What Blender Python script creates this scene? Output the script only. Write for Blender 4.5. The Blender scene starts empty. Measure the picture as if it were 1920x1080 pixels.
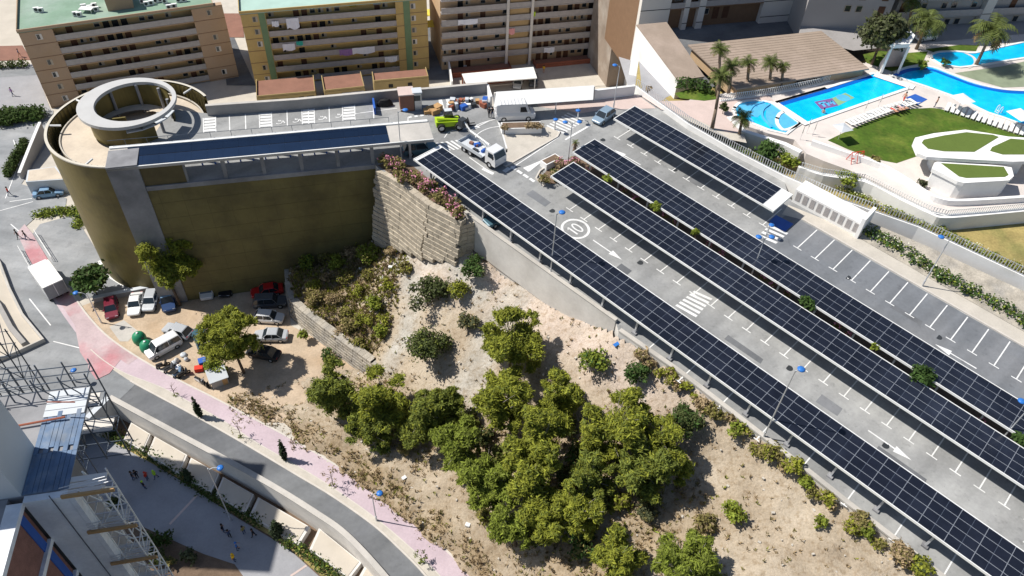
import bpy, math, random
import numpy as np
from mathutils import Matrix, Vector
PI = math.pi
S = bpy.context.scene
COL = S.collection
rnd = random.Random(7)

# ------------------------------------------------------------------ camera model
FPX = 1430.0
_n = np.array([-80.0, 1420.0, FPX]); _n /= np.linalg.norm(_n)
_up = -_n
_f = np.array([0, 0, 1.0])
_yh = _f - _up * _f.dot(_up); _yh /= np.linalg.norm(_yh)
_xh = np.cross(_yh, _up)
ROT = np.stack([_xh, _yh, _up])
EYE = np.array([0, 0, 60.0])
GZ = -17.0                     # street level


def ray(x, y):
    return ROT @ np.array([x - 960.0, y - 540.0, FPX])


def P(x, y, z=GZ):
    """point of the horizontal plane z seen at photograph pixel (x, y)"""
    d = ray(x, y)
    return EYE + d * ((z - EYE[2]) / d[2])


def proj(p):
    c = ROT.T @ (np.array(p, float) - EYE)
    return 960 + FPX * c[0] / c[2], 540 + FPX * c[1] / c[2]


_P0 = P(1300, 500, 0.0)
DH = np.array([-0.73775579, 0.6750677]); DS = 0.0480717


def dz_at(x, y):
    return DS * (DH[0] * (x - _P0[0]) + DH[1] * (y - _P0[1]))


def D(x, y, dz=0.0):
    """point dz above the sloping car park deck seen at pixel (x, y)"""
    r = ray(x, y)
    a = r[2] - DS * DH.dot(r[:2])
    b = DS * DH.dot(EYE[:2] - _P0[:2]) + dz - EYE[2]
    return EYE + r * (b / a)


ROW = np.array([0.741, -0.669, -0.048]); ROW /= np.linalg.norm(ROW)     # along the car park rows
CRS = np.array([0.6705, 0.7419, 0.0])                                   # across the rows
DUP = np.cross(ROW, CRS); DUP /= np.linalg.norm(DUP)


# ------------------------------------------------------------------ object helpers
def tag(o, label=None, cat=None, group=None, kind=None):
    if label: o['label'] = label
    if cat: o['category'] = cat
    if group: o['group'] = group
    if kind: o['kind'] = kind
    return o


def thing(name, label, cat, loc=(0, 0, 0), rotz=0.0, group=None):
    o = bpy.data.objects.new(name, None)
    o.empty_display_size = 0.3
    COL.objects.link(o)
    o.location = [float(v) for v in loc]
    o.rotation_euler = (0, 0, rotz)
    return tag(o, label, cat, group)


class MB:
    """collects geometry and links it as one mesh object"""
    def __init__(s):
        s.v = []; s.f = []; s.m = []; s.sm = []; s.cur = 0; s.smooth = False

    def face(s, pts):
        i = len(s.v)
        s.v += [tuple(map(float, p)) for p in pts]
        s.f.append(tuple(range(i, i + len(pts)))); s.m.append(s.cur); s.sm.append(s.smooth)

    def mesh(s, vs, fs):
        i = len(s.v)
        s.v += [tuple(map(float, p)) for p in vs]
        for f in fs:
            s.f.append(tuple(i + k for k in f)); s.m.append(s.cur); s.sm.append(s.smooth)

    def box(s, c, d, rz=0.0):
        cx, cy, cz = c; x, y, z = d[0] / 2, d[1] / 2, d[2] / 2
        ca, sa = math.cos(rz), math.sin(rz)
        vs = []
        for k in (-z, z):
            for (a, b) in ((-x, -y), (x, -y), (x, y), (-x, y)):
                vs.append((cx + a * ca - b * sa, cy + a * sa + b * ca, cz + k))
        s.mesh(vs, [(3, 2, 1, 0), (4, 5, 6, 7), (0, 1, 5, 4), (1, 2, 6, 5), (2, 3, 7, 6), (3, 0, 4, 7)])
        return s

    def b2(s, x0, x1, y0, y1, z0, z1):
        return s.box(((x0 + x1) / 2, (y0 + y1) / 2, (z0 + z1) / 2), (abs(x1 - x0), abs(y1 - y0), abs(z1 - z0)))

    def prism(s, poly, z0, z1, top=True, bottom=False):
        """poly: xy list; z0/z1 numbers or lists"""
        n = len(poly)
        poly = [(float(p[0]), float(p[1])) for p in poly]
        zb = list(z0) if hasattr(z0, '__len__') else [z0] * n
        zt = list(z1) if hasattr(z1, '__len__') else [z1] * n
        ar = sum(poly[i][0] * poly[(i + 1) % n][1] - poly[(i + 1) % n][0] * poly[i][1] for i in range(n))
        if ar < 0:
            poly = poly[::-1]; zb = zb[::-1]; zt = zt[::-1]
        vs = [(poly[i][0], poly[i][1], zb[i]) for i in range(n)] + [(poly[i][0], poly[i][1], zt[i]) for i in range(n)]
        fs = [(i, (i + 1) % n, n + (i + 1) % n, n + i) for i in range(n)]
        if top: fs.append(tuple(range(n, 2 * n)))
        if bottom: fs.append(tuple(range(n - 1, -1, -1)))
        s.mesh(vs, fs)
        return s

    def tube(s, a, b, r, r2=None, n=8, cap=True):
        a = Vector([float(v) for v in a]); b = Vector([float(v) for v in b]); r2 = r if r2 is None else r2
        d = b - a
        if d.length < 1e-6: return s
        d.normalize()
        u = d.orthogonal().normalized(); w = d.cross(u)
        vs = []
        for (c, rr) in ((a, r), (b, r2)):
            for i in range(n):
                t = 2 * PI * i / n
                vs.append(c + u * (rr * math.cos(t)) + w * (rr * math.sin(t)))
        fs = [(i, (i + 1) % n, n + (i + 1) % n, n + i) for i in range(n)]
        if cap: fs += [tuple(range(n - 1, -1, -1)), tuple(range(n, 2 * n))]
        s.mesh(vs, fs)
        return s

    def path(s, pts, rs, n=8):
        for i in range(len(pts) - 1):
            s.tube(pts[i], pts[i + 1], rs[i], rs[i + 1], n)
        return s

    def lathe(s, prof, c=(0, 0, 0), n=16):
        vs = []; fs = []
        for (r, z) in prof:
            for i in range(n):
                t = 2 * PI * i / n
                vs.append((c[0] + r * math.cos(t), c[1] + r * math.sin(t), c[2] + z))
        for k in range(len(prof) - 1):
            for i in range(n):
                j = (i + 1) % n
                fs.append((k * n + i, k * n + j, (k + 1) * n + j, (k + 1) * n + i))
        s.mesh(vs, fs)
        return s

    def strip(s, pts, w, up=0.0):
        """flat ribbon of width w along points (already 3-D)"""
        pts = [np.array(p, float) for p in pts]
        L = []; R = []
        for i, p in enumerate(pts):
            t = pts[min(i + 1, len(pts) - 1)] - pts[max(i - 1, 0)]
            nrm = np.array([-t[1], t[0], 0]); nrm /= (np.linalg.norm(nrm) + 1e-9)
            L.append(p + nrm * w / 2 + [0, 0, up]); R.append(p - nrm * w / 2 + [0, 0, up])
        for i in range(len(pts) - 1):
            s.face([R[i], R[i + 1], L[i + 1], L[i]])
        return s

    def wall(s, pts, h, w, base=None):
        """upright wall along ground points, height h above each, thickness w"""
        pts = [np.array(p, float) for p in pts]
        L = []; R = []
        for i, p in enumerate(pts):
            t = pts[min(i + 1, len(pts) - 1)] - pts[max(i - 1, 0)]
            nrm = np.array([-t[1], t[0], 0]); nrm /= (np.linalg.norm(nrm) + 1e-9)
            L.append(p + nrm * w / 2); R.append(p - nrm * w / 2)
        hs = h if hasattr(h, '__len__') else [h] * len(pts)
        for i in range(len(pts) - 1):
            a, b, c, d = R[i], R[i + 1], L[i + 1], L[i]
            if base is not None:
                a, b, c, d = [np.array([q[0], q[1], base]) for q in (a, b, c, d)]
            A, B, C, E = [np.array([q[0], q[1], z]) for q, z in
                          ((R[i], pts[i][2] + hs[i]), (R[i + 1], pts[i + 1][2] + hs[i + 1]),
                           (L[i + 1], pts[i + 1][2] + hs[i + 1]), (L[i], pts[i][2] + hs[i]))]
            s.face([a, b, B, A]); s.face([c, d, E, C]); s.face([A, B, C, E])
            if i == 0: s.face([d, a, A, E])
            if i == len(pts) - 2: s.face([b, c, C, B])
        return s

    def build(s, name, mats, parent=None, smooth=None):
        me = bpy.data.meshes.new(name)
        me.from_pydata(s.v, [], s.f)
        for m in (mats if isinstance(mats, (list, tuple)) else [mats]):
            me.materials.append(m)
        me.polygons.foreach_set('material_index', s.m)
        if smooth is not None:
            me.polygons.foreach_set('use_smooth', [smooth] * len(s.f))
        else:
            me.polygons.foreach_set('use_smooth', s.sm)
        me.update()
        o = bpy.data.objects.new(name, me)
        COL.objects.link(o)
        if parent is not None: o.parent = parent
        return o


def np_mesh(name, verts, quads, mats, parent=None, midx=None, attr=None):
    """fast mesh from numpy arrays of quads"""
    me = bpy.data.meshes.new(name)
    nv, nf = len(verts), len(quads)
    me.vertices.add(nv); me.vertices.foreach_set('co', np.asarray(verts, np.float32).ravel())
    me.loops.add(nf * 4); me.loops.foreach_set('vertex_index', np.asarray(quads, np.int32).ravel())
    me.polygons.add(nf)
    me.polygons.foreach_set('loop_start', np.arange(0, nf * 4, 4, dtype=np.int32))
    try:
        me.polygons.foreach_set('loop_total', np.full(nf, 4, np.int32))
    except Exception:
        pass
    for m in (mats if isinstance(mats, (list, tuple)) else [mats]): me.materials.append(m)
    if midx is not None: me.polygons.foreach_set('material_index', np.asarray(midx, np.int32))
    me.update(calc_edges=True); me.validate()
    o = bpy.data.objects.new(name, me); COL.objects.link(o)
    if parent is not None: o.parent = parent
    return o


def copy_tree(o, parent=None):
    c = o.copy(); COL.objects.link(c)
    if parent is not None: c.parent = parent
    for ch in list(o.children): copy_tree(ch, c)
    return c


def link_mesh(name, me, parent, mw):
    o = bpy.data.objects.new(name, me); COL.objects.link(o)
    if parent is not None: o.parent = parent
    o.matrix_local = mw
    return o


# ------------------------------------------------------------------ materials
def lin(h):
    h = h.lstrip('#')
    out = []
    for i in (0, 2, 4):
        c = int(h[i:i + 2], 16) / 255
        out.append(c / 12.92 if c <= 0.04045 else ((c + 0.055) / 1.055) ** 2.4)
    return out


def mat(name, base, rough=0.8, var=0.15, scale=1.2, metal=0.0, detail=6, second=None, sec_scale=0.25, sec_lo=0.45,
        sec_hi=0.65, island=0.0, bump=0.0, bump_scale=8.0, spec=0.3, fine=0.0, coord='pos', trans=0.0, streak=None, stains=0.0):
    m = bpy.data.materials.new(name); m.use_nodes = True
    nt = m.node_tree; N = nt.nodes; L = nt.links
    b = N['Principled BSDF']
    b.inputs['Roughness'].default_value = rough
    b.inputs['Metallic'].default_value = metal
    b.inputs['Specular IOR Level'].default_value = spec
    base = list(base)[:3]
    geo = N.new('ShaderNodeNewGeometry')
    if coord == 'pos':
        pos = geo.outputs['Position']
    else:
        tc = N.new('ShaderNodeTexCoord'); pos = tc.outputs['Object']

    def noise(sc, det=6):
        n = N.new('ShaderNodeTexNoise'); n.inputs['Scale'].default_value = sc
        n.inputs['Detail'].default_value = det; n.inputs['Roughness'].default_value = 0.6
        L.new(pos, n.inputs['Vector']); return n.outputs['Fac']

    def mix(kind, fac, a, bb):
        x = N.new('ShaderNodeMix'); x.data_type = 'RGBA'; x.blend_type = kind
        for sock, val in ((x.inputs[0], fac), (x.inputs[6], a), (x.inputs[7], bb)):
            if isinstance(val, (int, float)): sock.default_value = val
            elif isinstance(val, (list, tuple)): sock.default_value = (*val[:3], 1)
            else: L.new(val, sock)
        return x.outputs[2]

    def ramp(src, lo, hi, c0=(0, 0, 0), c1=(1, 1, 1)):
        r = N.new('ShaderNodeValToRGB'); r.color_ramp.elements[0].position = lo; r.color_ramp.elements[1].position = hi
        r.color_ramp.elements[0].color = (*c0, 1); r.color_ramp.elements[1].color = (*c1, 1)
        L.new(src, r.inputs[0]); return r.outputs[0]
    colr = base
    if second is not None:
        colr = mix('MIX', ramp(noise(sec_scale, 8), sec_lo, sec_hi), base, second)
    if streak is not None:
        mp = N.new('ShaderNodeMapping'); mp.inputs['Rotation'].default_value = (0, 0, -streak); mp.inputs['Scale'].default_value = (0.035, 0.55, 0.5)
        mp.vector_type = 'TEXTURE'; mp.inputs['Scale'].default_value = (28, 1.8, 2)
        L.new(pos, mp.inputs['Vector']); sn = N.new('ShaderNodeTexNoise'); sn.inputs['Scale'].default_value = 1.0; sn.inputs['Detail'].default_value = 6; L.new(mp.outputs[0], sn.inputs['Vector'])
        colr = mix('MULTIPLY', 1.0, colr, ramp(sn.outputs['Fac'], 0.3, 0.7, (.86,) * 3, (1.14,) * 3))
    if stains > 0:
        colr = mix('MULTIPLY', stains, colr, ramp(noise(0.9, 3), 0.60, 0.72, (1, 1, 1), (.62, .62, .63)))
        colr = mix('MULTIPLY', stains * .6, colr, ramp(noise(3.1, 2), 0.66, 0.72, (1, 1, 1), (.55, .55, .55)))
    if var > 0:
        colr = mix('MULTIPLY', 1.0, colr, ramp(noise(scale, detail), 0.25, 0.75, (1 - var,) * 3, (1 + var,) * 3))
    if fine > 0:
        colr = mix('MULTIPLY', 1.0, colr, ramp(noise(scale * 9, 3), 0.25, 0.75, (1 - fine,) * 3, (1 + fine,) * 3))
    if island > 0:
        colr = mix('MULTIPLY', 1.0, colr, ramp(geo.outputs['Random Per Island'], 0, 1, (1 - island,) * 3, (1 + island,) * 3))
    if isinstance(colr, list): b.inputs['Base Color'].default_value = (*colr, 1)
    else: L.new(colr, b.inputs['Base Color'])
    if bump > 0:
        bp = N.new('ShaderNodeBump'); bp.inputs['Strength'].default_value = bump; bp.inputs['Distance'].default_value = 0.1
        L.new(noise(bump_scale, 5), bp.inputs['Height']); L.new(bp.outputs[0], b.inputs['Normal'])
    if trans > 0:
        b.inputs['Subsurface Weight'].default_value = 0
        tr = N.new('ShaderNodeBsdfTranslucent'); mx = N.new('ShaderNodeMixShader'); mx.inputs[0].default_value = trans
        if isinstance(colr, list): tr.inputs[0].default_value = (*colr, 1)
        else: L.new(colr, tr.inputs[0])
        L.new(b.outputs[0], mx.inputs[1]); L.new(tr.outputs[0], mx.inputs[2])
        L.new(mx.outputs[0], N['Material Output'].inputs[0])
    return m


M = {}
def mk(key, *a, **k):
    M[key] = mat(key, *a, **k); return M[key]

mk('asphalt_bays', (0.165, 0.175, 0.19), 0.9, 0.12, 0.3, second=(0.20, 0.205, 0.215), sec_scale=0.1, fine=0.07, streak=-.734, stains=.5)
mk('asphalt', (0.255, 0.258, 0.258), 0.9, 0.13, 0.35, second=(0.37, 0.37, 0.36), sec_scale=0.09, sec_lo=0.45, sec_hi=0.68, fine=0.08, streak=-.734, stains=.6)
mk('street', (0.225, 0.235, 0.245), 0.9, 0.14, 0.3, second=(0.33, 0.335, 0.34), sec_scale=0.06, sec_lo=0.42, sec_hi=0.62, fine=0.06, streak=.1, stains=.4)
mk('street_dark', (0.13, 0.135, 0.145), 0.9, 0.14, 0.25, second=(0.17, 0.175, 0.18), sec_scale=0.1, fine=0.08, streak=-.6, stains=.4)
mk('concrete', (0.50, 0.47, 0.43), 0.85, 0.12, 0.5, second=(0.40, 0.38, 0.35), sec_scale=0.15, fine=0.05)
mk('wall_concrete', (0.64, 0.61, 0.57), 0.85, 0.1, 0.35, second=(0.54, 0.51, 0.47), sec_scale=0.2, fine=0.05)
mk('grey_concrete', (0.27, 0.27, 0.28), 0.85, 0.22, 0.3, second=(0.19, 0.19, 0.20), sec_scale=0.2, fine=0.06)
mk('dark_wall', (0.33, 0.315, 0.30), 0.85, 0.15, 0.3, fine=0.05)
mk('white_wall', (0.78, 0.77, 0.75), 0.8, 0.07, 0.4, second=(0.66, 0.65, 0.62), sec_scale=0.25, sec_lo=0.55, sec_hi=0.75)
mk('white_paint', (0.74, 0.74, 0.72), 0.6, 0.08, 0.8)
mk('road_paint', (0.70, 0.70, 0.69), 0.8, 0.14, 1.4, second=(0.45, 0.45, 0.45), sec_scale=0.9, sec_lo=0.58, sec_hi=0.8)
mk('blue_paint', (0.03, 0.11, 0.42), 0.5, 0.1)
mk('pink_path', (0.48, 0.385, 0.42), 0.85, 0.1, 0.4, second=(0.54, 0.45, 0.475), sec_scale=0.12, fine=0.07)
mk('red_path', (0.46, 0.215, 0.235), 0.85, 0.16, 0.4, second=(0.47, 0.37, 0.38), sec_scale=0.16, sec_lo=0.36, sec_hi=0.56, fine=0.08)
mk('pave', (0.50, 0.46, 0.40), 0.9, 0.12, 0.6, fine=0.06)
mk('kerb', (0.55, 0.51, 0.46), 0.85, 0.1, 1.0)
mk('plaza', (0.30, 0.30, 0.315), 0.8, 0.1, 0.5, fine=0.06)
mk('dirt', (0.47, 0.37, 0.27), 0.95, 0.2, 0.5, second=(0.40, 0.29, 0.19), sec_scale=0.12, sec_lo=0.48, sec_hi=0.68, fine=0.14)
mk('beach', (0.50, 0.45, 0.38), 0.95, 0.1, 0.3)
mk('soil', (0.16, 0.11, 0.075), 0.95, 0.25, 0.8, fine=0.2)
mk('gold', (0.185, 0.15, 0.052), 0.5, 0.16, 0.25, metal=0.3, second=(0.11, 0.09, 0.034), sec_scale=0.25, fine=0.06, spec=0.35)
mk('gold_face', (0.185, 0.157, 0.063), 0.6, 0.16, 0.25, metal=0.2, second=(0.125, 0.107, 0.048), sec_scale=0.2, fine=0.06, spec=0.3)
mk('gold_mesh', (0.12, 0.10, 0.05), 0.6, 0.2, 0.6, metal=0.3)
mk('ramp_floor', (0.58, 0.50, 0.40), 0.85, 0.1, 0.35, second=(0.48, 0.41, 0.33), sec_scale=0.25, fine=0.06)
mk('ring_beige', (0.47, 0.465, 0.455), 0.7, 0.08, 0.5)
mk('ring_grey', (0.52, 0.55, 0.58), 0.6, 0.06, 0.4)
mk('steel', (0.55, 0.56, 0.58), 0.4, 0.06, 1.0, metal=0.6)
mk('galv', (0.62, 0.63, 0.65), 0.45, 0.08, 2.0, metal=0.5)
mk('dark_steel', (0.05, 0.055, 0.06), 0.5, 0.1, 1.0, metal=0.3)
mk('scaf', (0.10, 0.12, 0.15), 0.5, 0.15, 2.0, metal=0.4)
mk('solar', (0.010, 0.012, 0.020), 0.18, 0.3, 0.5, spec=0.5, island=.4, second=(0.022, 0.027, 0.042), sec_scale=0.12, sec_lo=0.5, sec_hi=0.8)
mk('solar_frame', (0.45, 0.48, 0.53), 0.4, 0.05, 1.0, metal=0.35)
mk('solar_line', (0.10, 0.12, 0.16), 0.4, 0.0)
mk('pergola_dark', (0.004, 0.011, 0.03), 0.14, 0.2, 0.5, spec=0.5)  # far roof panels darkened, their dimmer reflection put into the colour
mk('shade_brown', (0.27, 0.215, 0.17), 0.9, 0.2, 0.3, second=(0.38, 0.33, 0.28), sec_scale=0.2)  # brown stands in for shade on the white walls of the narrow block
mk('pergola_panel', (0.008, 0.019, 0.048), 0.12, 0.2, 0.5, spec=0.6)
mk('lamp_blue', (0.03, 0.16, 0.50), 0.4, 0.05)
mk('glass', (0.02, 0.028, 0.035), 0.08, 0.0, spec=0.7)
mk('tyre', (0.02, 0.02, 0.02), 0.8, 0.1)
mk('rubber', (0.015, 0.015, 0.016), 0.7, 0.1)
mk('wood', (0.45, 0.27, 0.12), 0.7, 0.2, 3.0)
mk('bark', (0.12, 0.085, 0.06), 0.9, 0.3, 3.0)
mk('twig', (0.30, 0.27, 0.24), 0.9, 0.2, 3.0)
mk('rim', (0.56, 0.52, 0.44), 0.7, 0.08, 0.8)
mk('palm_bark', (0.20, 0.15, 0.11), 0.9, 0.3, 4.0)
mk('red_roof', (0.30, 0.10, 0.06), 0.8, 0.2, 0.8)
mk('terracotta', (0.24, 0.12, 0.085), 0.8, 0.15, 0.6, fine=0.08)
mk('brick', (0.25, 0.125, 0.10), 0.85, 0.22, 2.5, fine=0.25)
mk('black', (0.012, 0.012, 0.013), 0.6, 0.1)
mk('yellow', (0.80, 0.62, 0.03), 0.6, 0.1)
mk('lime', (0.42, 0.60, 0.02), 0.45, 0.08)
mk('green_plastic', (0.02, 0.22, 0.11), 0.45, 0.1)
mk('lawn', (0.062, 0.115, 0.010), 0.95, 0.35, 0.25, second=(0.115, 0.15, 0.022), sec_scale=0.35, fine=0.25, streak=.5)
mk('turf', (0.10, 0.145, 0.028), 0.95, 0.06, 0.5, fine=0.08)
mk('dry_grass', (0.33, 0.26, 0.10), 0.95, 0.25, 0.4, second=(0.22, 0.20, 0.07), sec_scale=0.3, fine=0.2)
mk('brown_roof', (0.31, 0.245, 0.195), 0.85, 0.1, 0.4, second=(0.36, 0.285, 0.235), sec_scale=0.1, fine=0.07)
mk('water', (0.0, 0.47, 0.86), 0.05, 0.16, 0.9, second=(0.01, 0.57, 0.92), sec_scale=0.25, spec=0.5, fine=.10, bump=.25, bump_scale=2.2)
mk('water_pale', (0.10, 0.45, 0.75), 0.05, 0.12, 0.9, spec=0.5, bump=.25, bump_scale=2.2)
mk('pool_wall', (0.0, 0.12, 0.52), 0.4, 0.06, 0.6)
mk('pool_deck', (0.62, 0.56, 0.52), 0.85, 0.07, 0.5, second=(0.55, 0.50, 0.47), sec_scale=0.3, fine=0.04)
mk('pink_pave', (0.55, 0.44, 0.40), 0.85, 0.09, 0.5, fine=0.06)
mk('maroon_tile', (0.20, 0.10, 0.28), 0.4, 0.1)
mk('lime_tile', (0.24, 0.42, 0.22), 0.4, 0.1)
mk('annex_wall', (0.36, 0.27, 0.125), 0.85, 0.12, 0.6, fine=.06)
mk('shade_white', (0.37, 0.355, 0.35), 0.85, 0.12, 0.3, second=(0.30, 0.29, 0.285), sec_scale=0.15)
mk('upper_road', (0.30, 0.285, 0.28), 0.9, 0.12, 0.4, fine=.06)
mk('roof_green', (0.20, 0.30, 0.22), 0.85, 0.12, 0.4, second=(0.28, 0.36, 0.30), sec_scale=0.12, fine=0.05)
mk('roof_pale_green', (0.36, 0.50, 0.44), 0.85, 0.1, 0.4)
mk('bld_tan', (0.42, 0.30, 0.205), 0.85, 0.09, 0.4, second=(0.37, 0.255, 0.165), sec_scale=0.2, fine=0.04)
mk('bld_ochre', (0.43, 0.295, 0.145), 0.85, 0.12, 0.4, fine=0.05)
mk('bld_yellow', (0.50, 0.355, 0.14), 0.85, 0.1, 0.4, fine=0.05)
mk('bld_brown', (0.48, 0.345, 0.215), 0.85, 0.1, 0.4, second=(0.46, 0.31, 0.18), sec_scale=0.2, fine=0.05)
mk('bld_white', (0.66, 0.62, 0.57), 0.85, 0.1, 0.3, second=(0.55, 0.52, 0.48), sec_scale=0.15)
mk('green_trim', (0.16, 0.24, 0.13), 0.7, 0.1)
mk('rail', (0.38, 0.355, 0.345), 0.6, 0.12, 1.5)
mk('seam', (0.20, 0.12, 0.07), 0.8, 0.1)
mk('door_dark', (0.10, 0.045, 0.025), 0.6, 0.2, 2.0)
mk('shutter', (0.42, 0.36, 0.28), 0.7, 0.15, 2.0)
mk('cloth_white', (0.75, 0.76, 0.82), 0.9, 0.05)
mk('cloth_purple', (0.32, 0.18, 0.40), 0.9, 0.05)
mk('cloth_teal', (0.05, 0.40, 0.33), 0.9, 0.05)
mk('cloth_pink', (0.75, 0.35, 0.35), 0.9, 0.05)
mk('awning_yellow', (0.80, 0.66, 0.10), 0.8, 0.08)
mk('net_blue', (0.13, 0.19, 0.29), 0.85, 0.3, 1.2, second=(0.20, 0.24, 0.30), sec_scale=1.6)
mk('tower_conc', (0.80, 0.81, 0.82), 0.85, 0.13, 0.6, second=(0.66, 0.67, 0.69), sec_scale=0.5, fine=0.06)
mk('stone', (0.40, 0.36, 0.30), 0.9, 0.3, 0.7, second=(0.30, 0.28, 0.25), sec_scale=0.4, fine=0.2, bump=0.6, bump_scale=3.0)
mk('block_wall', (0.44, 0.385, 0.305), 0.95, 0.22, 1.2, fine=0.22, bump=.8, bump_scale=5.0, island=.12)
mk('skin', (0.45, 0.24, 0.16), 0.6, 0.05)
mk('hair', (0.03, 0.02, 0.015), 0.8, 0.0)
mk('cloth_black', (0.02, 0.02, 0.025), 0.9, 0.1)
mk('cloth_red', (0.60, 0.05, 0.03), 0.9, 0.1)
mk('cloth_hivis', (0.35, 0.60, 0.03), 0.9, 0.1)
mk('cloth_yellow', (0.80, 0.48, 0.02), 0.9, 0.1)
mk('cloth_denim', (0.05, 0.08, 0.16), 0.9, 0.1)
mk('pink_flower', (0.62, 0.25, 0.36), 0.9, 0.15, 1.0, island=0.3)
mk('white_flower', (0.70, 0.70, 0.55), 0.9, 0.1, 1.0, island=0.2)
FOL = dict(var=0.3, scale=0.9, island=0.35, trans=0.25)
mk('pine', (0.245, 0.262, 0.030), 0.8, **FOL)
mk('pine_dark', (0.15, 0.18, 0.032), 0.8, **FOL)
mk('mastic', (0.075, 0.095, 0.028), 0.8, **FOL)
mk('olive', (0.085, 0.095, 0.045), 0.8, **FOL)
mk('bright_leaf', (0.20, 0.245, 0.032), 0.8, **FOL)
mk('green_leaf', (0.055, 0.105, 0.022), 0.8, **FOL)
mk('dull_leaf', (0.22, 0.19, 0.065), 0.85, **FOL)
mk('dry_leaf', (0.36, 0.27, 0.155), 0.9, **FOL)
mk('palm_leaf', (0.10, 0.125, 0.03), 0.7, **FOL)
mk('palm_dry', (0.26, 0.17, 0.07), 0.9, **FOL)
mk('cypress', (0.022, 0.035, 0.012), 0.8, var=0.3, scale=1.0, island=0.3)
mk('hedge', (0.050, 0.085, 0.015), 0.8, **FOL)
# ------------------------------------------------------------------ camera, light, sky
def setup():
    cam = bpy.data.cameras.new('camera'); co = bpy.data.objects.new('camera', cam); COL.objects.link(co)
    cam.sensor_width = 36.0; cam.lens = 36.0 * FPX / 1920.0; cam.clip_end = 3000; cam.clip_start = 0.5
    rx = ROT @ np.array([1, 0, 0.0]); uy = ROT @ np.array([0, -1.0, 0]); bz = ROT @ np.array([0, 0, -1.0])
    mw = Matrix([[rx[0], uy[0], bz[0], EYE[0]], [rx[1], uy[1], bz[1], EYE[1]], [rx[2], uy[2], bz[2], EYE[2]], [0, 0, 0, 1]])
    co.matrix_world = mw
    S.camera = co
    el, az = math.radians(52), math.radians(278)
    w = bpy.data.worlds.new('World'); S.world = w; w.use_nodes = True
    nt = w.node_tree; bg = nt.nodes['Background']
    sky = nt.nodes.new('ShaderNodeTexSky'); sky.sky_type = 'NISHITA'; sky.sun_disc = False
    sky.sun_elevation = el; sky.sun_rotation = az; sky.air_density = 1.0; sky.dust_density = 0.6
    nt.links.new(sky.outputs[0], bg.inputs[0]); bg.inputs[1].default_value = 0.08
    sl = bpy.data.lights.new('sun', 'SUN'); sl.energy = 4.9; sl.angle = math.radians(0.5); sl.color = (1.0, 0.955, 0.88)
    so = bpy.data.objects.new('sun', sl); COL.objects.link(so)
    k = 1 / math.tan(el)
    d = Vector((math.sin(math.radians(98)) * k, math.cos(math.radians(98)) * k, -1)).normalized()
    so.rotation_euler = d.to_track_quat('-Z', 'Y').to_euler()
    so.location = (-200, 20, 200)
    vs = S.view_settings
    vs.view_transform = 'Standard'; vs.look = 'None'; vs.gamma = 1.0; vs.use_curve_mapping = False; vs.exposure = 0.28
    S.cycles.use_denoising = True
    S.cycles.max_bounces = 5; S.cycles.diffuse_bounces = 3; S.cycles.glossy_bounces = 2; S.cycles.transparent_max_bounces = 6
setup()


def PX(lst, z=GZ):
    return [P(x, y, z) for x, y in lst]


def DX(lst, dz=0.0):
    return [D(x, y, dz) for x, y in lst]


def sheet(name, pts, m, kind='structure', parent=None):
    b = MB(); pts = [np.array(p, float) for p in pts]
    ar = sum(pts[i][0] * pts[(i + 1) % len(pts)][1] - pts[(i + 1) % len(pts)][0] * pts[i][1] for i in range(len(pts)))
    if ar < 0: pts = pts[::-1]
    b.face(pts)
    return tag(b.build(name, m, parent), kind=kind)


def smooth_line(pts, n=6):
    """Catmull-Rom through pixel points"""
    p = [np.array(q, float) for q in pts]
    p = [2 * p[0] - p[1]] + p + [2 * p[-1] - p[-2]]
    out = []
    for i in range(1, len(p) - 2):
        for k in range(n):
            t = k / n
            a, b, c, d = p[i - 1], p[i], p[i + 1], p[i + 2]
            out.append(0.5 * (2 * b + (c - a) * t + (2 * a - 5 * b + 4 * c - d) * t * t + (3 * b - a - 3 * c + d) * t ** 3))
    out.append(p[-2])
    return [tuple(q) for q in out]


# ------------------------------------------------------------------ street level
ROAD_LOW = smooth_line([(207, 747), (320, 808), (430, 867), (515, 915), (590, 962), (650, 1005), (720, 1080), (790, 1170), (860, 1290)])
PATH_UP = smooth_line([(128, 540), (165, 592), (205, 633), (262, 672), (330, 710), (400, 745), (480, 787), (560, 830), (640, 878), (697, 912),
                       (745, 947), (790, 988), (835, 1030), (885, 1080), (950, 1155), (1030, 1260)])
PATH_LOW = smooth_line([(90, 545), (125, 600), (170, 655), (225, 695), (300, 725), (352, 752), (420, 790), (480, 829), (560, 875), (620, 912),
                        (700, 968), (770, 1027), (830, 1085), (890, 1160), (960, 1270)])
KERB_LOW = smooth_line([(207, 690), (245, 715), (300, 745), (360, 777), (440, 822), (505, 860), (560, 893), (625, 932), (700, 985), (750, 1030), (798, 1080), (850, 1150), (910, 1260)])

ground_poly = [(-500, 600, GZ), (500, 600, GZ), (500, -150, GZ)] + [tuple(P(x, y)) for x, y in ROAD_LOW[::-1]] + \
              [tuple(P(165, 785)), tuple(P(60, 880)), tuple(P(-500, 1250)), (-500, -20, GZ)]
sheet('ground', [(p[0], p[1], GZ - 0.03) for p in ground_poly], M['pave'])
# pit floor with the lower promenade
LZ = -20.6
sheet('lower_ground', [P(x, y, LZ - 0.02) for x, y in [(100, 740), (260, 740), (700, 1000), (1000, 1350), (600, 1500), (-500, 1400), (-400, 900)]], M['soil'])
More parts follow.
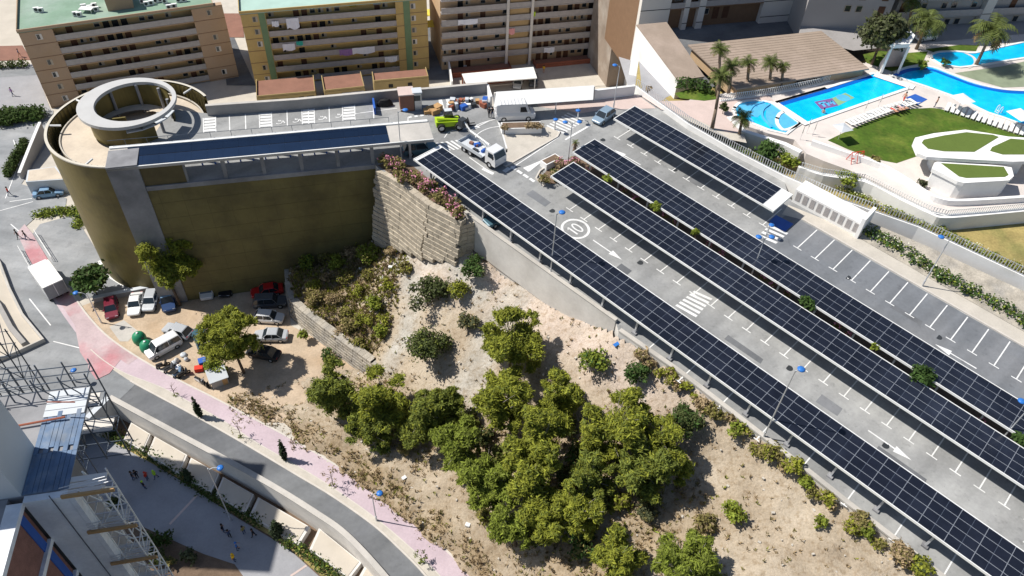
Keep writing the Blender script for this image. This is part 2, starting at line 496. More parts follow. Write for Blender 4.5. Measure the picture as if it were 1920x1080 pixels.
# streets
road_edge_r = [(128, 540), (60, 455), (100, 432), (140, 430), (125, 395), (122, 372), (60, 372), (45, 345)]
sheet('road', PX([(0, 190), (22, 245), (0, 350), (12, 430), (30, 470), (75, 560), (140, 640), (190, 690), (207, 690)] + KERB_LOW[1:] +
                 ROAD_LOW[::-1] + [(165, 785), (120, 815), (-80, 1000), (-220, 800), (-80, 560), (-30, 480), (-60, 330), (-60, 200)], GZ + 0.01), M['street_dark'])
sheet('junction', PX([(-30, 250), (60, 205), (100, 207), (95, 260), (40, 345), (125, 372), (122, 392), (66, 408), (40, 432), (60, 470), (90, 545), (125, 600), (170, 655), (225, 695), (262, 713),
                      (225, 748), (207, 747), (165, 785), (120, 815), (-80, 1000), (-220, 800), (-80, 560), (-30, 480), (-60, 330)], GZ + 0.03), M['street'])
sheet('footpath', PX(PATH_UP + PATH_LOW[::-1], GZ + 0.06), M['pink_path'])
sheet('red_footpath', PX([(46, 420), (60, 437), (95, 495), (128, 542), (165, 594), (205, 634), (258, 671), (240, 684), (200, 655), (170, 690), (150, 660), (140, 610), (118, 575), (92, 548), (62, 500), (40, 455), (32, 436)], GZ + 0.075), M['red_path'])
sheet('red_crossing', PX([(168, 660), (200, 648), (228, 672), (205, 700), (180, 712), (165, 690)], GZ + 0.085), M['red_path'])
b = MB(); b.strip(PX(PATH_UP, GZ + 0.09), 0.22); b.strip(PX(PATH_LOW[12:], GZ + 0.09), 0.12)
tag(b.build('path_edging', M['kerb']), kind='structure')
sheet('planting_strip', PX(PATH_LOW[15:] + KERB_LOW[::-1], GZ + 0.05), M['pave'])
b = MB(); b.wall(PX(KERB_LOW[6:], GZ + 0.02), 0.14, 0.2)
tag(b.build('kerb', M['kerb']), kind='structure')
b = MB()
for a, c in (((18, 378), (60, 372)), ((0, 395), (62, 378)), ((55, 560), (95, 610)), ((100, 640), (160, 655)), ((60, 455), (20, 420)), ((25, 262), (38, 300)), ((38, 300), (10, 372))):
    b.strip([P(*a, GZ + 0.05), P(*c, GZ + 0.05)], 0.14)
tag(b.build('road_markings', M['road_paint']), kind='structure')
# building lot and forecourt
sheet('parking_lot', PX([(150, 575), (190, 560), (300, 540), (330, 545), (540, 490), (545, 610), (720, 700), (640, 800), (480, 790), (330, 713), (262, 672), (205, 633)], GZ - 0.01), M['dirt'])
sheet('forecourt', PX([(75, 420), (130, 405), (150, 420), (200, 500), (235, 525), (260, 545), (160, 560), (128, 540), (60, 440)], GZ + 0.02), M['street'])
sheet('lot_apron', PX([(205, 613), (232, 600), (258, 620), (240, 640), (225, 640)], GZ + 0.005), M['concrete'])
sheet('beach', [(-500, 128, GZ + 0.0), (-104, 128, GZ + .0), (-88, 146, GZ + 0.0), (-80, 600, GZ + .0), (-500, 600, GZ + .0)], M['beach'])
sheet('back_pavement', PX([(-300, 235), (60, 235), (95, 206), (70, 140), (60, 120), (-300, 150)], GZ + 0.02), M['plaza'])
sheet('back_street', PX([(-300, 165), (75, 140), (70, 125), (-300, 135)], GZ + 0.035), M['street'])
sheet('terrace', PX([(-200, 120), (58, 112), (42, 85), (-200, 92)], GZ + 0.05), M['terracotta'])
sheet('alley', PX([(425, 160), (480, 160), (452, 100), (435, 60), (412, 60)], GZ + 0.02), M['street_dark'])
sheet('alley_terrace', PX([(425, 70), (458, 70), (452, 25), (415, 25)], GZ + 0.05), M['terracotta'])
sheet('second_alley', PX([(800, 150), (848, 150), (830, 40), (795, 40)], GZ + 0.03), M['street_dark'])
sheet('rear_yard', PX([(846, 175), (1150, 160), (1140, 118), (840, 128)], GZ + 0.04), M['pave'])

# ------------------------------------------------------------------ hillside
CP = [(480, 795, -17), (560, 845, -17), (640, 890, -17), (720, 952, -17), (780, 990, -17), (830, 1037, -17), (880, 1085, -17), (950, 1165, -17),
      (420, 765, -17.1), (500, 832, -17.8), (600, 892, -17.8), (700, 967, -17.8), (790, 1047, -17.8), (900, 1180, -17.8),
      (430, 735, -17.2), (520, 700, -17.3), (570, 712, -16.9), (610, 700, -16.7), (545, 603, -17.1), (620, 652, -16.9), (690, 697, -16.4),
      (541, 500, -13.9), (549, 560, -14.0), (600, 600, -13.9), (650, 636, -13.8), (698, 672, -13.6), (600, 470, -13.4), (640, 450, -12.5),
      (700, 440, -10.5), (718, 437, -9), (790, 455, -6.8), (868, 470, -3.5), (900, 465, -3.6), (947, 500, -3.85), (1010, 547, -3.7),
      (1052, 572, -3.5), (1100, 598, -2.6), (1146, 622, -1.4), (700, 560, -11.5), (640, 540, -12.8), (760, 600, -11.2), (720, 655, -13), (745, 715, -13.2), (800, 700, -11.5),
      (850, 600, -8.3), (930, 560, -5.6), (900, 700, -9.5), (1000, 650, -5.8), (1080, 680, -4.8), (1160, 720, -3.6), (1250, 780, -3.2),
      (1000, 800, -9.5), (900, 820, -12), (800, 820, -14), (700, 800, -15), (640, 780, -15.8), (850, 950, -14.5), (950, 950, -11.5), (1100, 900, -8),
      (1200, 900, -6.2), (1330, 880, -4.4), (1450, 960, -3.6), (1000, 1060, -12.5), (1150, 1040, -8.5), (1300, 1050, -6), (1500, 1060, -3.4),
      (1620, 1070, -2.7), (1000, 1200, -14), (1300, 1200, -7), (1600, 1200, -3.5), (800, 520, -7.5), (870, 530, -5.5)]
KERB_OUT = [(1160, 622), (1215, 660), (1270, 698), (1335, 748), (1410, 806), (1510, 884), (1590, 948), (1712, 1042), (1765, 1085), (1900, 1195), (2060, 1330)]
cpw = [P(x, y, z) for x, y, z in CP]
for x, y in KERB_OUT:
    q = D(x, y); cpw.append(np.array([q[0], q[1], q[2] - 0.35]))
cpw = np.array(cpw)


def _tps(r2):
    return np.where(r2 > 1e-9, 0.5 * r2 * np.log(np.maximum(r2, 1e-9)), 0.0)


_n0 = len(cpw)
_K = _tps(((cpw[:, None, :2] - cpw[None, :, :2]) ** 2).sum(2)) + np.eye(_n0) * 2.0
_Q = np.c_[np.ones(_n0), cpw[:, :2]]
_W = np.linalg.solve(np.block([[_K, _Q], [_Q.T, np.zeros((3, 3))]]), np.r_[cpw[:, 2], 0, 0, 0])


def hzv(xy):
    xy = np.atleast_2d(xy)
    r2 = ((xy[:, None, :] - cpw[None, :, :2]) ** 2).sum(2)
    return _tps(r2) @ _W[:_n0] + _W[_n0] + xy @ _W[_n0 + 1:]


def hz(x, y):
    return max(float(hzv([[x, y]])[0]), GZ)


def HP(x, y, dh=0.0):
    """hillside point (ground + dh) seen at pixel"""
    r = ray(x, y)
    t0 = (-0.0 - EYE[2]) / r[2]; t1 = (GZ - EYE[2]) / r[2]
    ts = np.linspace(t0 * 0.93, t1, 260)
    pts = EYE + ts[:, None] * r
    h = np.maximum(hzv(pts[:, :2]), GZ) + dh
    below = np.where(pts[:, 2] <= h)[0]
    k = below[0] if len(below) else len(ts) - 1
    return pts[k]


def in_poly(xy, poly):
    x, y = xy[:, 0], xy[:, 1]; r = np.zeros(len(xy), bool); n = len(poly)
    for i in range(n):
        x0, y0 = poly[i][:2]; x1, y1 = poly[(i + 1) % n][:2]
        c = (y0 > y) != (y1 > y)
        with np.errstate(divide='ignore', invalid='ignore'):
            r ^= c & (x < (x1 - x0) * (y - y0) / (y1 - y0 + 1e-12) + x0)
    return r


from mathutils import noise as mnoise
LWALL = [(535, 470), (539, 500), (541, 530), (549, 560), (572, 580), (600, 602), (650, 640), (702, 680)]
hill_poly = [P(x, y, -14.0) for x, y in LWALL] + [P(640, 700), P(560, 715), P(430, 735), P(400, 770)] + \
            [P(x, y) for x, y in [(480, 812), (560, 862), (640, 908), (720, 972), (780, 1012), (830, 1060), (900, 1150), (1000, 1290)]] + \
            [D(x, y) for x, y in KERB_OUT[::-1]] + [D(1150, 604), D(960, 463), D(880, 405), D(862, 412), D(805, 380), D(760, 343), D(706, 306), P(600, 440, -13)]
G = 0.55
xs = np.arange(-45, 62, G); ys = np.arange(8, 86, G)
GX, GY = np.meshgrid(xs, ys)
xy = np.c_[GX.ravel(), GY.ravel()]
zz = np.concatenate([hzv(xy[i:i + 4000]) for i in range(0, len(xy), 4000)])
nz = np.array([mnoise.fractal((p[0] * 0.28, p[1] * 0.28, 3.1), 1.0, 2.0, 5) for p in xy])
nz2 = np.array([mnoise.fractal((p[0] * 1.3, p[1] * 1.3, 8.1), 1.0, 2.0, 3) for p in xy])
zz = zz + 0.42 * nz - 0.35 * np.abs(np.array([mnoise.fractal((p[0] * 0.16 + 3, p[1] * 0.22, 5.5), 1.0, 2.0, 4) for p in xy])) + 0.10 * nz2
nx = len(xs); ny = len(ys)
cc = xy.reshape(ny, nx, 2)
cen = (cc[:-1, :-1] + cc[1:, 1:]) / 2
keep = in_poly(cen.reshape(-1, 2), hill_poly)
ii, jj = np.meshgrid(np.arange(ny - 1), np.arange(nx - 1), indexing='ij')
q = np.c_[(ii * nx + jj).ravel(), (ii * nx + jj + 1).ravel(), ((ii + 1) * nx + jj + 1).ravel(), ((ii + 1) * nx + jj).ravel()][keep]


def hill_material():
    m = bpy.data.materials.new('hill_soil'); m.use_nodes = True
    nt = m.node_tree; N = nt.nodes; L = nt.links; b = N['Principled BSDF']
    b.inputs['Roughness'].default_value = 0.95; b.inputs['Specular IOR Level'].default_value = 0.15
    geo = N.new('ShaderNodeNewGeometry')

    def noise(sc, det=8, ro=0.62):
        n = N.new('ShaderNodeTexNoise'); n.inputs['Scale'].default_value = sc; n.inputs['Detail'].default_value = det
        n.inputs['Roughness'].default_value = ro; L.new(geo.outputs['Position'], n.inputs['Vector']); return n.outputs['Fac']

    def ramp(src, stops):
        r = N.new('ShaderNodeValToRGB'); e = r.color_ramp.elements
        e[0].position, e[0].color = stops[0][0], (*stops[0][1], 1); e[1].position, e[1].color = stops[-1][0], (*stops[-1][1], 1)
        for p, c in stops[1:-1]:
            k = e.new(p); k.color = (*c, 1)
        L.new(src, r.inputs[0]); return r.outputs[0]

    def mix(kind, f, a, c):
        x = N.new('ShaderNodeMix'); x.data_type = 'RGBA'; x.blend_type = kind
        for s, v in ((x.inputs[0], f), (x.inputs[6], a), (x.inputs[7], c)):
            if isinstance(v, float): s.default_value = v
            elif isinstance(v, tuple): s.default_value = (*v, 1)
            else: L.new(v, s)
        return x.outputs[2]
    at = N.new('ShaderNodeAttribute'); at.attribute_name = 'zone'
    sep = N.new('ShaderNodeSeparateColor'); L.new(at.outputs['Color'], sep.inputs[0])
    sand = ramp(noise(0.16), [(0.3, (0.28, 0.22, 0.155)), (0.48, (0.40, 0.33, 0.245)), (0.7, (0.49, 0.42, 0.33))])
    pinky = ramp(noise(0.25), [(0.3, (0.47, 0.385, 0.32)), (0.7, (0.58, 0.49, 0.42))])
    grey = ramp(noise(0.5), [(0.3, (0.36, 0.335, 0.29)), (0.7, (0.50, 0.47, 0.42))])
    brown = ramp(noise(0.6), [(0.3, (0.20, 0.145, 0.085)), (0.5, (0.31, 0.235, 0.145)), (0.72, (0.42, 0.335, 0.23))])
    # R: pink bank, G: grey path, B: dry brown weeds
    c = mix('MIX', sep.outputs[0], sand, pinky)
    c = mix('MIX', sep.outputs[1], c, grey)
    c = mix('MIX', sep.outputs[2], c, brown)
    spots = ramp(noise(1.7, 6, 0.7), [(0.50, (1, 1, 1)), (0.62, (0.72, 0.66, 0.58)), (0.72, (0.52, 0.47, 0.38))])
    c = mix('MULTIPLY', 0.75, c, spots)
    fine = ramp(noise(5.0, 4, 0.7), [(0.25, (0.74, 0.74, 0.74)), (0.75, (1.2, 1.2, 1.2))])
    c = mix('MULTIPLY', 1.0, c, fine)
    L.new(c, b.inputs['Base Color'])
    bp = N.new('ShaderNodeBump'); bp.inputs['Strength'].default_value = 0.9; bp.inputs['Distance'].default_value = 0.22
    L.new(noise(1.6, 8, 0.7), bp.inputs['Height']); L.new(bp.outputs[0], b.inputs['Normal'])
    return m


hill = np_mesh('hillside', np.c_[xy, zz], q, hill_material())
tag(hill, kind='structure')
hill.data.polygons.foreach_set('use_smooth', np.ones(len(hill.data.polygons), bool))


def near(pts, pl, w):
    """soft 0..1 closeness of pts to a polyline"""
    d = np.full(len(pts), 1e9)
    pl = np.array(pl)
    for i in range(len(pl) - 1):
        a, c = pl[i], pl[i + 1]; ab = c - a
        t = np.clip(((pts - a) @ ab) / (ab @ ab), 0, 1)
        d = np.minimum(d, np.linalg.norm(pts - (a + t[:, None] * ab), axis=1))
    return np.clip(1.5 - d / w, 0, 1)


def hpl(pl):
    return [HP(x, y)[:2] for x, y in pl]
vv = np.empty(len(hill.data.vertices) * 3, np.float32); hill.data.vertices.foreach_get('co', vv); vv = vv.reshape(-1, 3)[:, :2]
jit = np.array([mnoise.fractal((p[0] * 0.5, p[1] * 0.5, 1.7), 1.0, 2.0, 4) for p in vv])
zr = near(vv, hpl([(760, 470), (850, 500), (930, 520), (1000, 570), (1070, 610), (1150, 650), (1250, 720)]), 3.2)
zg = np.maximum(near(vv, hpl([(750, 480), (770, 520), (775, 580), (755, 640), (725, 690)]), 1.3),
                np.maximum(near(vv, hpl([(960, 560), (925, 610), (900, 680), (870, 740), (860, 790)]), 1.9), near(vv, hpl([(740, 470), (800, 470), (860, 490), (900, 560)]), 1.5)))
zb = np.maximum(near(vv, hpl([(560, 520), (600, 560), (640, 610), (690, 640)]), 2.6), near(vv, hpl([(430, 755), (540, 800), (640, 860), (720, 920), (800, 980), (880, 1060), (940, 1140)]), 1.6))
zb = np.maximum(zb, near(vv, hpl([(640, 450), (700, 470), (660, 520)]), 3.0) * 0.8)
zb = np.maximum(zb, near(vv, hpl([(1100, 900), (1000, 980), (1080, 1080), (1250, 960), (1200, 850), (960, 850), (760, 800), (680, 740)]), 3.2) * 0.75)
ca = hill.data.color_attributes.new('zone', 'FLOAT_COLOR', 'POINT')
amp = np.clip(0.5 + 1.1 * jit, 0.0, 1.0)
colz = np.c_[np.clip(zr * (0.6 + 0.5 * amp), 0, 1), np.clip(zg * (0.55 + 0.6 * amp), 0, 1), np.clip(zb * (0.25 + 0.95 * amp), 0, 1), np.ones(len(vv))].astype(np.float32)
ca.data.foreach_set('color', colz.ravel())

# ------------------------------------------------------------------ car park deck
FDIR = np.array([math.cos(math.radians(16.8)), math.sin(math.radians(16.8)), 0.0]); FNRM = np.array([FDIR[1], -FDIR[0], 0.0])
FA = D(703, 308)


def FL(s, back=0.0, z=None):
    """point on the gold facade line, s metres left of its right end, back metres behind"""
    p = FA - FDIR * s - FNRM * back
    z = dz_at(p[0], p[1]) if z is None else z
    return np.array([p[0], p[1], z])
deck_px = [(710, 316), (760, 348), (805, 384), (862, 417), (873, 402), (1155, 606)] + KERB_OUT[0:] + [(2400, 1150), (2250, 812), (1920, 622), (1717, 507), (1612, 447),
           (1480, 372), (1470, 338), (1375, 291), (1290, 244), (1196, 176), (1000, 193), (921, 199), (914, 172), (752, 184), (400, 214)]
dk = [D(x, y) for x, y in deck_px]
dk = [FL(30.4), FL(0.0)] + dk + [np.array([-46.5, 86.5, 0])]
for p in dk: p[2] = dz_at(p[0], p[1])
b = MB(); b.prism([p[:2] for p in dk], [GZ - 0.2] * len(dk), [p[2] for p in dk], top=False)
tag(b.build('deck_sides', M['wall_concrete']), kind='structure')
sheet('car_park_deck', dk, M['asphalt'])
sheet('bay_surface', DX([(1478, 400), (1920, 652), (2250, 842), (2250, 1010), (1917, 752), (1590, 553), (1415, 448)], 0.006), M['asphalt_bays'])
# ------------------------------------------------------------------ solar car ports
def frame(o, x, y, z):
    return Matrix([[x[0], y[0], z[0], o[0]], [x[1], y[1], z[1], o[1]], [x[2], y[2], z[2], o[2]], [0, 0, 0, 1]])

PL = 2.31                      # module length along the row = one parking bay


def module_mesh(wd):
    b = MB(); g = 0.010
    b.cur = 1; b.b2(g, PL - g, g, wd - g, 0.0, 0.05)
    b.cur = 0; e = 0.016; z = 0.054
    b.face([(g + e, g + e, z), (PL / 2 - 0.012, g + e, z), (PL / 2 - 0.012, wd - g - e, z), (g + e, wd - g - e, z)])
    b.face([(PL / 2 + 0.012, g + e, z), (PL - g - e, g + e, z), (PL - g - e, wd - g - e, z), (PL / 2 + 0.012, wd - g - e, z)])
    b.cur = 2; b.face([(PL / 2 - 0.012, g + e, z), (PL / 2 + 0.012, g + e, z), (PL / 2 + 0.012, wd - g - e, z), (PL / 2 - 0.012, wd - g - e, z)])
    o = b.build('solar_panel', [M['solar'], M['solar_frame'], M['solar_line']]); me = o.data
    bpy.data.objects.remove(o); return me


def canopy(name_label, far_low, near_low, far_up, width, length, post_off, post0, posts_side, first=0, cap_far=0.0, cap_near=0.0, hgt=2.75):
    L0 = D(*far_low, hgt); L1 = D(*near_low, hgt)
    x = (L1 - L0) / np.linalg.norm(L1 - L0)
    y = np.cross(DUP, x); y /= np.linalg.norm(y)
    z = np.cross(x, y)
    n = int(round(length / PL))
    wd = width / 4.0
    base = L0 - z * hgt
    t = thing('solar_carport', name_label, 'solar carport', base)
    mw = Matrix.Translation([-float(v) for v in base]) @ frame(L0, x, y, z)

    def put(bm, nm, m):
        o = bm.build(nm, m, t); o.matrix_local = mw; return o
    # modules
    me = module_mesh(wd)
    cells = []
    for i in range(n):
        for k in range(4):
            c = mw @ Vector((cap_far + (i + .5) * PL, (k + .5) * wd, 0)) + Vector(base)
            px = proj(c); vis = -20 < px[0] < 1940 and -20 < px[1] < 1100
            cells.append(((0 if vis else 1), np.linalg.norm(np.array(c) - EYE), i, k))
    cells.sort()
    rest = MB()
    for r, (_, _, i, k) in enumerate(cells):
        loc = Matrix.Translation((cap_far + i * PL, k * wd, 0.08))
        if r < 100:
            link_mesh('solar_panel', me, t, mw @ loc)
        else:
            i0 = len(rest.v)
            for p in me.polygons:
                rest.cur = p.material_index
                rest.face([(me.vertices[v].co.x + cap_far + i * PL, me.vertices[v].co.y + k * wd, me.vertices[v].co.z + 0.08) for v in p.vertices])
    if rest.v:
        o = put(rest, 'solar_panel', [M['solar'], M['solar_frame'], M['solar_line']]); o['kind'] = 'stuff'
    TL = cap_far + n * PL + cap_near
    b = MB()
    # perimeter beams and purlins
    b.b2(0, TL, -0.07, 0.02, -0.10, 0.16); b.b2(0, TL, width - 0.02, width + 0.07, -0.10, 0.16)
    b.b2(-0.10, 0.0, -0.10, width + 0.10, -0.12, 0.17); b.b2(TL, TL + 0.10, -0.10, width + 0.10, -0.12, 0.17)
    put(b, 'edge_beam', M['white_paint'])
    b = MB()
    for k in range(1, 4): b.b2(0, TL, k * wd - 0.022, k * wd + 0.022, -0.15, 0.076)
    for i in range(n + 1): b.b2(cap_far + i * PL - 0.024, cap_far + i * PL + 0.024, 0.02, width - 0.02, -0.05, 0.072)
    put(b, 'purlins', M['galv'])
    if cap_far > 0.3:
        b = MB(); b.b2(0, cap_far - .04, 0.02, width - 0.02, 0.02, 0.12); put(b, 'roof_sheet', M['white_paint'])
    if cap_near > 0.3:
        b = MB(); b.b2(TL - cap_near + .04, TL, 0.02, width - 0.02, 0.02, 0.12); put(b, 'roof_sheet', M['white_paint'])
    # posts with raking strut and footing
    k = 0
    s = post0
    while s < TL - 0.3:
        b = MB()
        yb = post_off
        b.b2(s - 0.09, s + 0.09, yb - 0.09, yb + 0.09, -hgt, -0.12)
        b.cur = 1
        sg = 1 if yb < width / 2 else -1
        b.tube((s, yb, -hgt + 0.25), (s, yb + sg * 1.9, -0.15), 0.07, n=6)
        b.b2(s - 0.08, s + 0.08, 0.05, width - 0.05, -0.34, -0.121)
        b.cur = 2; b.b2(s - 0.28, s + 0.28, yb - 0.28, yb + 0.28, -hgt, -hgt + 0.22)
        put(b, 'post', [M['galv'], M['dark_steel'], M['grey_concrete']])
        s += 2 * PL
    return t, x, y, z, L0


canA = canopy('longest solar carport, nearest the pine slope, running to the lower right corner', (777, 300), (1855, 1080), (826, 277), 4.2, 96, 0.75, 1.2 + 1.0, 1, cap_far=0.45)
canB = canopy('solar carport between the zebra crossing lane and the oleander strip', (1034, 332), (1852, 870), (1079, 307), 4.12, 86, 3.3, 2.4, 1)
canC = canopy('solar carport directly behind the oleander strip, facing the T marked open bays', (1075, 287), (1905, 814), (1116, 265), 4.2, 86, 0.8, 2.4, 1)
canD = canopy('shortest solar carport, beside the pool fence, with white roof sheet at its near end', (1152, 224), (1430, 385), (1189, 198), 4.5, 23.1, 3.6, 2.4, 1, cap_near=1.5)

# ------------------------------------------------------------------ road paint on the deck
rm = MB()


def seg(a, c, w=0.13, dz=0.02):
    p, q_ = D(*a, dz), D(*c, dz); rm.strip([p, q_], w)


def polyl(pts, w=0.13, dz=0.02):
    rm.strip([D(x, y, dz) for x, y in smooth_line(pts, 5)], w)


def zebra(c0, c1, c2, c3, n, fill=0.5, dz=0.02):
    """n bars between edge c0->c1 and edge c3->c2"""
    a0, a1, a2, a3 = [D(*c, dz) for c in (c0, c1, c2, c3)]
    for i in range(n):
        t0 = i / (n - 1 + fill); t1 = t0 + fill / (n - 1 + fill)
        rm.face([a0 + (a1 - a0) * t0, a3 + (a2 - a3) * t0, a3 + (a2 - a3) * t1, a0 + (a1 - a0) * t1][::-1])


def tees(p0, p1, n0, n1, stem, side=1, serif=0.55, pitch=None):
    a = D(*p0, 0.02); c = D(*p1, 0.02); L = np.linalg.norm(c - a); m = int(round(L / 2.33)); st = (c - a) / m
    u = st / np.linalg.norm(st); v = np.array([-u[1], u[0], 0]) * side
    v[2] = 0
    for i in range(-n0, m + n1 + 1):
        p = a + st * i
        rm.strip([p - u * serif, p + u * serif], 0.13); rm.strip([p + v * 0.07, p + v * stem], 0.13)
tees((1122, 430), (1883, 948), 2, 8, 4.6)
tees((1157, 259), (1400, 404), 0, 1, 4.6)
tees((1495, 465), (1822.5, 661), 0, 9, 4.9)


def arrow(tail, tip):
    a, c = D(*tail, 0.02), D(*tip, 0.02); L = np.linalg.norm(c - a); u = (c - a) / L; v = np.array([-u[1], u[0], 0])
    h = a + u * (L * 0.62)
    rm.strip([a, h], 0.16)
    rm.face([h - v * 0.42, c, h + v * 0.42])
arrow((1112, 450), (1166, 487)); arrow((1628, 807), (1709, 863)); arrow((1831, 691), (1753, 645)); arrow((1201, 309), (1152, 281))
arrow((1918, 1015), (1990, 1062))
zebra((1266, 573), (1302, 545), (1336, 560), (1305, 595), 6, 0.55)
zebra((1421, 443), (1443, 421), (1478, 437), (1455, 457), 4, 0.55)
zebra((1024, 236), (1065, 211), (1098, 226), (1057, 251), 8, 0.5)
zebra((816, 268), (866, 261), (886, 277), (842, 282), 6, 0.5)
zebra((822, 187), (842, 184), (850, 203), (826, 208), 2, .5)
# lines round the junction
polyl([(925, 180), (930, 215), (942, 250), (950, 278)], 0.2)
polyl([(955, 235), (918, 240), (895, 252), (889, 268), (893, 280)], 0.14)
polyl([(935, 222), (905, 230), (880, 240), (845, 246), (833, 258)], 0.13)
arrow((918, 226), (884, 243))
seg((765, 220), (765, 232)); seg((880, 295), (925, 327), .14); seg((955, 318), (1048, 257), .16)
seg((1108, 234), (1068, 257), .32); seg((1080, 250), (1060, 262), .3)
rm.face([D(982, 314, .02), D(990, 322, .02), D(1019, 301, .02), D(1013, 303, .02)])
seg((982, 315), (1016, 301), .14); seg((1016, 302), (992, 321), .14); seg((982, 314), (992, 321), .3)
for i in range(4):
    seg((958 + i * 11.7, 312 + i * 7.5), (967 + i * 11.7, 318 + i * 7.5), 0.42)
for i in range(11):
    seg((766 + i * 11.2, 220 - i * 1.6), (772 + i * 11.2, 219 - i * 1.6), 0.4)
seg((905, 316), (925, 326), .5); seg((945, 322), (955, 315), 0.6)
# far bays behind the pergola
bx = [404, 430, 460, 538, 578, 617, 665, 700]
for x0 in bx:
    yb = 219 - (x0 - 400) * 0.085; seg((x0 + 1, yb + 29), (x0, yb), .14)
for x0 in (384, 489, 569, 645):
    yb = 219 - (x0 - 400) * 0.085
    for i in range(5):
        yy = yb + 3 + i * 5.4; seg((x0 - 1, yy), (x0 + 20, yy - 1.4), 0.5)
    seg((x0 - 2, yb + 29), (x0 - 3, yb + 1), .13); seg((x0 + 21, yb + 27), (x0 + 20, yb - 1), .13)
seg((666, 213), (745, 203), .13)
# wheelchair pictograms
for (x0, y0) in ((523, 229), (554, 226), (602, 221), (634, 217)):
    o_ = D(x0, y0, .02); ux = FDIR * 1.0; uy = np.array([-FDIR[1], FDIR[0], 0])
    ring = [o_ + ux * (0.42 * math.cos(t)) + uy * (0.42 * math.sin(t)) for t in np.linspace(-2.6, 1.2, 12)]
    rm.strip(ring, 0.13)
    rm.strip([o_ + uy * 1.05, o_ + uy * 0.25, o_ + ux * .55 + uy * 0.2, o_ + ux * .75 - uy * 0.35], 0.15)
    rm.strip([o_ + uy * 1.2 - ux * .01, o_ + uy * 1.4], 0.24)
# speed roundel "10"
c0 = D(1079, 429, .02); uu = ROW; vv2 = CRS
R0 = 1.62
rm.strip([c0 + uu * (R0 * math.cos(t)) + vv2 * (R0 * math.sin(t)) for t in np.linspace(0, 2 * PI, 40)], 0.30)
# digits read along the driving direction: up axis = -row direction turned to face drivers
dx, dy = vv2, -uu
def glyph(pts, w=0.17): rm.strip([c0 + dx * px + dy * py for px, py in pts], w)
glyph([(-0.52, 0.75), (-0.52, -0.8)], .22); glyph([(-0.52, 0.75), (-0.8, 0.45)], .16)
glyph([(0.32 + 0.36 * math.cos(t), -0.02 + 0.78 * math.sin(t)) for t in np.linspace(0, 2 * PI, 24)], .2)
# strip marks between posts under the first car port
A = canA
for i in range(7, 40):
    s = 2.2 + PL + i * 2 * PL
    p = A[4] - A[3] * 2.73 + A[1] * s
    rm.strip([p - A[2] * 0.95, p + A[2] * 3.6], 0.13); rm.strip([p - A[2] * 0.95 - A[1] * .3, p - A[2] * 0.95 + A[1] * .3], 0.13)
tag(rm.build('deck_markings', M['road_paint']), kind='structure')
for k, (x, y, a_, w_) in enumerate(((1010, 372, 3.2, 1.2), (1170, 505, 1.6, 1.0), (1395, 655, 4.5, .8), (1555, 760, 2.4, 1.3), (1690, 872, 5.0, .7), (1300, 340, 3.0, .9), (1560, 500, 2.2, 1.4), (1700, 590, 3.6, .8), (880, 255, 3.0, 1.2), (1040, 300, 2.5, 1.0))):
    p = D(x, y, .008); pb = MB(); u_ = ROW * a_ / 2; v_ = CRS * w_ / 2
    pb.face([p - u_ - v_, p + u_ - v_ * .9, p + u_ * .95 + v_, p - u_ + v_ * 1.05]); tag(pb.build('asphalt_patch', M['street_dark' if k % 3 else 'asphalt_bays']), kind='structure')
pb = MB()
for (x, y) in ((1035, 395), (1200, 492), (1480, 690), (1660, 835), (1265, 318), (1590, 520), (1760, 632), (900, 270), (1130, 262)):
    p = D(x, y, .012); pb.face([p + [.38 * math.cos(t), .38 * math.sin(t), -DS * 0 + .0] for t in np.linspace(0, 2 * PI, 15)[:-1]])
tag(pb.build('manhole_covers', M['dark_steel']), kind='structure')
# pedestrian surfaces on the deck
sheet('island', DX([(942, 222), (955, 232), (1010, 245), (1030, 236), (1050, 247), (1045, 258), (955, 312), (948, 300), (950, 275), (943, 248)], 0.012), M['pave'])
sheet('corner_pavement', DX([(1188, 177), (1196, 178), (1230, 203), (1128, 206), (1085, 213), (1068, 208), (1010, 200), (1005, 194)], 0.012), M['pink_pave'])
sheet('bay_pavement', DX([(760, 212), (915, 193), (915, 175), (800, 186), (770, 196)], 0.010), M['street'])
sheet('deck_pavement', DX([(1505, 412), (1920, 650), (2250, 840), (2250, 806), (1920, 622), (1717, 507), (1612, 447), (1555, 415), (1478, 384), (1466, 402)], 0.014), M['pave'])
b = MB(); b.wall(DX([(1507, 413), (1920, 650), (2250, 840)], 0.0), 0.13, 0.22)
tag(b.build('deck_kerb', M['kerb']), kind='structure')
sheet('blue_bay', DX([(1441, 416), (1455, 403), (1488, 420), (1470, 436)], 0.013), M['blue_paint'])
b = MB(); b.wall(DX([(945, 311), (948, 313), (1045, 257), (1050, 247)], 0), 0.14, 0.2)
tag(b.build('island_kerb', M['kerb']), kind='structure')
# kerb along the pine slope edge
b = MB(); kp = []
for x, y in KERB_OUT: kp.append(D(x + 2, y - 2, 0.0))
b.wall(kp, 0.22, 0.5); tag(b.build('slope_kerb', M['concrete']), kind='structure')

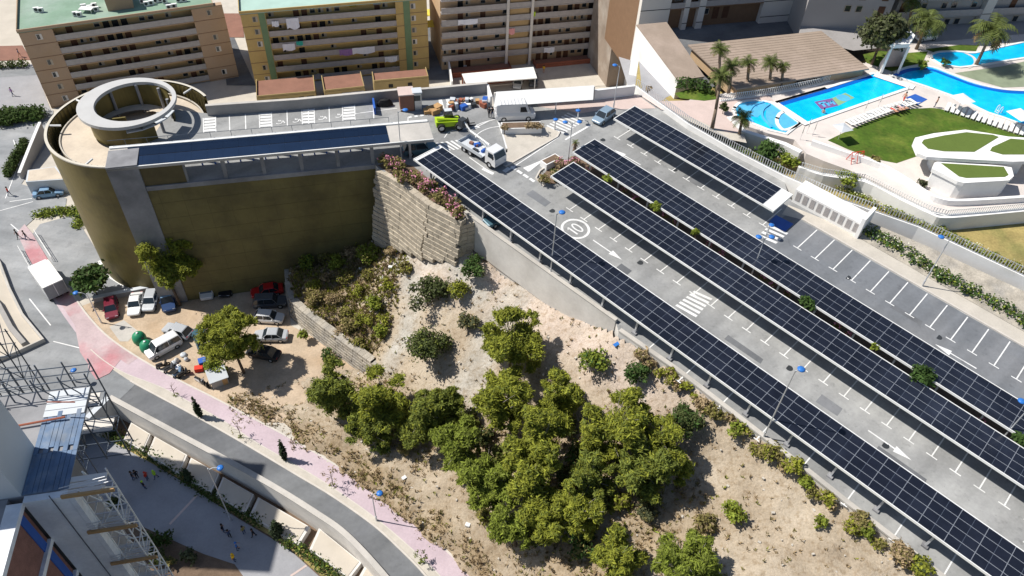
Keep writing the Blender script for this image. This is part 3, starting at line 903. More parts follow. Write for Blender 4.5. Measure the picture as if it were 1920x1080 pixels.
# ------------------------------------------------------------------ lamps
def lamp(label, base, head, group, double=False, base_z=None, aim=None, curved=False, grp_cat='street lamp', hmax=None):
    bp = D(*base) if base_z is None else P(*base, base_z)
    hs = np.arange(2, 13, .05)
    hh = hs[int(np.argmin([abs(proj([bp[0], bp[1], bp[2] + h])[1] - head[1]) for h in hs]))]
    if hmax: hh = min(hh, hmax)
    top = np.array([bp[0], bp[1], bp[2] + hh])
    # the head lies at the same height, offset sideways to meet the photograph
    hd = P(head[0], head[1], top[2])
    off = hd - top; off[2] = 0
    if np.linalg.norm(off) > 1.6: off *= 1.6 / np.linalg.norm(off)
    if np.linalg.norm(off) < 0.5: off = np.array([0.5, 0.1, 0])
    t = thing('street_lamp', label, 'street lamp', bp, 0, group)
    b = MB(); b.tube((0, 0, 0), (0, 0, 0.9), 0.11, n=8); b.tube((0, 0, .9), (0, 0, hh - 0.15), 0.075, 0.05, n=8)
    b.build('pole', M['galv'], t)
    offs = [off] + ([-off] if double else [])
    for o_ in offs:
        b = MB(); b.path([(0, 0, hh - 0.4), tuple(o_ * 0.45 + [0, 0, hh + 0.02]), tuple(o_ + [0, 0, hh + 0.05])], [0.05, 0.045, 0.04], 6)
        b.build('arm', M['galv'], t)
        b = MB(); b.lathe([(0.02, 0.14), (0.22, 0.11), (0.36, 0.02), (0.34, -0.04), (0.02, -0.05)], tuple(o_ + [0, 0, hh]), 14)
        b.build('lamp_head', M['lamp_blue'], t, smooth=True)
    return t
gl = 'blue headed street lamps'
lamp('blue headed lamp rising across the first carport beside the painted speed circle', (1032, 514), (1054, 398), gl)
lamp('blue headed lamp on the slope kerb among olive shrubs, tall over the first carport', (1431, 820), (1492, 693), gl)
lamp('double blue headed lamp in the oleander strip near the short zebra crossing', (1408, 518), (1423, 444), gl, double=True)
lamp('blue headed lamp in the oleander strip nearest the right edge of the photo', (1868, 835), (1916, 752), gl)
lamp('blue headed lamp on the pale pavement beside the white flowered hedge', (1729, 536), (1765, 444), gl)
lamp('double blue headed lamp in the island bed at the head of the two middle carports', (1065, 303), (1060, 229), gl, double=True)
lamp('thin blue headed lamp beside the oleander bed at the end of the pergola', (753, 302), (760, 206), gl)
lamp('slim pale lamp on the pink corner pavement by the white rear wall', (1150, 203), (1153, 122), gl)
lamp('small blue headed lamp by the rear wall behind the white van', (1041, 213), (1040, 190), gl)
lamp('small blue headed lamp at the far side of the large zebra crossing', (1083, 224), (1084, 207), gl)
lamp('small blue headed lamp at the near side of the large zebra crossing', (1040, 243), (1042, 224), gl)
lamp('curved blue headed lamp leaning over the rubble beside the long trailer', (190, 605), (142, 549), gl, base_z=GZ)
lamp('blue headed lamp at the street junction beside the scaffolding', (142, 716), (138, 694), gl, base_z=GZ)
lamp('tall blue headed lamp in the dark hedge of the lower promenade', (433, 975), (413, 877), gl, base_z=LZ)
lamp('blue headed lamp on the planting strip of the pink footpath', (706, 976), (712, 925), gl, base_z=GZ)
lamp('blue headed lamp behind the white louvred hut at the end of the shortest carport', (1437, 440), (1447, 422), gl)
# ------------------------------------------------------------------ gold clad parking building
def parking_building():
    C = np.array([-49.8, 81.9]); R = 10.0
    t = thing('parking_building', 'round gold clad parking building with spiral ramp drum and long roofed parking deck', 'parking building', (C[0], C[1], GZ))
    o0 = Vector((C[0], C[1], GZ)); mi = Matrix.Translation(-o0)

    def put(b, nm, m, parent=t, **k):
        o = b.build(nm, m, parent, **k)
        o.matrix_local = mi if parent is t else Matrix.Identity(4)
        return o
    top = 4.0
    # drum wall: from the concrete pier round the west side to the rear wall
    a0, a1 = math.radians(-66), math.radians(-318)
    N_ = 72
    b = MB(); b.smooth = True
    ang = np.linspace(a0, a1, N_)
    for i in range(N_ - 1):
        for (rr, flip) in ((R, 0), (R - 0.35, 1)):
            p0 = (C[0] + rr * math.cos(ang[i]), C[1] + rr * math.sin(ang[i])); p1 = (C[0] + rr * math.cos(ang[i + 1]), C[1] + rr * math.sin(ang[i + 1]))
            zb = GZ if rr == R else 1.6
            f = [(*p1, zb), (*p0, zb), (*p0, top), (*p1, top)]
            b.face(f if not flip else f[::-1])
    put(b, 'gold_drum', M['gold'])
    b = MB()
    for i in range(N_ - 1):
        q_ = [(C[0] + rr * math.cos(a), C[1] + rr * math.sin(a), z) for (rr, a, z) in
              ((R + .06, ang[i], top + .12), (R + .06, ang[i + 1], top + .12), (R - .28, ang[i + 1], top + .12), (R - .28, ang[i], top + .12))]
        b.face(q_[::-1]); w = [(C[0] + (R + .06) * math.cos(a), C[1] + (R + .06) * math.sin(a), z) for a, z in ((ang[i + 1], top - .06), (ang[i], top - .06), (ang[i], top + .12), (ang[i + 1], top + .12))]
        b.face(w)
    put(b, 'rim', M['rim'])
    # radial ties between rim and ramp
    for a in (-100, -168, -205, -262, -300):
        b = MB(); a = math.radians(a); b.tube((C[0] + R * math.cos(a), C[1] + R * math.sin(a), top), (C[0] + (R - 1.6) * math.cos(a), C[1] + (R - 1.6) * math.sin(a), top - .1), 0.14, n=6)
        put(b, 'tie_beam', M['white_paint'])
    # vertical fins inside the parapet
    b = MB()
    for a in np.linspace(a0, a1, 60):
        b.tube((C[0] + (R - .45) * math.cos(a), C[1] + (R - .45) * math.sin(a), 1.6), (C[0] + (R - .45) * math.cos(a), C[1] + (R - .45) * math.sin(a), top), 0.05, n=4)
    put(b, 'fins', M['gold_mesh'])
    # ramp floor
    b = MB(); b.smooth = False
    angs = np.linspace(math.radians(-90), math.radians(-360 - 20), 80)
    for i in range(79):
        z0 = 2.75 - 0.7 * max(0, (i - 46) / 33.0); z1 = 2.75 - 0.7 * max(0, (i - 45) / 33.0)
        f = [(C[0] + r_ * math.cos(a), C[1] + r_ * math.sin(a), z) for r_, a, z in ((R - 1.25, angs[i], z0), (R - 1.25, angs[i + 1], z1), (4.6, angs[i + 1], z1), (4.6, angs[i], z0))]
        b.face(f[::-1])
        f = [(C[0] + (R - 1.25) * math.cos(a), C[1] + (R - 1.25) * math.sin(a), z) for a, z in ((angs[i + 1], z1 - .5), (angs[i], z0 - .5), (angs[i], z0), (angs[i + 1], z1))]
        b.face(f)
    put(b, 'ramp_floor', M['ramp_floor'])
    b = MB(); b.prism([(C[0] + (R - .4) * math.cos(a), C[1] + (R - .4) * math.sin(a)) for a in np.linspace(0, 2 * PI, 40)[:-1]], 0.2, 0.3)
    put(b, 'lower_ramp', M['ramp_floor'])
    b = MB()
    angs = np.linspace(math.radians(-90), math.radians(-330), 60)
    for i in range(59):
        b.wall([(C[0] + (R - 1.3) * math.cos(angs[k]), C[1] + (R - 1.3) * math.sin(angs[k]), 2.75) for k in (i, i + 1)], 0.18, 0.16)
    put(b, 'ramp_kerb', M['pave'])
    # inner drum and ring roof
    c2 = np.array([-50.1, 83.0]); rz = 6.0
    b = MB(); b.smooth = True
    an = np.linspace(math.radians(-180), math.radians(180), 73)
    for i in range(72):
        for r_, fl in ((5.05, 0), (4.9, 1)):
            zt = rz - 0.25
            f = [(c2[0] + r_ * math.cos(a), c2[1] + r_ * math.sin(a), z) for a, z in ((an[i], 2.6), (an[i + 1], 2.6), (an[i + 1], zt), (an[i], zt))]
            if math.degrees(an[i]) > -38 and math.degrees(an[i]) < 8: continue
            b.face(f if not fl else f[::-1])
    put(b, 'inner_drum', M['gold'])
    b = MB()
    for a in np.radians(np.arange(-180, 180, 40)):
        b.tube((c2[0] + 4.7 * math.cos(a), c2[1] + 4.7 * math.sin(a), .5), (c2[0] + 4.7 * math.cos(a), c2[1] + 4.7 * math.sin(a), rz - .2), 0.2, n=8)
    put(b, 'columns', M['grey_concrete'])
    b = MB(); b.lathe([(4.8, 1.6), (0.1, 1.6)], (c2[0], c2[1], 0), 40); put(b, 'inner_floor', M['ramp_floor'])
    b = MB()
    for a, hgt_ in ((-60, 2.0), (-30, 1.0), (200, 2.4)):
        a = math.radians(a); b.box((c2[0] + 2.5 * math.cos(a), c2[1] + 2.5 * math.sin(a), 1.6 + hgt_ / 2), (3.4, 0.25, hgt_), a)
    put(b, 'inner_walls', M['gold'])
    # ring roof with off-centre hole
    no = np.array([-49.4, 83.25]); ro = 5.9; ri = 4.65
    b = MB(); n = 64
    for i in range(n):
        t0, t1 = 2 * PI * i / n, 2 * PI * (i + 1) / n
        ou = [(c2[0] + ro * math.cos(a), c2[1] + ro * math.sin(a)) for a in (t0, t1)]
        inn = [(no[0] + ri * math.cos(a), no[1] + ri * math.sin(a)) for a in (t0, t1)]
        for z, fl in ((rz + .12, 0), (rz - .3, 1)):
            f = [(*ou[0], z), (*ou[1], z), (*inn[1], z), (*inn[0], z)]; b.face(f if not fl else f[::-1])
        b.face([(*ou[0], rz - .3), (*ou[1], rz - .3), (*ou[1], rz + .12), (*ou[0], rz + .12)])
        b.face([(*inn[1], rz - .3), (*inn[0], rz - .3), (*inn[0], rz + .12), (*inn[1], rz + .12)])
    put(b, 'ring_roof', M['ring_beige'])
    # glazed treads on the sunny side of the ring
    b = MB()
    for k, a in enumerate(np.radians([-62, -44, -26, -8])):
        p = np.array([c2[0] + 5.0 * math.cos(a), c2[1] + 5.0 * math.sin(a)])
        b.box((p[0], p[1], rz - 0.9), (1.9, 1.3, 0.1), a + PI / 2)
    put(b, 'roof_light', M['ring_grey'])
    # straight gold facade with pier, sill beam and open bays
    Fw = 30.4
    b = MB()
    zs = [FL(s)[2] - 0.55 for s in (0, Fw)]
    f0_, f1_ = FL(0, -.05, 0)[:2], FL(Fw, -.05, 0)[:2]
    b.face([[*f1_, GZ], [*f0_, GZ], [*f0_, zs[0]], [*f1_, zs[1]]])
    put(b, 'gold_facade', M['gold_face'])
    b = MB()
    for s in np.arange(2.6, Fw, 2.6):
        p = FL(s, -0.06); b.tube((p[0], p[1], GZ), (p[0], p[1], p[2] - .6), 0.011, n=4)
    for z in np.arange(GZ + 2.4, 1.0, 2.4):
        a, c = FL(0.2, -0.06, z), FL(Fw - .2, -0.06, z); b.tube(a, c, 0.012, n=4)
    put(b, 'panel_joints', M['gold_mesh'])
    b = MB(); b.wall([FL(0, -0.06) - [0, 0, .55], FL(Fw - 3.35, -0.06) - [0, 0, .55]], 0.62, 0.32); put(b, 'sill_beam', M['grey_concrete'])
    # tall concrete pier on the left end
    zt = FL(Fw)[2] + 3.25
    pr = [FL(Fw + .1, -0.25)[:2], FL(Fw - 3.3, -0.25)[:2], FL(Fw - 3.3, 3.2)[:2], FL(Fw + .1, 3.2)[:2]]
    b = MB(); b.prism(pr, GZ, zt); put(b, 'concrete_pier', M['grey_concrete'])
    # mesh screen in the first bay
    b = MB()
    s0, s1 = Fw - 3.35, Fw - 8.0
    b.face([FL(s1, -.06, FL(s1)[2] - .5), FL(s1, -.06, FL(s1)[2] + 2.9), FL(s0, -.06, FL(s0)[2] + 2.9), FL(s0, -.06, FL(s0)[2] - .5)])
    put(b, 'mesh_screen', M['gold_mesh'])
    # columns along the sill
    for s in (22.4, 17.9, 13.4, 8.9, 4.5, 0.2):
        b = MB(); p = FL(s, 0.28); b.box((p[0], p[1], p[2] + 1.45), (0.42, 0.55, 2.9), math.radians(16.8))
        put(b, 'column', M['grey_concrete'])
    for s in (20.5, 16, 11.5, 7, 2.5, -3.2):
        b = MB(); p = FL(s, 3.9); b.box((p[0], p[1], p[2] + 1.45), (0.3, 0.3, 2.9), math.radians(16.8))
        put(b, 'column', M['steel'])
    b = MB(); p = FL(-4.6, 0.5); b.box((p[0], p[1], p[2] + 1.45), (0.3, 0.3, 2.9), math.radians(16.8)); put(b, 'column', M['steel'])
    # blue posts inside
    for s in np.arange(1.2, 22, 1.5):
        b = MB(); p = FL(s, 3.1); b.box((p[0], p[1], p[2] + .5), (0.14, 0.14, 1.0)); put(b, 'blue_bollard', M['blue_paint'])
    # roof
    sL, sR = Fw + .1, -7.6
    hgt = 3.0
    b = MB()
    def RP(s, back, dz): p = FL(s, back); return np.array([p[0], p[1], p[2] + hgt + dz])
    def slab(b, s0, s1, b0, b1, d0, d1):
        vs = [RP(s, bk, dz) for dz in (d0, d1) for s, bk in ((s0, b0), (s1, b0), (s1, b1), (s0, b1))]
        b.mesh(vs, [(3, 2, 1, 0), (4, 5, 6, 7), (0, 1, 5, 4), (1, 2, 6, 5), (2, 3, 7, 6), (3, 0, 4, 7)])
    slab(b, sL, sR, -0.25, 4.0, -0.25, 0.06); put(b, 'roof_slab', M['concrete'])
    b = MB(); slab(b, sL - .1, sR + .1, 3.55, 3.95, 0.062, 0.22); slab(b, sL, sR, -.25, -.12, 0.062, .14); put(b, 'roof_edge', M['white_paint'])
    for i in range(17):
        w = (Fw - 2.0 + 2.1) / 17.0
        s0 = Fw - 2.0 - i * w
        for k, (b0, b1) in enumerate(((-.08, 1.7), (1.78, 3.5))):
            b = MB(); slab(b, s0, s0 - w + 0.01, b0, b1, 0.085, 0.14); put(b, 'roof_solar_panel', M['pergola_panel'] if k == 0 else M['pergola_dark'])
    # cable and slim guard rail along the rear roof edge
    b = MB(); b.tube(RP(sL, 4.1, .9), RP(sR + 5, 4.1, .9), 0.03, n=5)
    for s in np.arange(sR + 5, sL, 2.4): b.tube(RP(s, 4.1, .1), RP(s, 4.1, .9), 0.03, n=5)
    put(b, 'roof_rail', M['scaf'])
    return t
parking_building()

# ------------------------------------------------------------------ walls on and round the deck
def wall_thing(name, label, cat, pts, h, w, m, base=None, cap=None, group=None):
    t = thing(name, label, cat, pts[0], 0, group)
    o0 = np.array(pts[0], float)
    b = MB(); b.wall([np.array(p) - o0 for p in pts], h, w, None if base is None else base - o0[2]); b.build('wall', m, t)
    if cap is not None:
        b = MB(); hh = h if hasattr(h, '__len__') else [h] * len(pts)
        b.wall([np.array(p) - o0 + [0, 0, hh[i] + .002] for i, p in enumerate(pts)], 0.09, w + 0.12); b.build('coping', cap, t)
    return t
wall_thing('rear_wall', 'long grey wall behind the disabled parking bays, level with the pergola', 'wall', DX([(390, 216), (560, 204), (752, 185), (795, 184), (913, 173)]), 1.45, 0.35, M['dark_wall'], GZ, M['concrete'])
wall_thing('rear_wall', 'short return wall stepping down beside the stacked site materials', 'wall', DX([(914, 173), (921, 196)]), 1.3, 0.3, M['white_wall'], GZ)
t = wall_thing('white_wall', 'white rear wall with a broad white top strip behind the delivery van', 'wall', DX([(926, 200), (978, 196), (1112, 187)]), 2.2, 0.3, M['wall_concrete'], GZ)
o0 = D(926, 200)
b = MB(); f0 = [D(926, 200, 2.22), D(1112, 187, 2.22)]; sh = np.array([0.15, 2.6, 0.75])
b.face([f0[0] - o0, f0[1] - o0, f0[1] - o0 + sh, f0[0] - o0 + sh]); b.build('sloping_top', M['white_paint'], t)
wall_thing('white_wall', 'low white wall along the pink corner pavement', 'wall', DX([(1113, 187), (1188, 178)]), 1.5, 0.3, M['white_wall'], GZ, M['white_paint'])

# white concrete wall along the pine slope
pts = [D(872, 401), D(930, 444), D(1000, 494), D(1075, 548), D(1155, 605)]
wall_thing('slope_wall', 'long smooth pale concrete wall below the first solar carport', 'wall', [p + [0, 0, -4.6] for p in pts], [5.0, 5.0, 5.0, 5.0, 5.0], 0.35, M['wall_concrete'], None, M['concrete'])


def block_wall(name, label, line_top, base_z, batter, course, m, depth=0.9, seed=1):
    """dry stacked segmental block wall: one thing, courses of split blocks stepping back"""
    rr = random.Random(seed)
    o0 = np.array(line_top[0], float)
    t = thing(name, label, 'retaining wall', o0)
    pts = [np.array(p, float) - o0 for p in line_top]
    L = [0]
    for i in range(1, len(pts)): L.append(L[-1] + np.linalg.norm((pts[i] - pts[i - 1])[:2]))
    b = MB()
    zt_max = max(p[2] for p in pts)
    bz = base_z if hasattr(base_z, '__call__') else (lambda s: base_z - o0[2])

    def at(s):
        for i in range(1, len(L)):
            if s <= L[i] + 1e-6 or i == len(L) - 1:
                f = (s - L[i - 1]) / (L[i] - L[i - 1] + 1e-9); p = pts[i - 1] + (pts[i] - pts[i - 1]) * f
                d = (pts[i] - pts[i - 1])[:2]; d = d / np.linalg.norm(d); return p, d
    s = 0.0; row = 0
    zlow = min(bz(0), bz(L[-1]))
    z = zt_max
    while z > zlow:
        s = -rr.uniform(0, .5)
        while s < L[-1]:
            w = rr.uniform(0.75, 1.1); sc = min(max(s + w / 2, 0), L[-1])
            p, d = at(sc)
            if z - course <= p[2] + 0.05 and z > bz(sc) - 0.4:
                nrm = np.array([d[1], -d[0]])
                off = (p[2] - z) * batter + rr.uniform(-0.025, 0.025)
                c = p[:2] + nrm * off
                b.box((c[0], c[1], z - course / 2 - 0.02), (w - 0.03, depth, course - 0.05), math.atan2(d[1], d[0]))
            s += w
        z -= course
    b.build('block_courses', m, t)
    # backing so that no light passes between blocks
    b = MB(); b.wall([np.array([p[0], p[1], zlow]) for p in pts], [p[2] - zlow - .1 for p in pts], depth * 0.55); b.build('backing', M['soil'], t)
    return t
sw = [D(709, 317), D(735, 331), D(760, 349), D(805, 386), D(862, 419)]
zl0 = -9.3 - sw[0][2]; zl1 = -3.9 - sw[0][2]
_len = sum(np.linalg.norm((sw[i + 1] - sw[i])[:2]) for i in range(4))
block_wall('stone_wall', 'tall battered block retaining wall under the pink oleander bed', sw, lambda s: zl0 + (zl1 - zl0) * min(max(s / _len, 0), 1), 0.16, 0.66, M['block_wall'], seed=4)
ret = [D(862, 419), D(883, 414)]
block_wall('stone_wall', 'short dark return of the block wall where it meets the pale concrete wall', ret, lambda s: -4.2 - ret[0][2], 0.0, 0.62, M['block_wall'], seed=9)
lw = [P(540, 500, -13.8), P(541, 530, -13.8), P(549, 560, -13.8), P(572, 580, -13.8), P(600, 602, -13.8), P(650, 640, -13.9), P(704, 682, -14.2)]
block_wall('stone_wall', 'lower block retaining wall curving round the parked cars below the weedy terrace', lw[::1], lambda s: GZ - 13.8 * -1 - 0.2, 0.12, 0.5, M['stone'], depth=1.0, seed=5)
# ------------------------------------------------------------------ gallery apartment blocks
def block_frame(pl, pr, ztop, base):
    a = P(*pl, ztop); c = P(*pr, ztop); d = c - a
    return (a[0], a[1], base), math.atan2(d[1], d[0]), float(np.linalg.norm(d[:2])), ztop - base


def windows(t, lst, fm, gm, y):
    for (x, z, w, h) in lst:
        b = MB(); b.b2(x - w / 2 - .06, x + w / 2 + .06, y - 0.05, y - .012, z - h / 2 - .06, z + h / 2 + .06); f = b.build('window', fm, t)
        b = MB(); b.b2(x - w / 2, x + w / 2, y - 0.062, y - .052, z - h / 2, z + h / 2); b.build('pane', gm, f)


def gallery_block(name, label, pl, pr, ztop, base, floors, piers, wallm, pierm, roofm, rec=1.15, depth=13, seed=1, parapet=True, door_xs=(), strips=(), openk=1.0, Hx=None):
    o0, az, W, H = block_frame(pl, pr, ztop, base)
    H = Hx or H
    t = thing(name, label, 'apartment block', o0, az)
    fh = H / floors; rr = random.Random(seed)
    b = MB(); b.b2(0, W, rec, depth, 0, H); b.build('wall', wallm, t)
    b = MB(); b.b2(-.15, W + .15, -0.1, depth + .2, H, H + 0.12); b.build('roof', roofm, t)
    b = MB()
    b.wall([(-.1, depth, H + .12), (-.1, -.05, H + .12), (W + .1, -.05, H + .12), (W + .1, depth, H + .12)], 0.45 if parapet else 0.2, 0.18)
    b.build('parapet', pierm, t)
    for (x0, x1) in piers:
        b = MB(); b.b2(x0, x1, -0.0, rec - .003, 0, H - .003); pr_ = b.build('pier', pierm, t)
        b = MB()
        for k in range(1, floors + 1):
            z = k * fh - 0.02; b.b2(x0 - .02, x1 + .02, -0.03, -.004, z - .09, z + .0)
        b.build('floor_seam', M['seam'], pr_)
        for k in range(floors):
            if rr.random() < 0.75:
                w = MB(); xm = x0 + (x1 - x0) * 0.55; z = (k + .52) * fh
                w.b2(xm - .45, xm + .45, -0.04, -.006, z - .5, z + .5); f = w.build('window', M['shutter'] if rr.random() < .5 else M['bld_white'], pr_)
                w = MB(); w.b2(xm - .36, xm + .1, -0.052, -.042, z - .42, z + .42); w.build('pane', M['glass'], f)
    for (x0, x1, mm) in strips:
        b = MB(); b.b2(x0, x1, -0.06, -.035, 0, H - .01); b.build('trim_strip', mm, t)
    spans = []
    edges = sorted(piers); cur = 0.0
    for (x0, x1) in edges:
        if x0 - cur > 1: spans.append((cur, x0))
        cur = x1
    if W - cur > 1: spans.append((cur, W))
    for k in range(floors):
        z = k * fh
        for (x0, x1) in spans:
            if k:
                b = MB(); b.b2(x0 + .01, x1 - .01, 0.02, rec - .004, z - .16, z)
                g = b.build('gallery', M['rail'] if openk < .9 else pierm, t)
                b = MB(); b.b2(x0 + .01, x1 - .01, 0.05, 0.09, z + .04, z + .98); b.b2(x0 + .01, x1 - .01, 0.02, 0.12, z + .98, z + 1.05)
                for xx in np.arange(x0 + 1.2, x1, 2.4): b.b2(xx - .04, xx + .04, .02, .12, z, z + 1.0)
                b.build('railing', M['rail'], g)
            x = x0 + 0.9
            while x < x1 - .9:
                r_ = rr.random()
                isdoor = any(abs(x / W - d_) < .02 for d_ in door_xs) or r_ < 0.16
                if isdoor:
                    b = MB(); b.b2(x - .5, x + .5, rec - .06, rec - .01, z + .02, z + 2.05); b.build('door', M['door_dark'] if rr.random() < .7 else M['black'], t)
                elif r_ < 0.50:
                    b = MB(); b.b2(x - .5, x + .5, rec - .05, rec - .01, z + .95, z + 1.95); f = b.build('window', M['shutter'], t)
                    b = MB(); b.b2(x - .42, x + rr.choice([.0, .42]), rec - .062, rec - .052, z + 1.03, z + 1.87); b.build('pane', M['glass'], f)
                if rr.random() < .07:
                    b = MB(); b.mesh([(x - .7, rec - .55, z + 1.75), (x + .7, rec - .55, z + 1.75), (x + .7, rec - .02, z + 2.1), (x - .7, rec - .02, z + 2.1)], [(0, 1, 2, 3), (3, 2, 1, 0)]); b.build('awning', M[rr.choice(['bld_white', 'cloth_white', 'green_trim', 'terracotta', 'awning_yellow'])], t)
                elif rr.random() < .08:
                    b = MB(); b.b2(x + .55, x + 1.15, rec - .32, rec - .02, z + .1, z + .6); b.build('wall_air_conditioner', M['white_paint'], t)
                x += 1.45
    return t, o0, az, W, H, fh


B1 = gallery_block('apartment_block', 'tan gallery apartment block with green roof behind the round parking building', (34, 62), (399, 11), -2.75, -19.0, 7,
                   [(0, 5.0), (27.2, 32.5)], M['bld_ochre'], M['bld_tan'], M['roof_green'], seed=3, door_xs=(.22, .49, .52, .82))
B2 = gallery_block('apartment_block', 'yellow gallery apartment block with laundry and green vertical strips', (450, 27), (790, -1), -2.65, -19.0, 7,
                   [(0, 4.2), (27.2, 33.0)], M['bld_yellow'], M['bld_yellow'], M['roof_pale_green'], seed=8, door_xs=(.3, .5, .75), strips=((3.0, 4.1, M['green_trim']), (28.6, 29.8, M['green_trim'])))
B3 = gallery_block('apartment_block', 'brown gallery apartment block with thin white rails behind the white car shelter', (827, 3), (1146, -22), -2.6, -17.0, 8,
                   [], M['bld_brown'], M['bld_brown'], M['roof_green'], seed=13, rec=1.1, door_xs=(.13, .18, .42, .6, .64, .88, .92), openk=.5, Hx=19.2)
# pilasters on the brown block
for fx in (0.385, 0.53):
    b = MB(); x = B3[3] * fx; b.b2(x - .25, x + .25, -0.25, 0.04, 0, B3[4]); b.build('pilaster', M['bld_white'], B3[0])
b = MB(); b.b2(B3[3] * .40, B3[3] * .515, 0.3, 1.09, 0, B3[4] - .01); b.build('stair_bay', M['bld_ochre'], B3[0])
# stair house on roof of first block
b = MB(); b.b2(14, 18.2, 3.2, 7.2, B1[4] + .13, B1[4] + 2.7); sh_ = b.build('stair_house', M['bld_tan'], B1[0])
b = MB(); b.b2(13.8, 18.4, 3.0, 7.4, B1[4] + 2.7, B1[4] + 2.85); b.build('stair_house_roof', M['bld_white'], sh_)


def local(o0, az, x, y, z):
    return (o0[0] + x * math.cos(az) - y * math.sin(az), o0[1] + x * math.sin(az) + y * math.cos(az), o0[2] + z)


def ac_unit(label, px, py, group='air conditioners on the green roof'):
    p = P(px, py, -2.75 + .12)
    t = thing('air_conditioner', label, 'air conditioner', p, B1[2], group)
    b = MB(); b.b2(-.45, .45, -.2, .2, .12, .8); b.b2(-.4, .4, -.18, .18, 0, .12); b.build('casing', M['white_paint'], t)
    b = MB(); b.tube((-.08, -.205, .46), (-.08, -.222, .46), 0.26, n=14); b.build('fan_grille', M['dark_steel'], t)
for i, (x, y) in enumerate(((70, 22), (78, 23), (143, 30), (150, 31), (158, 16), (170, 18), (178, 14), (182, 21), (268, 6), (276, 11), (285, 9), (293, 5), (302, 3), (310, 6), (318, 17), (328, 15), (336, 4), (346, 3))):
    ac_unit('white air conditioner standing on the green roof of the tan block', x, y)
b = MB()
dish = thing('roof_terrace_table', 'pale low table cluster on the green roof between air conditioners', 'table', P(164, 22, -2.6))
b.b2(-1.1, 1.1, -.7, .7, .6, .68); b.build('top', M['white_paint'], dish)
for sx in (-1, 1):
    for sy in (-.6, .6):
        b = MB(); b.b2(sx - .04, sx + .04, sy - .04, sy + .04, 0, .6); b.build('leg', M['galv'], dish)

# laundry on the yellow block
def laundry(label, x, z, w, h, m, blk, drop=.25):
    o0, az = blk[1], blk[2]
    me = MB(); n = 6
    for i in range(n):
        x0, x1 = -w / 2 + w * i / n, -w / 2 + w * (i + 1) / n
        d0, d1 = 0.05 * math.sin(i * 2.1), 0.05 * math.sin((i + 1) * 2.1)
        k0, k1 = -h * (1 - .12 * math.sin(i * 1.3)), -h * (1 - .12 * math.sin((i + 1) * 1.3))
        for off in (0, .015):
            f = [(x0, d0 * 2 + off, k0), (x1, d1 * 2 + off, k1), (x1, d1 + off, 0), (x0, d0 + off, 0)]
            me.face(f if not off else f[::-1])
    o = me.build('laundry', m); p = local(o0, az, x, -.12, z); o.location = p; o.rotation_euler = (0, 0, az)
    tag(o, label, 'laundry', 'laundry on the gallery railings')
f2 = B2[5]
laundry('pale blue sheet hanging from the top left gallery rail of the yellow block', 8.6, 6 * f2 + .9, 2.2, 2.0, M['cloth_white'], B2)
laundry('small white towel hanging left of the pale blue sheet', 5.6, 6 * f2 + .6, 1.2, 1.0, M['cloth_white'], B2)
laundry('white sheet hanging at the left pier of the yellow block, three rows below the roof', 7.2, 4 * f2 + .8, 2.2, 1.3, M['cloth_white'], B2)
laundry('teal cloth beside a white sheet on the yellow block', 9.2, 4 * f2 + 1.1, 1.2, .8, M['cloth_teal'], B2)
laundry('purple cloth on the middle gallery of the yellow block', 17.3, 3 * f2 + 1.0, 2.4, 1.2, M['cloth_purple'], B2)
laundry('long white sheet beside the purple cloth', 20.6, 3 * f2 + 1.1, 4.2, 1.3, M['cloth_white'], B2)
laundry('white sheet at the right end of the yellow block galleries', 25.6, 2 * f2 + 1.0, 2.4, 1.1, M['cloth_white'], B2)
laundry('white washing line of shirts on the brown block', 5.0, 4 * B3[5] + 1.0, 3.8, 1.0, M['cloth_white'], B3)
laundry('pink cloth in the stair bay of the brown block', 13.6, 3 * B3[5] + .8, 1.3, 1.2, M['cloth_pink'], B3)
laundry('lime cloth on a rail in the right half of the brown block', 17.8, 4 * B3[5] + 1.4, .9, .9, M['lime'], B3)
laundry('large white cloth above the yard at the foot of the brown block', 21.6, 1 * B3[5] + .9, 2.2, 1.1, M['cloth_white'], B3)

# low terrace annexes at the foot of the yellow and brown blocks
def annex(label, px, z, wm, rm_, feat=()):
    q_ = [P(x, y, z) for x, y in px]; d = q_[1] - q_[0]; az = math.atan2(d[1], d[0]); W = float(np.linalg.norm(d[:2])); dp = float(np.linalg.norm((q_[3] - q_[0])[:2])); h = z - GZ
    t = thing('terrace_annex', label, 'annex', (q_[0][0], q_[0][1], GZ), az)
    b = MB(); b.b2(0, W, 0, dp, -.1, h); b.build('wall', wm, t)
    b = MB(); b.b2(.1, W - .1, .1, dp - .05, h + .003, h + .05); b.build('terrace_floor', rm_, t)
    b = MB(); b.wall([(.08, dp, h + .05), (.08, .08, h + .05), (W - .08, .08, h + .05), (W - .08, dp, h + .05)], .35, .15); b.build('parapet', wm, t)
    for (f, w, z0, z1) in feat:
        x = f * W; b = MB(); b.b2(x - w / 2, x + w / 2, -.05, -.005, h - z0, h - z1); b.build('opening', M['black'], t)
    return t
annex('red tiled terrace annex at the left foot of the yellow block', ((481, 184), (592, 174), (588, 144), (500, 152)), -13.8, M['annex_wall'], M['terracotta'], ((.12, .7, 1.6, .7), (.3, 1.3, 1.0, .5), (.55, 1.6, 1.9, .6), (.75, .8, 2.2, .5), (.9, 1.2, 2.2, .5)))
annex('red tiled terrace annex in the middle foot of the yellow block', ((608, 173), (684, 165), (680, 138), (604, 145)), -13.8, M['annex_wall'], M['terracotta'], ((.2, .9, 1.6, .6),))
annex('red tiled terrace annex at the right foot of the yellow block', ((701, 155), (804, 146), (801, 130), (697, 138)), -13.2, M['annex_wall'], M['terracotta'], ((.3, .8, 1.3, .6), (.65, .8, 1.3, .6)))
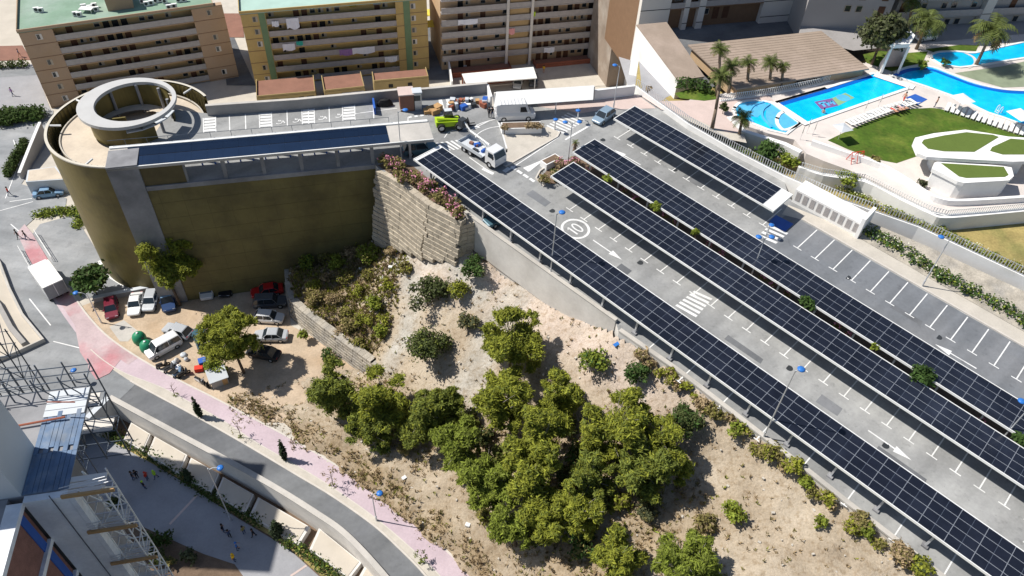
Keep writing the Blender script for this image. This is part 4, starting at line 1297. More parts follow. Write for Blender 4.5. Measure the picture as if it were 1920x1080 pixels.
annex('red tiled terrace at the left foot of the brown block', ((846, 141), (960, 130), (960, 118), (844, 128)), GZ + .7, M['red_roof'], M['terracotta'])
annex('low red walled terrace at the right foot of the brown block', ((1005, 124), (1142, 110), (1142, 100), (1004, 113)), GZ + .6, M['red_roof'], M['terracotta'])
t = thing('annex_awning', 'beige awning over the middle annex front', 'awning', P(662, 172, -14.6), B2[2])
b = MB(); b.mesh([(-2, -1.4, -.2), (1.9, -1.4, -.2), (1.9, 0, .5), (-2, 0, .5), (-2, -1.4, -.15), (1.9, -1.4, -.15), (1.9, 0, .55), (-2, 0, .55)], [(3, 2, 1, 0), (4, 5, 6, 7), (0, 1, 5, 4), (1, 2, 6, 5), (2, 3, 7, 6), (3, 0, 4, 7)]); b.build('canvas', M['bld_white'], t)
for sx in (-1.9, 1.8):
    b = MB(); b.tube((sx, -1.3, -.2), (sx, -1.3, -2.5), .05, n=6); b.build('post', M['galv'], t)

# yellow awnings between the yellow and brown blocks
for (lab, c) in (('upper yellow awning in the gap between yellow and brown blocks', (805, 22)), ('lower yellow awning in the gap between yellow and brown blocks', (807, 43))):
    p = P(*c, -11.0); t = thing('awning', lab, 'awning', p, B2[2], 'yellow awnings')
    b = MB(); b.mesh([(-1.1, -.9, -.5), (1.1, -.9, -.5), (1.1, .9, .1), (-1.1, .9, .1), (-1.1, -.9, -.46), (1.1, -.9, -.46), (1.1, .9, .14), (-1.1, .9, .14)],
                     [(3, 2, 1, 0), (4, 5, 6, 7), (0, 1, 5, 4), (1, 2, 6, 5), (2, 3, 7, 6), (3, 0, 4, 7)]); b.build('canvas', M['awning_yellow'], t)
    for sx in (-1, 1):
        b = MB(); b.tube((sx, -.85, -.5), (sx, -.85, -6.0), .05, n=6); b.build('post', M['galv'], t)

# car shelter in the yard of the brown block
def shelter():
    q_ = [P(x, y, GZ + 2.7) for x, y in ((874, 157), (1007, 147), (1000, 126), (866, 139))]
    c = sum(q_) / 4; t = thing('car_shelter', 'white flat roofed car shelter in the yard of the brown block', 'car shelter', (c[0], c[1], GZ))
    o_ = np.array([c[0], c[1], GZ])
    b = MB(); b.prism([(p - o_)[:2] for p in q_], 2.6, 2.78, bottom=True); b.build('roof', M['white_paint'], t)
    for p in q_:
        r_ = (p - o_) * .95; b = MB(); b.b2(r_[0] - .07, r_[0] + .07, r_[1] - .07, r_[1] + .07, 0, 2.6); b.build('post', M['galv'], t)
    b = MB(); b.wall([(q_[3] - o_) * [1, 1, 0], (q_[2] - o_) * [1, 1, 0]], 2.3, .12); b.build('back_panel', M['red_roof'], t)
shelter()
wall_thing('yard_wall', 'pale yard wall with red tiled foot at the right of the brown block', 'wall', [P(x, y, GZ) for x, y in ((1142, 100), (1175, 168))], 2.2, .25, M['white_wall'])
wall_thing('yard_wall', 'pale wall post row at the left of the brown block yard', 'wall', [P(x, y, GZ) for x, y in ((838, 108), (848, 172))], 2.2, .3, M['white_wall'])

# pink kiosk and ticket hut on the deck
def kiosk():
    p = D(765, 209); t = thing('lift_kiosk', 'small pink walled lift kiosk with flat pink roof by the rear wall', 'kiosk', p, math.radians(14))
    b = MB(); b.b2(-1.0, .9, 0, 1.9, 0, 2.5); b.build('wall', M['terracotta'], t)
    b = MB(); b.b2(-1.15, 1.0, -.15, 2.05, 2.5, 2.66); b.build('roof', M['pink_pave'], t)
    b = MB(); b.b2(.905, 1.0, .1, 1.7, .02, 2.3); b.build('doorway', M['black'], t)
    p = D(784, 207); t = thing('ticket_cabin', 'grey steel ticket cabin with pale cap beside the pink kiosk', 'cabin', p, math.radians(14))
    b = MB(); b.b2(-.55, .55, 0, 1.2, 0, 2.6); b.build('cabinet', M['steel'], t)
    b = MB(); b.b2(-.65, .65, -.1, 1.3, 2.6, 2.8); b.build('cap', M['ring_grey'], t)
    b = MB(); b.b2(-.4, .4, -.03, -.005, 1.5, 2.3); b.build('screen', M['glass'], t)
kiosk()

# ------------------------------------------------------------------ white buildings at the upper right
def white_wing():
    zt = 4.2
    tl = P(1194, 47, zt); tr = P(1250, 42, zt); fr = P(1320, 143, 2.4); fl = P(1271, 150, 2.4)
    t = thing('pool_wing', 'low wing with bright white side wall and brown sheet roof left of the palms', 'building', (fl[0], fl[1], 0))
    o_ = np.array([fl[0], fl[1], 0.0])
    q_ = [tl, tr, fr, fl]
    b = MB(); b.prism([(p - o_)[:2] for p in q_], [-8] * 4, [p[2] - .15 for p in q_]); b.build('wall', M['white_wall'], t)
    b = MB(); cx = sum(q_) / 4
    b.prism([((p - cx) * 1.015 + cx - o_)[:2] for p in q_], [p[2] - .147 for p in q_], [p[2] + .02 for p in q_]); b.build('roof', M['brown_roof'], t)
white_wing()


def big_roof():
    z = 2.7
    q_ = [P(1290, 84, z), P(1540, 58, z), P(1630, 129, z), P(1380, 167, z)]
    c = sum(q_) / 4; o_ = np.array([c[0], c[1], 0.0])
    t = thing('pool_pavilion', 'wide single storey pavilion with large brown sheet roof behind the row of palms', 'building', o_)
    b = MB(); b.prism([((p - c) * .95 + c - o_)[:2] for p in q_], 0.5, z - .2); b.build('wall', M['bld_brown'], t)
    b = MB(); b.prism([(p - o_)[:2] for p in q_], z - .19, z + .02, bottom=True); b.build('roof', M['brown_roof'], t)
    a, d = q_[3] - o_, q_[2] - o_; n_ = 9
    for k in (4, 5):
        p = a * .97 + (d - a) * .97 * (k + .5) / n_
        b = MB(); b.box((p[0], p[1] - .1, 1.9), (2.2, .12, 1.0), math.atan2(*(d - a)[1::-1])); b.build('opening', M['black'], t)
    b = MB()
    for i in range(1, 18):
        f = i / 18.0; p0 = q_[0] + (q_[3] - q_[0]) * f - o_; p1 = q_[1] + (q_[2] - q_[1]) * f - o_
        b.tube(p0 + [0, 0, .03], p1 + [0, 0, .03], .035, n=4)
    b.build('roof_ribs', M['brown_roof'], t)
big_roof()


def tower_block(name, label, pl, pr, base, H, depth, m, fl, piers=(), seed=2, galleries=True, pm=None):
    a, c = P(*pl, base), P(*pr, base); d = c - a; az = math.atan2(d[1], d[0]); W = float(np.linalg.norm(d[:2]))
    t = thing(name, label, 'apartment block', a, az); rr = random.Random(seed)
    b = MB(); b.b2(0, W, 1.0, depth, -9, H); b.build('wall', m, t)
    b = MB(); b.b2(-.2, W + .2, -.2, depth + .2, H, H + .3); b.build('roof', M['roof_green'], t)
    for (x0, x1) in piers:
        b = MB(); b.b2(x0 * W, x1 * W, 0, 1.0, -9, H - .01); p_ = b.build('pier', pm or M['bld_white'], t)
        b = MB()
        for k in range(int(H / fl) + 1): b.b2(x0 * W - .02, x1 * W + .02, -.03, -.004, k * fl + .05, k * fl + .17)
        b.build('floor_seam', M['dark_steel'], p_)
    for k in range(int(H / fl)):
        z = k * fl
        if galleries and k:
            b = MB(); b.b2(.05, W - .05, .1, .98, z - .2, z); g = b.build('gallery', m, t)
            b = MB(); b.b2(.05, W - .05, .08, .14, z + .02, z + 1.0); b.build('railing', M['rail'], g)
        x = 1.2
        while x < W - 1:
            if rr.random() < .55:
                b = MB(); dr = rr.random() < .4; b.b2(x - .55, x + .55, .93, .985, z + (.05 if dr else .95), z + 2.1); f = b.build('door' if dr else 'window', M['door_dark'] if dr else M['shutter'], t)
                if not dr:
                    b = MB(); b.b2(x - .45, x + .45, .915, .928, z + 1.05, z + 2.0); b.build('pane', M['glass'], f)
            x += 1.9
    return t
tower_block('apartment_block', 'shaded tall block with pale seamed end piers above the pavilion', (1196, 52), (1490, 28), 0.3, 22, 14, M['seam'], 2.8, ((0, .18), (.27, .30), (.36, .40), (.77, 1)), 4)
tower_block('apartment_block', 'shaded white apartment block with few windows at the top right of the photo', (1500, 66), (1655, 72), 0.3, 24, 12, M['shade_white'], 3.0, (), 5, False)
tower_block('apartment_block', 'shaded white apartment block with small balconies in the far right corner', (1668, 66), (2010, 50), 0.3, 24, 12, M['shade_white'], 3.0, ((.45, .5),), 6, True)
tower_block('narrow_block', 'narrow white block in shade brown between the brown block and the sheet roofed wing', (1150, 96), (1188, 92), -9, 30, 12, M['shade_brown'], 3.0, (), 9, False)
# ------------------------------------------------------------------ pool terrace
PZ = 1.3      # pool paving
GR = -0.8     # garden and grass bank level
fence_px = [(1192, 166), (1290, 237), (1375, 286), (1468, 334), (1560, 374), (1640, 402), (1720, 430), (1920, 524), (2200, 660)]
def FP(x, y):                       # fence line follows the deck at the far end and the bank at the near end
    return D(x, y, 0.35 if x < 1480 else 1.3)
fl_ = [FP(*p) for p in fence_px]
far = [P(2600, 700, 0), P(2600, -120, 0), P(1205, -60, 0), P(1205, 60, 0)]
b = MB(); b.prism([p[:2] for p in fl_ + far], GZ - .2, GR, top=True); tag(b.build('garden_ground', M['dark_wall']), kind='structure')
sheet('garden_grass', [(p[0], p[1], GR + .01) for p in fl_ + far], M['dry_grass'])
# stone bank between hedge and fence
b = MB(); lo = [D(1612, 447), D(1717, 507), D(1920, 622), D(2250, 812)]; hi = [D(1628, 415, 1.0), D(1740, 462, 1.0), D(1920, 546, 1.0), D(2230, 690, 1.0)]
for i in range(3): b.face([lo[i] + [0, 0, .03], lo[i + 1] + [0, 0, .03], hi[i + 1], hi[i]])
tag(b.build('bank', M['stone']), kind='structure')

# pool plateau: paving with openings filled by water bodies
plate = [(1268, 205), (1300, 182), (1350, 176), (1440, 160), (1560, 136), (1640, 112), (1700, 80), (1500, 60), (1500, 20), (2050, 10), (2080, 390), (1920, 392), (1785, 402), (1755, 398), (1700, 372), (1640, 340), (1590, 318), (1545, 302),
         (1512, 288), (1490, 262), (1440, 250), (1405, 238), (1378, 226), (1345, 218)]
b = MB(); b.prism([P(x, y, PZ)[:2] for x, y in plate], GR - .3, PZ); tag(b.build('pool_terrace', M['pool_deck']), kind='structure')
sheet('garden_path', PX([(1196, 176), (1225, 190), (1300, 188), (1400, 182), (1440, 178), (1450, 188), (1400, 190), (1370, 205), (1368, 225), (1390, 250), (1360, 248), (1300, 222), (1240, 205)], PZ + .02), M['pink_pave'])
sheet('garden_path_side', PX([(1240, 205), (1300, 222), (1360, 248), (1395, 252), (1400, 268), (1370, 262), (1280, 222)], PZ + .012), M['pave'])


def pool(name, px, coping=0.5, m='water', depth=0.25, cop=True, label=None):
    pts = [P(x, y, PZ) for x, y in px]
    sheet(name, [p + [0, 0, .03] for p in pts], M[m])
    if cop:
        b = MB(); cl = [p + [0, 0, .0] for p in pts] + [pts[0], pts[1]]
        b.wall(cl, 0.14, coping); tag(b.build('pool_coping', M['white_paint']), kind='structure')
main_px = [(1454, 193), (1548, 166), (1637, 138), (1676, 151), (1712, 163), (1640, 188), (1514, 232), (1484, 213)]
pool('pool_water', main_px)
lag_px = smooth_line([(1668, 141), (1695, 129), (1722, 125), (1750, 127), (1785, 140), (1830, 157), (1880, 168), (1935, 171)], 4) + [(1935, 240), (1880, 221), (1852, 212), (1835, 204), (1800, 186), (1736, 163)]
pool('pool_water', lag_px, .45)
# deep blue inner walls seen under the far edges
def inner(px, w):
    b = MB(); b.strip([P(x, y, PZ + .042) for x, y in px], w); tag(b.build('pool_wall', M['pool_wall']), kind='structure')
inner([(1462, 195), (1548, 170), (1634, 142)], 1.05)
inner(smooth_line([(1676, 142), (1698, 133), (1722, 129), (1748, 131), (1784, 144), (1828, 160), (1880, 171), (1930, 174)], 4), .8)
far_px = smooth_line([(1748, 112), (1746, 104), (1760, 98), (1790, 97), (1820, 100), (1836, 98), (1880, 88), (1935, 76)], 4) + [(1935, 107), (1890, 114), (1845, 122), (1800, 127), (1765, 122)]
pool('far_pool_water', far_px, .4)
b = MB(); b.strip([P(x, y, PZ + .06) for x, y in smooth_line([(1808, 98), (1826, 108), (1828, 120), (1815, 127)], 5)], .5); tag(b.build('pool_divider', M['pool_deck']), kind='structure')
# small terraced basins
pool('basin_water', smooth_line([(1376, 204), (1386, 194), (1410, 189), (1440, 192), (1452, 197)], 4) + [(1500, 232), (1474, 252), (1440, 244), (1405, 230), (1380, 220)], .45, 'water')
sheet('basin_shelf', PX(smooth_line([(1380, 200), (1392, 195), (1412, 192), (1436, 194)], 4) + [(1440, 203), (1420, 220), (1385, 213)], PZ + .05), M['water_pale'])
sheet('basin_shelf', PX(smooth_line([(1444, 197), (1436, 210), (1440, 228), (1462, 245)], 4) + [(1470, 250), (1498, 232), (1455, 198)], PZ + .046), M['water_pale'])
b = MB(); b.wall([P(x, y, PZ) for x, y in smooth_line([(1443, 196), (1430, 207), (1430, 222), (1446, 240)], 5)], .2, .3); b.wall([P(x, y, PZ) for x, y in smooth_line([(1432, 192), (1412, 200), (1404, 216), (1412, 230)], 5)], .17, .25)
tag(b.build('basin_edge', M['water_pale']), kind='structure')
jc = smooth_line([(1456, 224), (1462, 214), (1474, 211), (1492, 224), (1500, 232), (1482, 242), (1468, 244), (1458, 234), (1456, 224)], 4)
pool('plunge_pool_water', jc[:-1], .5, 'water')
sheet('plunge_pool_floor', PX([(1468, 222), (1476, 218), (1488, 230), (1476, 236)], PZ + .05), M['water_pale'])
b = MB(); b.strip([P(1455, 194, PZ + .16), P(1514, 233, PZ + .16)], 1.1); b.strip([P(1640, 139, PZ + .15), P(1714, 164, PZ + .15)], 1.5); tag(b.build('pool_walkway', M['white_paint']), kind='structure')
# tile mosaic with the letters T M
mo = MB()
A0, A1, A2, A3 = [P(x, y, PZ + .045) for x, y in ((1527, 191), (1560, 184), (1572, 198), (1540, 205))]
C0, C1, C2, C3 = [P(x, y, PZ + .045) for x, y in ((1560, 184), (1585, 174), (1602, 183), (1572, 198))]
mo.face([A0, A3, A2, A1]); mo.cur = 1; mo.face([C0, C3, C2, C1])
mo.cur = 2
ux, uy = (A1 - A0), (A3 - A0)
def mstroke(pts, w): mo.strip([A0 + ux * p + uy * q_ + [0, 0, .012] for p, q_ in pts], w)
mstroke([(.12, .3), (.46, .3)], .42); mstroke([(.29, .3), (.29, .8)], .42)
mstroke([(.54, .8), (.54, .25)], .36); mstroke([(.54, .28), (.70, .6), (.86, .28)], .3); mstroke([(.86, .25), (.86, .8)], .36)
cc_ = (C0 + C2) / 2 + [0, 0, .012]
mo.face([cc_ + [1.05 * math.cos(t), .95 * math.sin(t), 0] for t in np.linspace(0, 2 * PI, 20)[:-1]])
tag(mo.build('pool_mosaic', [M['maroon_tile'], M['lime_tile'], M['water_pale']]), kind='structure')
sheet('blue_mat', PX([(1698, 183), (1716, 176), (1739, 186), (1720, 197)], PZ + .04), M['blue_paint'])

# lawns
sheet('lawn', PX(smooth_line([(1552, 263), (1590, 245), (1640, 224), (1697, 206), (1730, 203), (1762, 204), (1830, 222), (1880, 243), (1935, 258)], 4) + [(1935, 300), (1760, 300), (1722, 292), (1681, 306), (1640, 298), (1590, 280)], PZ + .02), M['lawn'])
sheet('lawn', PX([(1618, 102), (1650, 95), (1690, 100), (1740, 96), (1730, 118), (1700, 124), (1672, 134), (1655, 128), (1625, 118)], PZ + .02), M['lawn'])
sheet('lawn', PX([(1735, 92), (1800, 84), (1835, 85), (1830, 96), (1790, 94), (1750, 98)], PZ + .02), M['lawn'])
sheet('lawn', PX([(1265, 175), (1300, 165), (1345, 172), (1345, 186), (1320, 189), (1275, 184)], PZ + .035), M['lawn'])
sheet('rear_court', [P(x, y, GR + .03) for x, y in ((1206, 70), (1215, 160), (1300, 170), (1640, 110), (1640, 20), (1180, 20))], M['street_dark'])
sheet('far_pond', PX([(1790, 137), (1880, 124), (1935, 112), (1935, 162), (1880, 164), (1830, 150)], PZ + .025), mat('pond', (0.25, 0.29, 0.20), .3, .2, .6))
sheet('upper_street', PX([(1500, 70), (1600, 95), (1740, 80), (1935, 62), (1935, 20), (1500, 30)], PZ + .012), M['upper_road'])
sheet('side_alley', [tuple(P(1158, 100, -9)), (*fl_[0][:2], GR + .02), (*P(1226, 186, 0)[:2], GR + .02), (*P(1264, 168, 0)[:2], GR + .02), tuple(P(1192, 92, -7))], M['plaza'])


sheet('side_path', PX([(1197, 105), (1217, 103), (1266, 169), (1240, 190), (1204, 172)], GR + .035), M['plaza'])


def ring_roof(name, label, outer, holes, z, h, m_roof, m_grass, body=None):
    c = sum(P(x, y, z) for x, y in outer) / len(outer); o_ = np.array([c[0], c[1], PZ])
    t = thing(name, label, 'pavilion', o_)
    pts = [P(x, y, z) for x, y in outer]
    b = MB(); b.prism([(p - o_)[:2] for p in pts], z - h - PZ, z - PZ, bottom=True); b.build('roof', m_roof, t)
    for hl in holes:
        b = MB(); b.prism([(P(x, y, z) - o_)[:2] for x, y in hl], z - PZ + .003, z - PZ + .03); b.build('roof_lawn', m_grass, t)
    if body:
        b = MB(); b.prism([((p - c) * body + c - o_)[:2] for p in pts], -1.6, z - h - PZ - .003); b.build('wall', M['white_wall'], t)
    return t
ring_roof('garden_pavilion', 'white framed pavilion roof planted with two lawn panels above the dark green lawn',
          [(1712, 268), (1716, 258), (1750, 250), (1810, 243), (1850, 249), (1890, 256), (1990, 262), (2000, 300), (1900, 303), (1820, 299), (1738, 294), (1720, 287)],
          [[(1728, 268), (1732, 262), (1770, 254), (1812, 248), (1862, 253), (1873, 257), (1850, 271), (1827, 285), (1770, 284), (1740, 279)],
           [(1856, 283), (1860, 276), (1895, 260), (1990, 268), (1990, 290), (1880, 290)]], PZ + 3.2, .45, M['white_wall'], M['turf'], .6)
pv = ring_roof('garden_pavilion', 'lower white pavilion block with a single lawn panel on its roof',
               [(1752, 305), (1766, 300), (1880, 311), (1897, 314), (1901, 330), (1892, 338), (1808, 343), (1796, 340), (1748, 316)],
               [[(1764, 306), (1882, 313), (1891, 328), (1884, 332), (1812, 334), (1798, 331)]], PZ + 2.6, .5, M['white_wall'], M['turf'], .95)
# slide tower by the pools
def slide_tower():
    p = P(1668, 125, PZ); t = thing('water_slide', 'white canopied water slide tower with green roof panel between the two pools', 'water slide', p)
    q_ = [P(x, y, PZ + 5.2) - p for x, y in ((1664, 77), (1672, 60), (1708, 58), (1716, 66), (1706, 82), (1678, 84))]
    b = MB(); b.prism([k[:2] for k in q_], 4.6, 5.2, bottom=True); b.build('canopy', M['white_wall'], t)
    h_ = [P(x, y, PZ + 5.2) - p for x, y in ((1680, 66), (1687, 58), (1709, 63), (1700, 73))]
    b = MB(); b.prism([k[:2] for k in h_], 5.203, 5.24); b.build('roof_lawn', M['turf'], t)
    for sx, (x0, x1) in enumerate(((1671, 1650), (1703, 1690))):
        a = P(x0, 92, PZ + 4.2) - p; c = P(x1, 124 if sx == 0 else 122, PZ) - p
        b = MB(); b.wall([np.array([a[0], a[1], 0]), np.array([(a[0] + c[0]) / 2, (a[1] + c[1]) / 2, 0]), np.array([c[0], c[1], 0])], [4.6, 2.2, .6], .35); b.build('side_wall', M['white_wall'], t)
    a0 = P(1672, 92, PZ + 3.2) - p; a1 = P(1702, 92, PZ + 3.2) - p; c0_ = P(1652, 126, PZ + .3) - p; c1_ = P(1688, 124, PZ + .3) - p
    b = MB(); b.face([c0_, c1_, a1, a0]); b.face([a0, a1, a1 + [0, 0, 1.5], a0 + [0, 0, 1.5]]); b.build('steps', M['pink_pave'], t)
slide_tower()

# walls and picket fences
def fence(label, pts, wall_h, picket_h, m, spacing=0.32, wall_base=None, name='picket_fence'):
    t = thing(name, label, 'fence', pts[0]); o_ = np.array(pts[0], float)
    rel = [np.array(p, float) - o_ for p in pts]
    if wall_h > 0:
        b = MB(); b.wall(rel, wall_h, .3, wall_base if wall_base is None else wall_base - o_[2]); b.build('wall', M['white_wall'], t)
    b = MB()
    for i in range(len(rel) - 1):
        a, c = rel[i], rel[i + 1]; L = np.linalg.norm(c - a); n = max(1, int(L / spacing)); az = math.atan2(*(c - a)[1::-1])
        for k in range(n):
            p = a + (c - a) * (k + .5) / n
            b.box((p[0], p[1], p[2] + wall_h + picket_h / 2), (.10, .05, picket_h), az)
    pk = b.build('pickets', m, t)
    b = MB()
    for i in range(len(rel) - 1):
        for z in (.12, picket_h - .08): b.tube(rel[i] + [0, 0, wall_h + z], rel[i + 1] + [0, 0, wall_h + z], .03, n=4)
    b.build('rails', m, t)
    return t
fence('long white picket fence on a low wall along the shortest carport and the grassy bank', fl_, 0.45, 1.15, M['galv'], .34, GZ)
fence('white picket fence on the curved white wall below the white pavilion', [P(x, y, PZ) for x, y in ((1500, 322 - 8), (1540, 326), (1620, 340 - 3), (1690, 372), (1745, 398), (1772, 404), (1850, 398), (1935, 390))], 0.1, 0.8, M['white_paint'], .3, GR - .3)
wall_thing('terrace_wall', 'curving white parapet between lawn path and picket fence', 'wall', [P(x, y, PZ) for x, y in smooth_line([(1520, 272), (1585, 294), (1648, 316), (1697, 344), (1730, 366), (1758, 380), (1800, 384), (1935, 376)], 4)], .8, .45, M['white_wall'], GR)
wall_thing('terrace_wall', 'white wall face beneath the curved picket fence', 'wall', [P(x, y, PZ - .02) for x, y in smooth_line([(1497, 312), (1545, 328), (1622, 340), (1690, 374), (1745, 400), (1772, 407), (1850, 401), (1935, 393)], 4)], .02, .4, M['white_wall'], GR - .2)
wall_thing('cascade_wall', 'stepped white cascade wall below the round basins', 'wall', [P(x, y, PZ - .4) for x, y in ((1366, 224), (1392, 250), (1430, 262), (1470, 275), (1500, 290))], .5, .8, M['white_wall'], GR)
fence('white picket fence with two arched gates in front of the brown roofed pavilion', [P(x, y, PZ) for x, y in ((1350, 190), (1420, 181), (1460, 174), (1530, 160), (1570, 148))], .15, 1.0, M['white_paint'], .34, GR)

# white louvred hut
def hut():
    bl, br = D(1484, 378), D(1604, 443); d = br - bl; az = math.atan2(d[1], d[0]); W = float(np.linalg.norm(d[:2]))
    t = thing('louvred_hut', 'long white hut with grey louvre panels and flat white roof beside the blue bay', 'hut', bl, az)
    sl = d[2] / W
    b = MB(); b.mesh([(0, 0, -.3), (W, 0, sl * W - .3), (W, 2.6, sl * W - .3), (0, 2.6, -.3), (0, 0, 2.0), (W, 0, sl * W + 2.0), (W, 2.6, sl * W + 2.0), (0, 2.6, 2.0)],
                     [(3, 2, 1, 0), (4, 5, 6, 7), (0, 1, 5, 4), (1, 2, 6, 5), (2, 3, 7, 6), (3, 0, 4, 7)]); b.build('wall', M['white_wall'], t)
    for k in range(9):
        x = W * (k + .5) / 9.0 + .1; b = MB(); z = sl * x
        for j in range(7): b.b2(x - W * .036, x + W * .036, -.05, -.006, z + .5 + j * .19, z + .5 + j * .19 + .13)
        b.build('louvre', M['rail'], t)
    b = MB(); b.b2(W - .1, W + .35, -.3, 2.9, sl * W - .3, sl * W + 3.0); b.build('end_fin', M['white_wall'], t)
hut()
# ------------------------------------------------------------------ vegetation
NR = np.random.RandomState(11)


def leaf_cloud(blobs, per, size, flat=0.45, up=0.25, aspect=1.7, rag=.18):
    """quads spread through ellipsoidal leaf clumps; returns verts, quads"""
    V = []
    for (c, r) in blobs:
        r = np.array(r if hasattr(r, '__len__') else (r, r, r * .8), float)
        n = max(6, int(per * (r[0] * r[1] * r[2]) ** (2 / 3.0)))
        d = NR.normal(size=(n, 3)); d /= np.linalg.norm(d, axis=1)[:, None]
        rad = NR.uniform(0.35, 1.0, n) ** 0.5 * (1 + rag * NR.normal(size=n))
        p = np.array(c) + d * rad[:, None] * r
        nr = d * 0.55 + NR.normal(size=(n, 3)) * 0.55 + np.array([0, 0, up + .25])
        nr /= np.linalg.norm(nr, axis=1)[:, None]
        a = np.cross(nr, NR.normal(size=(n, 3))); a /= np.linalg.norm(a, axis=1)[:, None] + 1e-9
        bb = np.cross(nr, a)
        s = size * NR.uniform(.55, 1.35, n)[:, None]
        a = a * s * aspect * .5; bb = bb * s * .5
        V.append(np.stack([p - a, p - bb * .9, p + a, p + bb * .9], 1).reshape(-1, 3))
    V = np.concatenate(V); Q = np.arange(len(V)).reshape(-1, 4)
    return V, Q


def clumps(R, H, n, rmin, rmax, cz, shell=0.75, squash=.75, bias=0.15):
    """clump centres over a crown of radius R, height H centred at cz"""
    out = []
    for i in range(n):
        d = NR.normal(size=3); d /= np.linalg.norm(d)
        if d[2] < -0.5: d[2] *= -0.6
        rr = NR.uniform(shell - .3, shell + .12)
        r = NR.uniform(rmin, rmax)
        out.append(((d[0] * R * rr, d[1] * R * rr, cz + d[2] * H * rr + bias * H), (r, r, r * squash)))
    return out


def tree(name, label, cat, px, rad_px, hc, leafm, kind='pine', z=None, group=None, lean=(0, 0), size=.34, per=150, nclump=None, trunk_r=.16, squash=None, trunkm='bark', hr=0.72, leafm2=None):
    """crown centre seen at px, hc metres above its ground; rad_px crown radius in photo pixels"""
    if z is None:
        c = HP(px[0], px[1], hc); g = np.array([c[0], c[1], max(hz(c[0], c[1]), GZ)])
    else:
        c = P(px[0], px[1], z + hc); g = np.array([c[0], c[1], z])
    dist = np.dot(c - EYE, ROT @ np.array([0, 0, 1.0])); R = rad_px * dist / FPX
    hc = c[2] - g[2]
    t = thing(name, label, cat, g, 0, group)
    H = R * hr
    n = nclump or (int(34 + 15 * R) if kind == 'pine' else int(16 + 9 * R))
    if kind == 'pine':
        cl = []
        for _ in range(NR.randint(16, 23)):
            a_ = NR.uniform(0, 2 * PI); rr_ = R * NR.uniform(.25, .72); el_ = NR.uniform(-.8, .85)
            lc = np.array([math.cos(a_) * rr_, math.sin(a_) * rr_, hc + H * el_ * (1.05 - .55 * rr_ / R)])
            lr = R * NR.uniform(.17, .34)
            for _k in range(NR.randint(7, 12)):
                d_ = NR.normal(size=3); d_ /= np.linalg.norm(d_); d_[2] = abs(d_[2]) * .9 - .25
                tr_ = lr * NR.uniform(.26, .52)
                cl.append((tuple(lc + d_ * lr * NR.uniform(.5, 1.0)), (tr_, tr_, tr_ * .75)))
        NR.shuffle(order := np.arange(len(cl))); cl = [cl[i_] for i_ in order]
        per = per * 5.2; size = size * .42
    else:
        cl = clumps(R, H, n, R * .26, R * .42, hc, .62, .8)
    cl.append(((0, 0, hc), (R * (.30 if kind == 'pine' else .42), R * (.30 if kind == 'pine' else .42), H * .4)))
    V, Q = leaf_cloud(cl, per, size, aspect=3.4 if kind == 'pine' else 1.6, rag=.38 if kind == 'pine' else .22)
    low = V[:, 2].min()
    if low < 0.02: V[:, 2] = np.where(V[:, 2] < 0.05, 0.05 + NR.uniform(0, .15, len(V)), V[:, 2])
    mi = (NR.uniform(size=len(Q)) < .22).astype(int) if leafm2 else None
    np_mesh('crown', V, Q, [M[leafm]] + ([M[leafm2]] if leafm2 else []), t, mi)
    if trunk_r > 0:
        b = MB(); lx, ly = lean
        base = np.array([-lx, -ly, -.3]); mid = np.array([-lx * .35, -ly * .35, hc * .45]); top = np.array([0, 0, hc + H * .2])
        b.path([base, mid, top], [trunk_r, trunk_r * .75, trunk_r * .35], 8)
        for (cc, r) in cl[:9]:
            b.tube(mid + (top - mid) * NR.uniform(.1, .8), np.array(cc), trunk_r * .42, trunk_r * .12, 5)
        b.build('trunk', M[trunkm], t, smooth=True)
        if kind == 'pine':
            b = MB()
            for (cc, r) in cl[9:30]:
                e_ = np.array(cc) + NR.normal(size=3) * R * .10 + [0, 0, r[2] * .7]; b.tube(mid + (top - mid) * NR.uniform(.2, .95), e_, .045, .012, 4)
            b.build('branches', M['twig'], t)
    return t


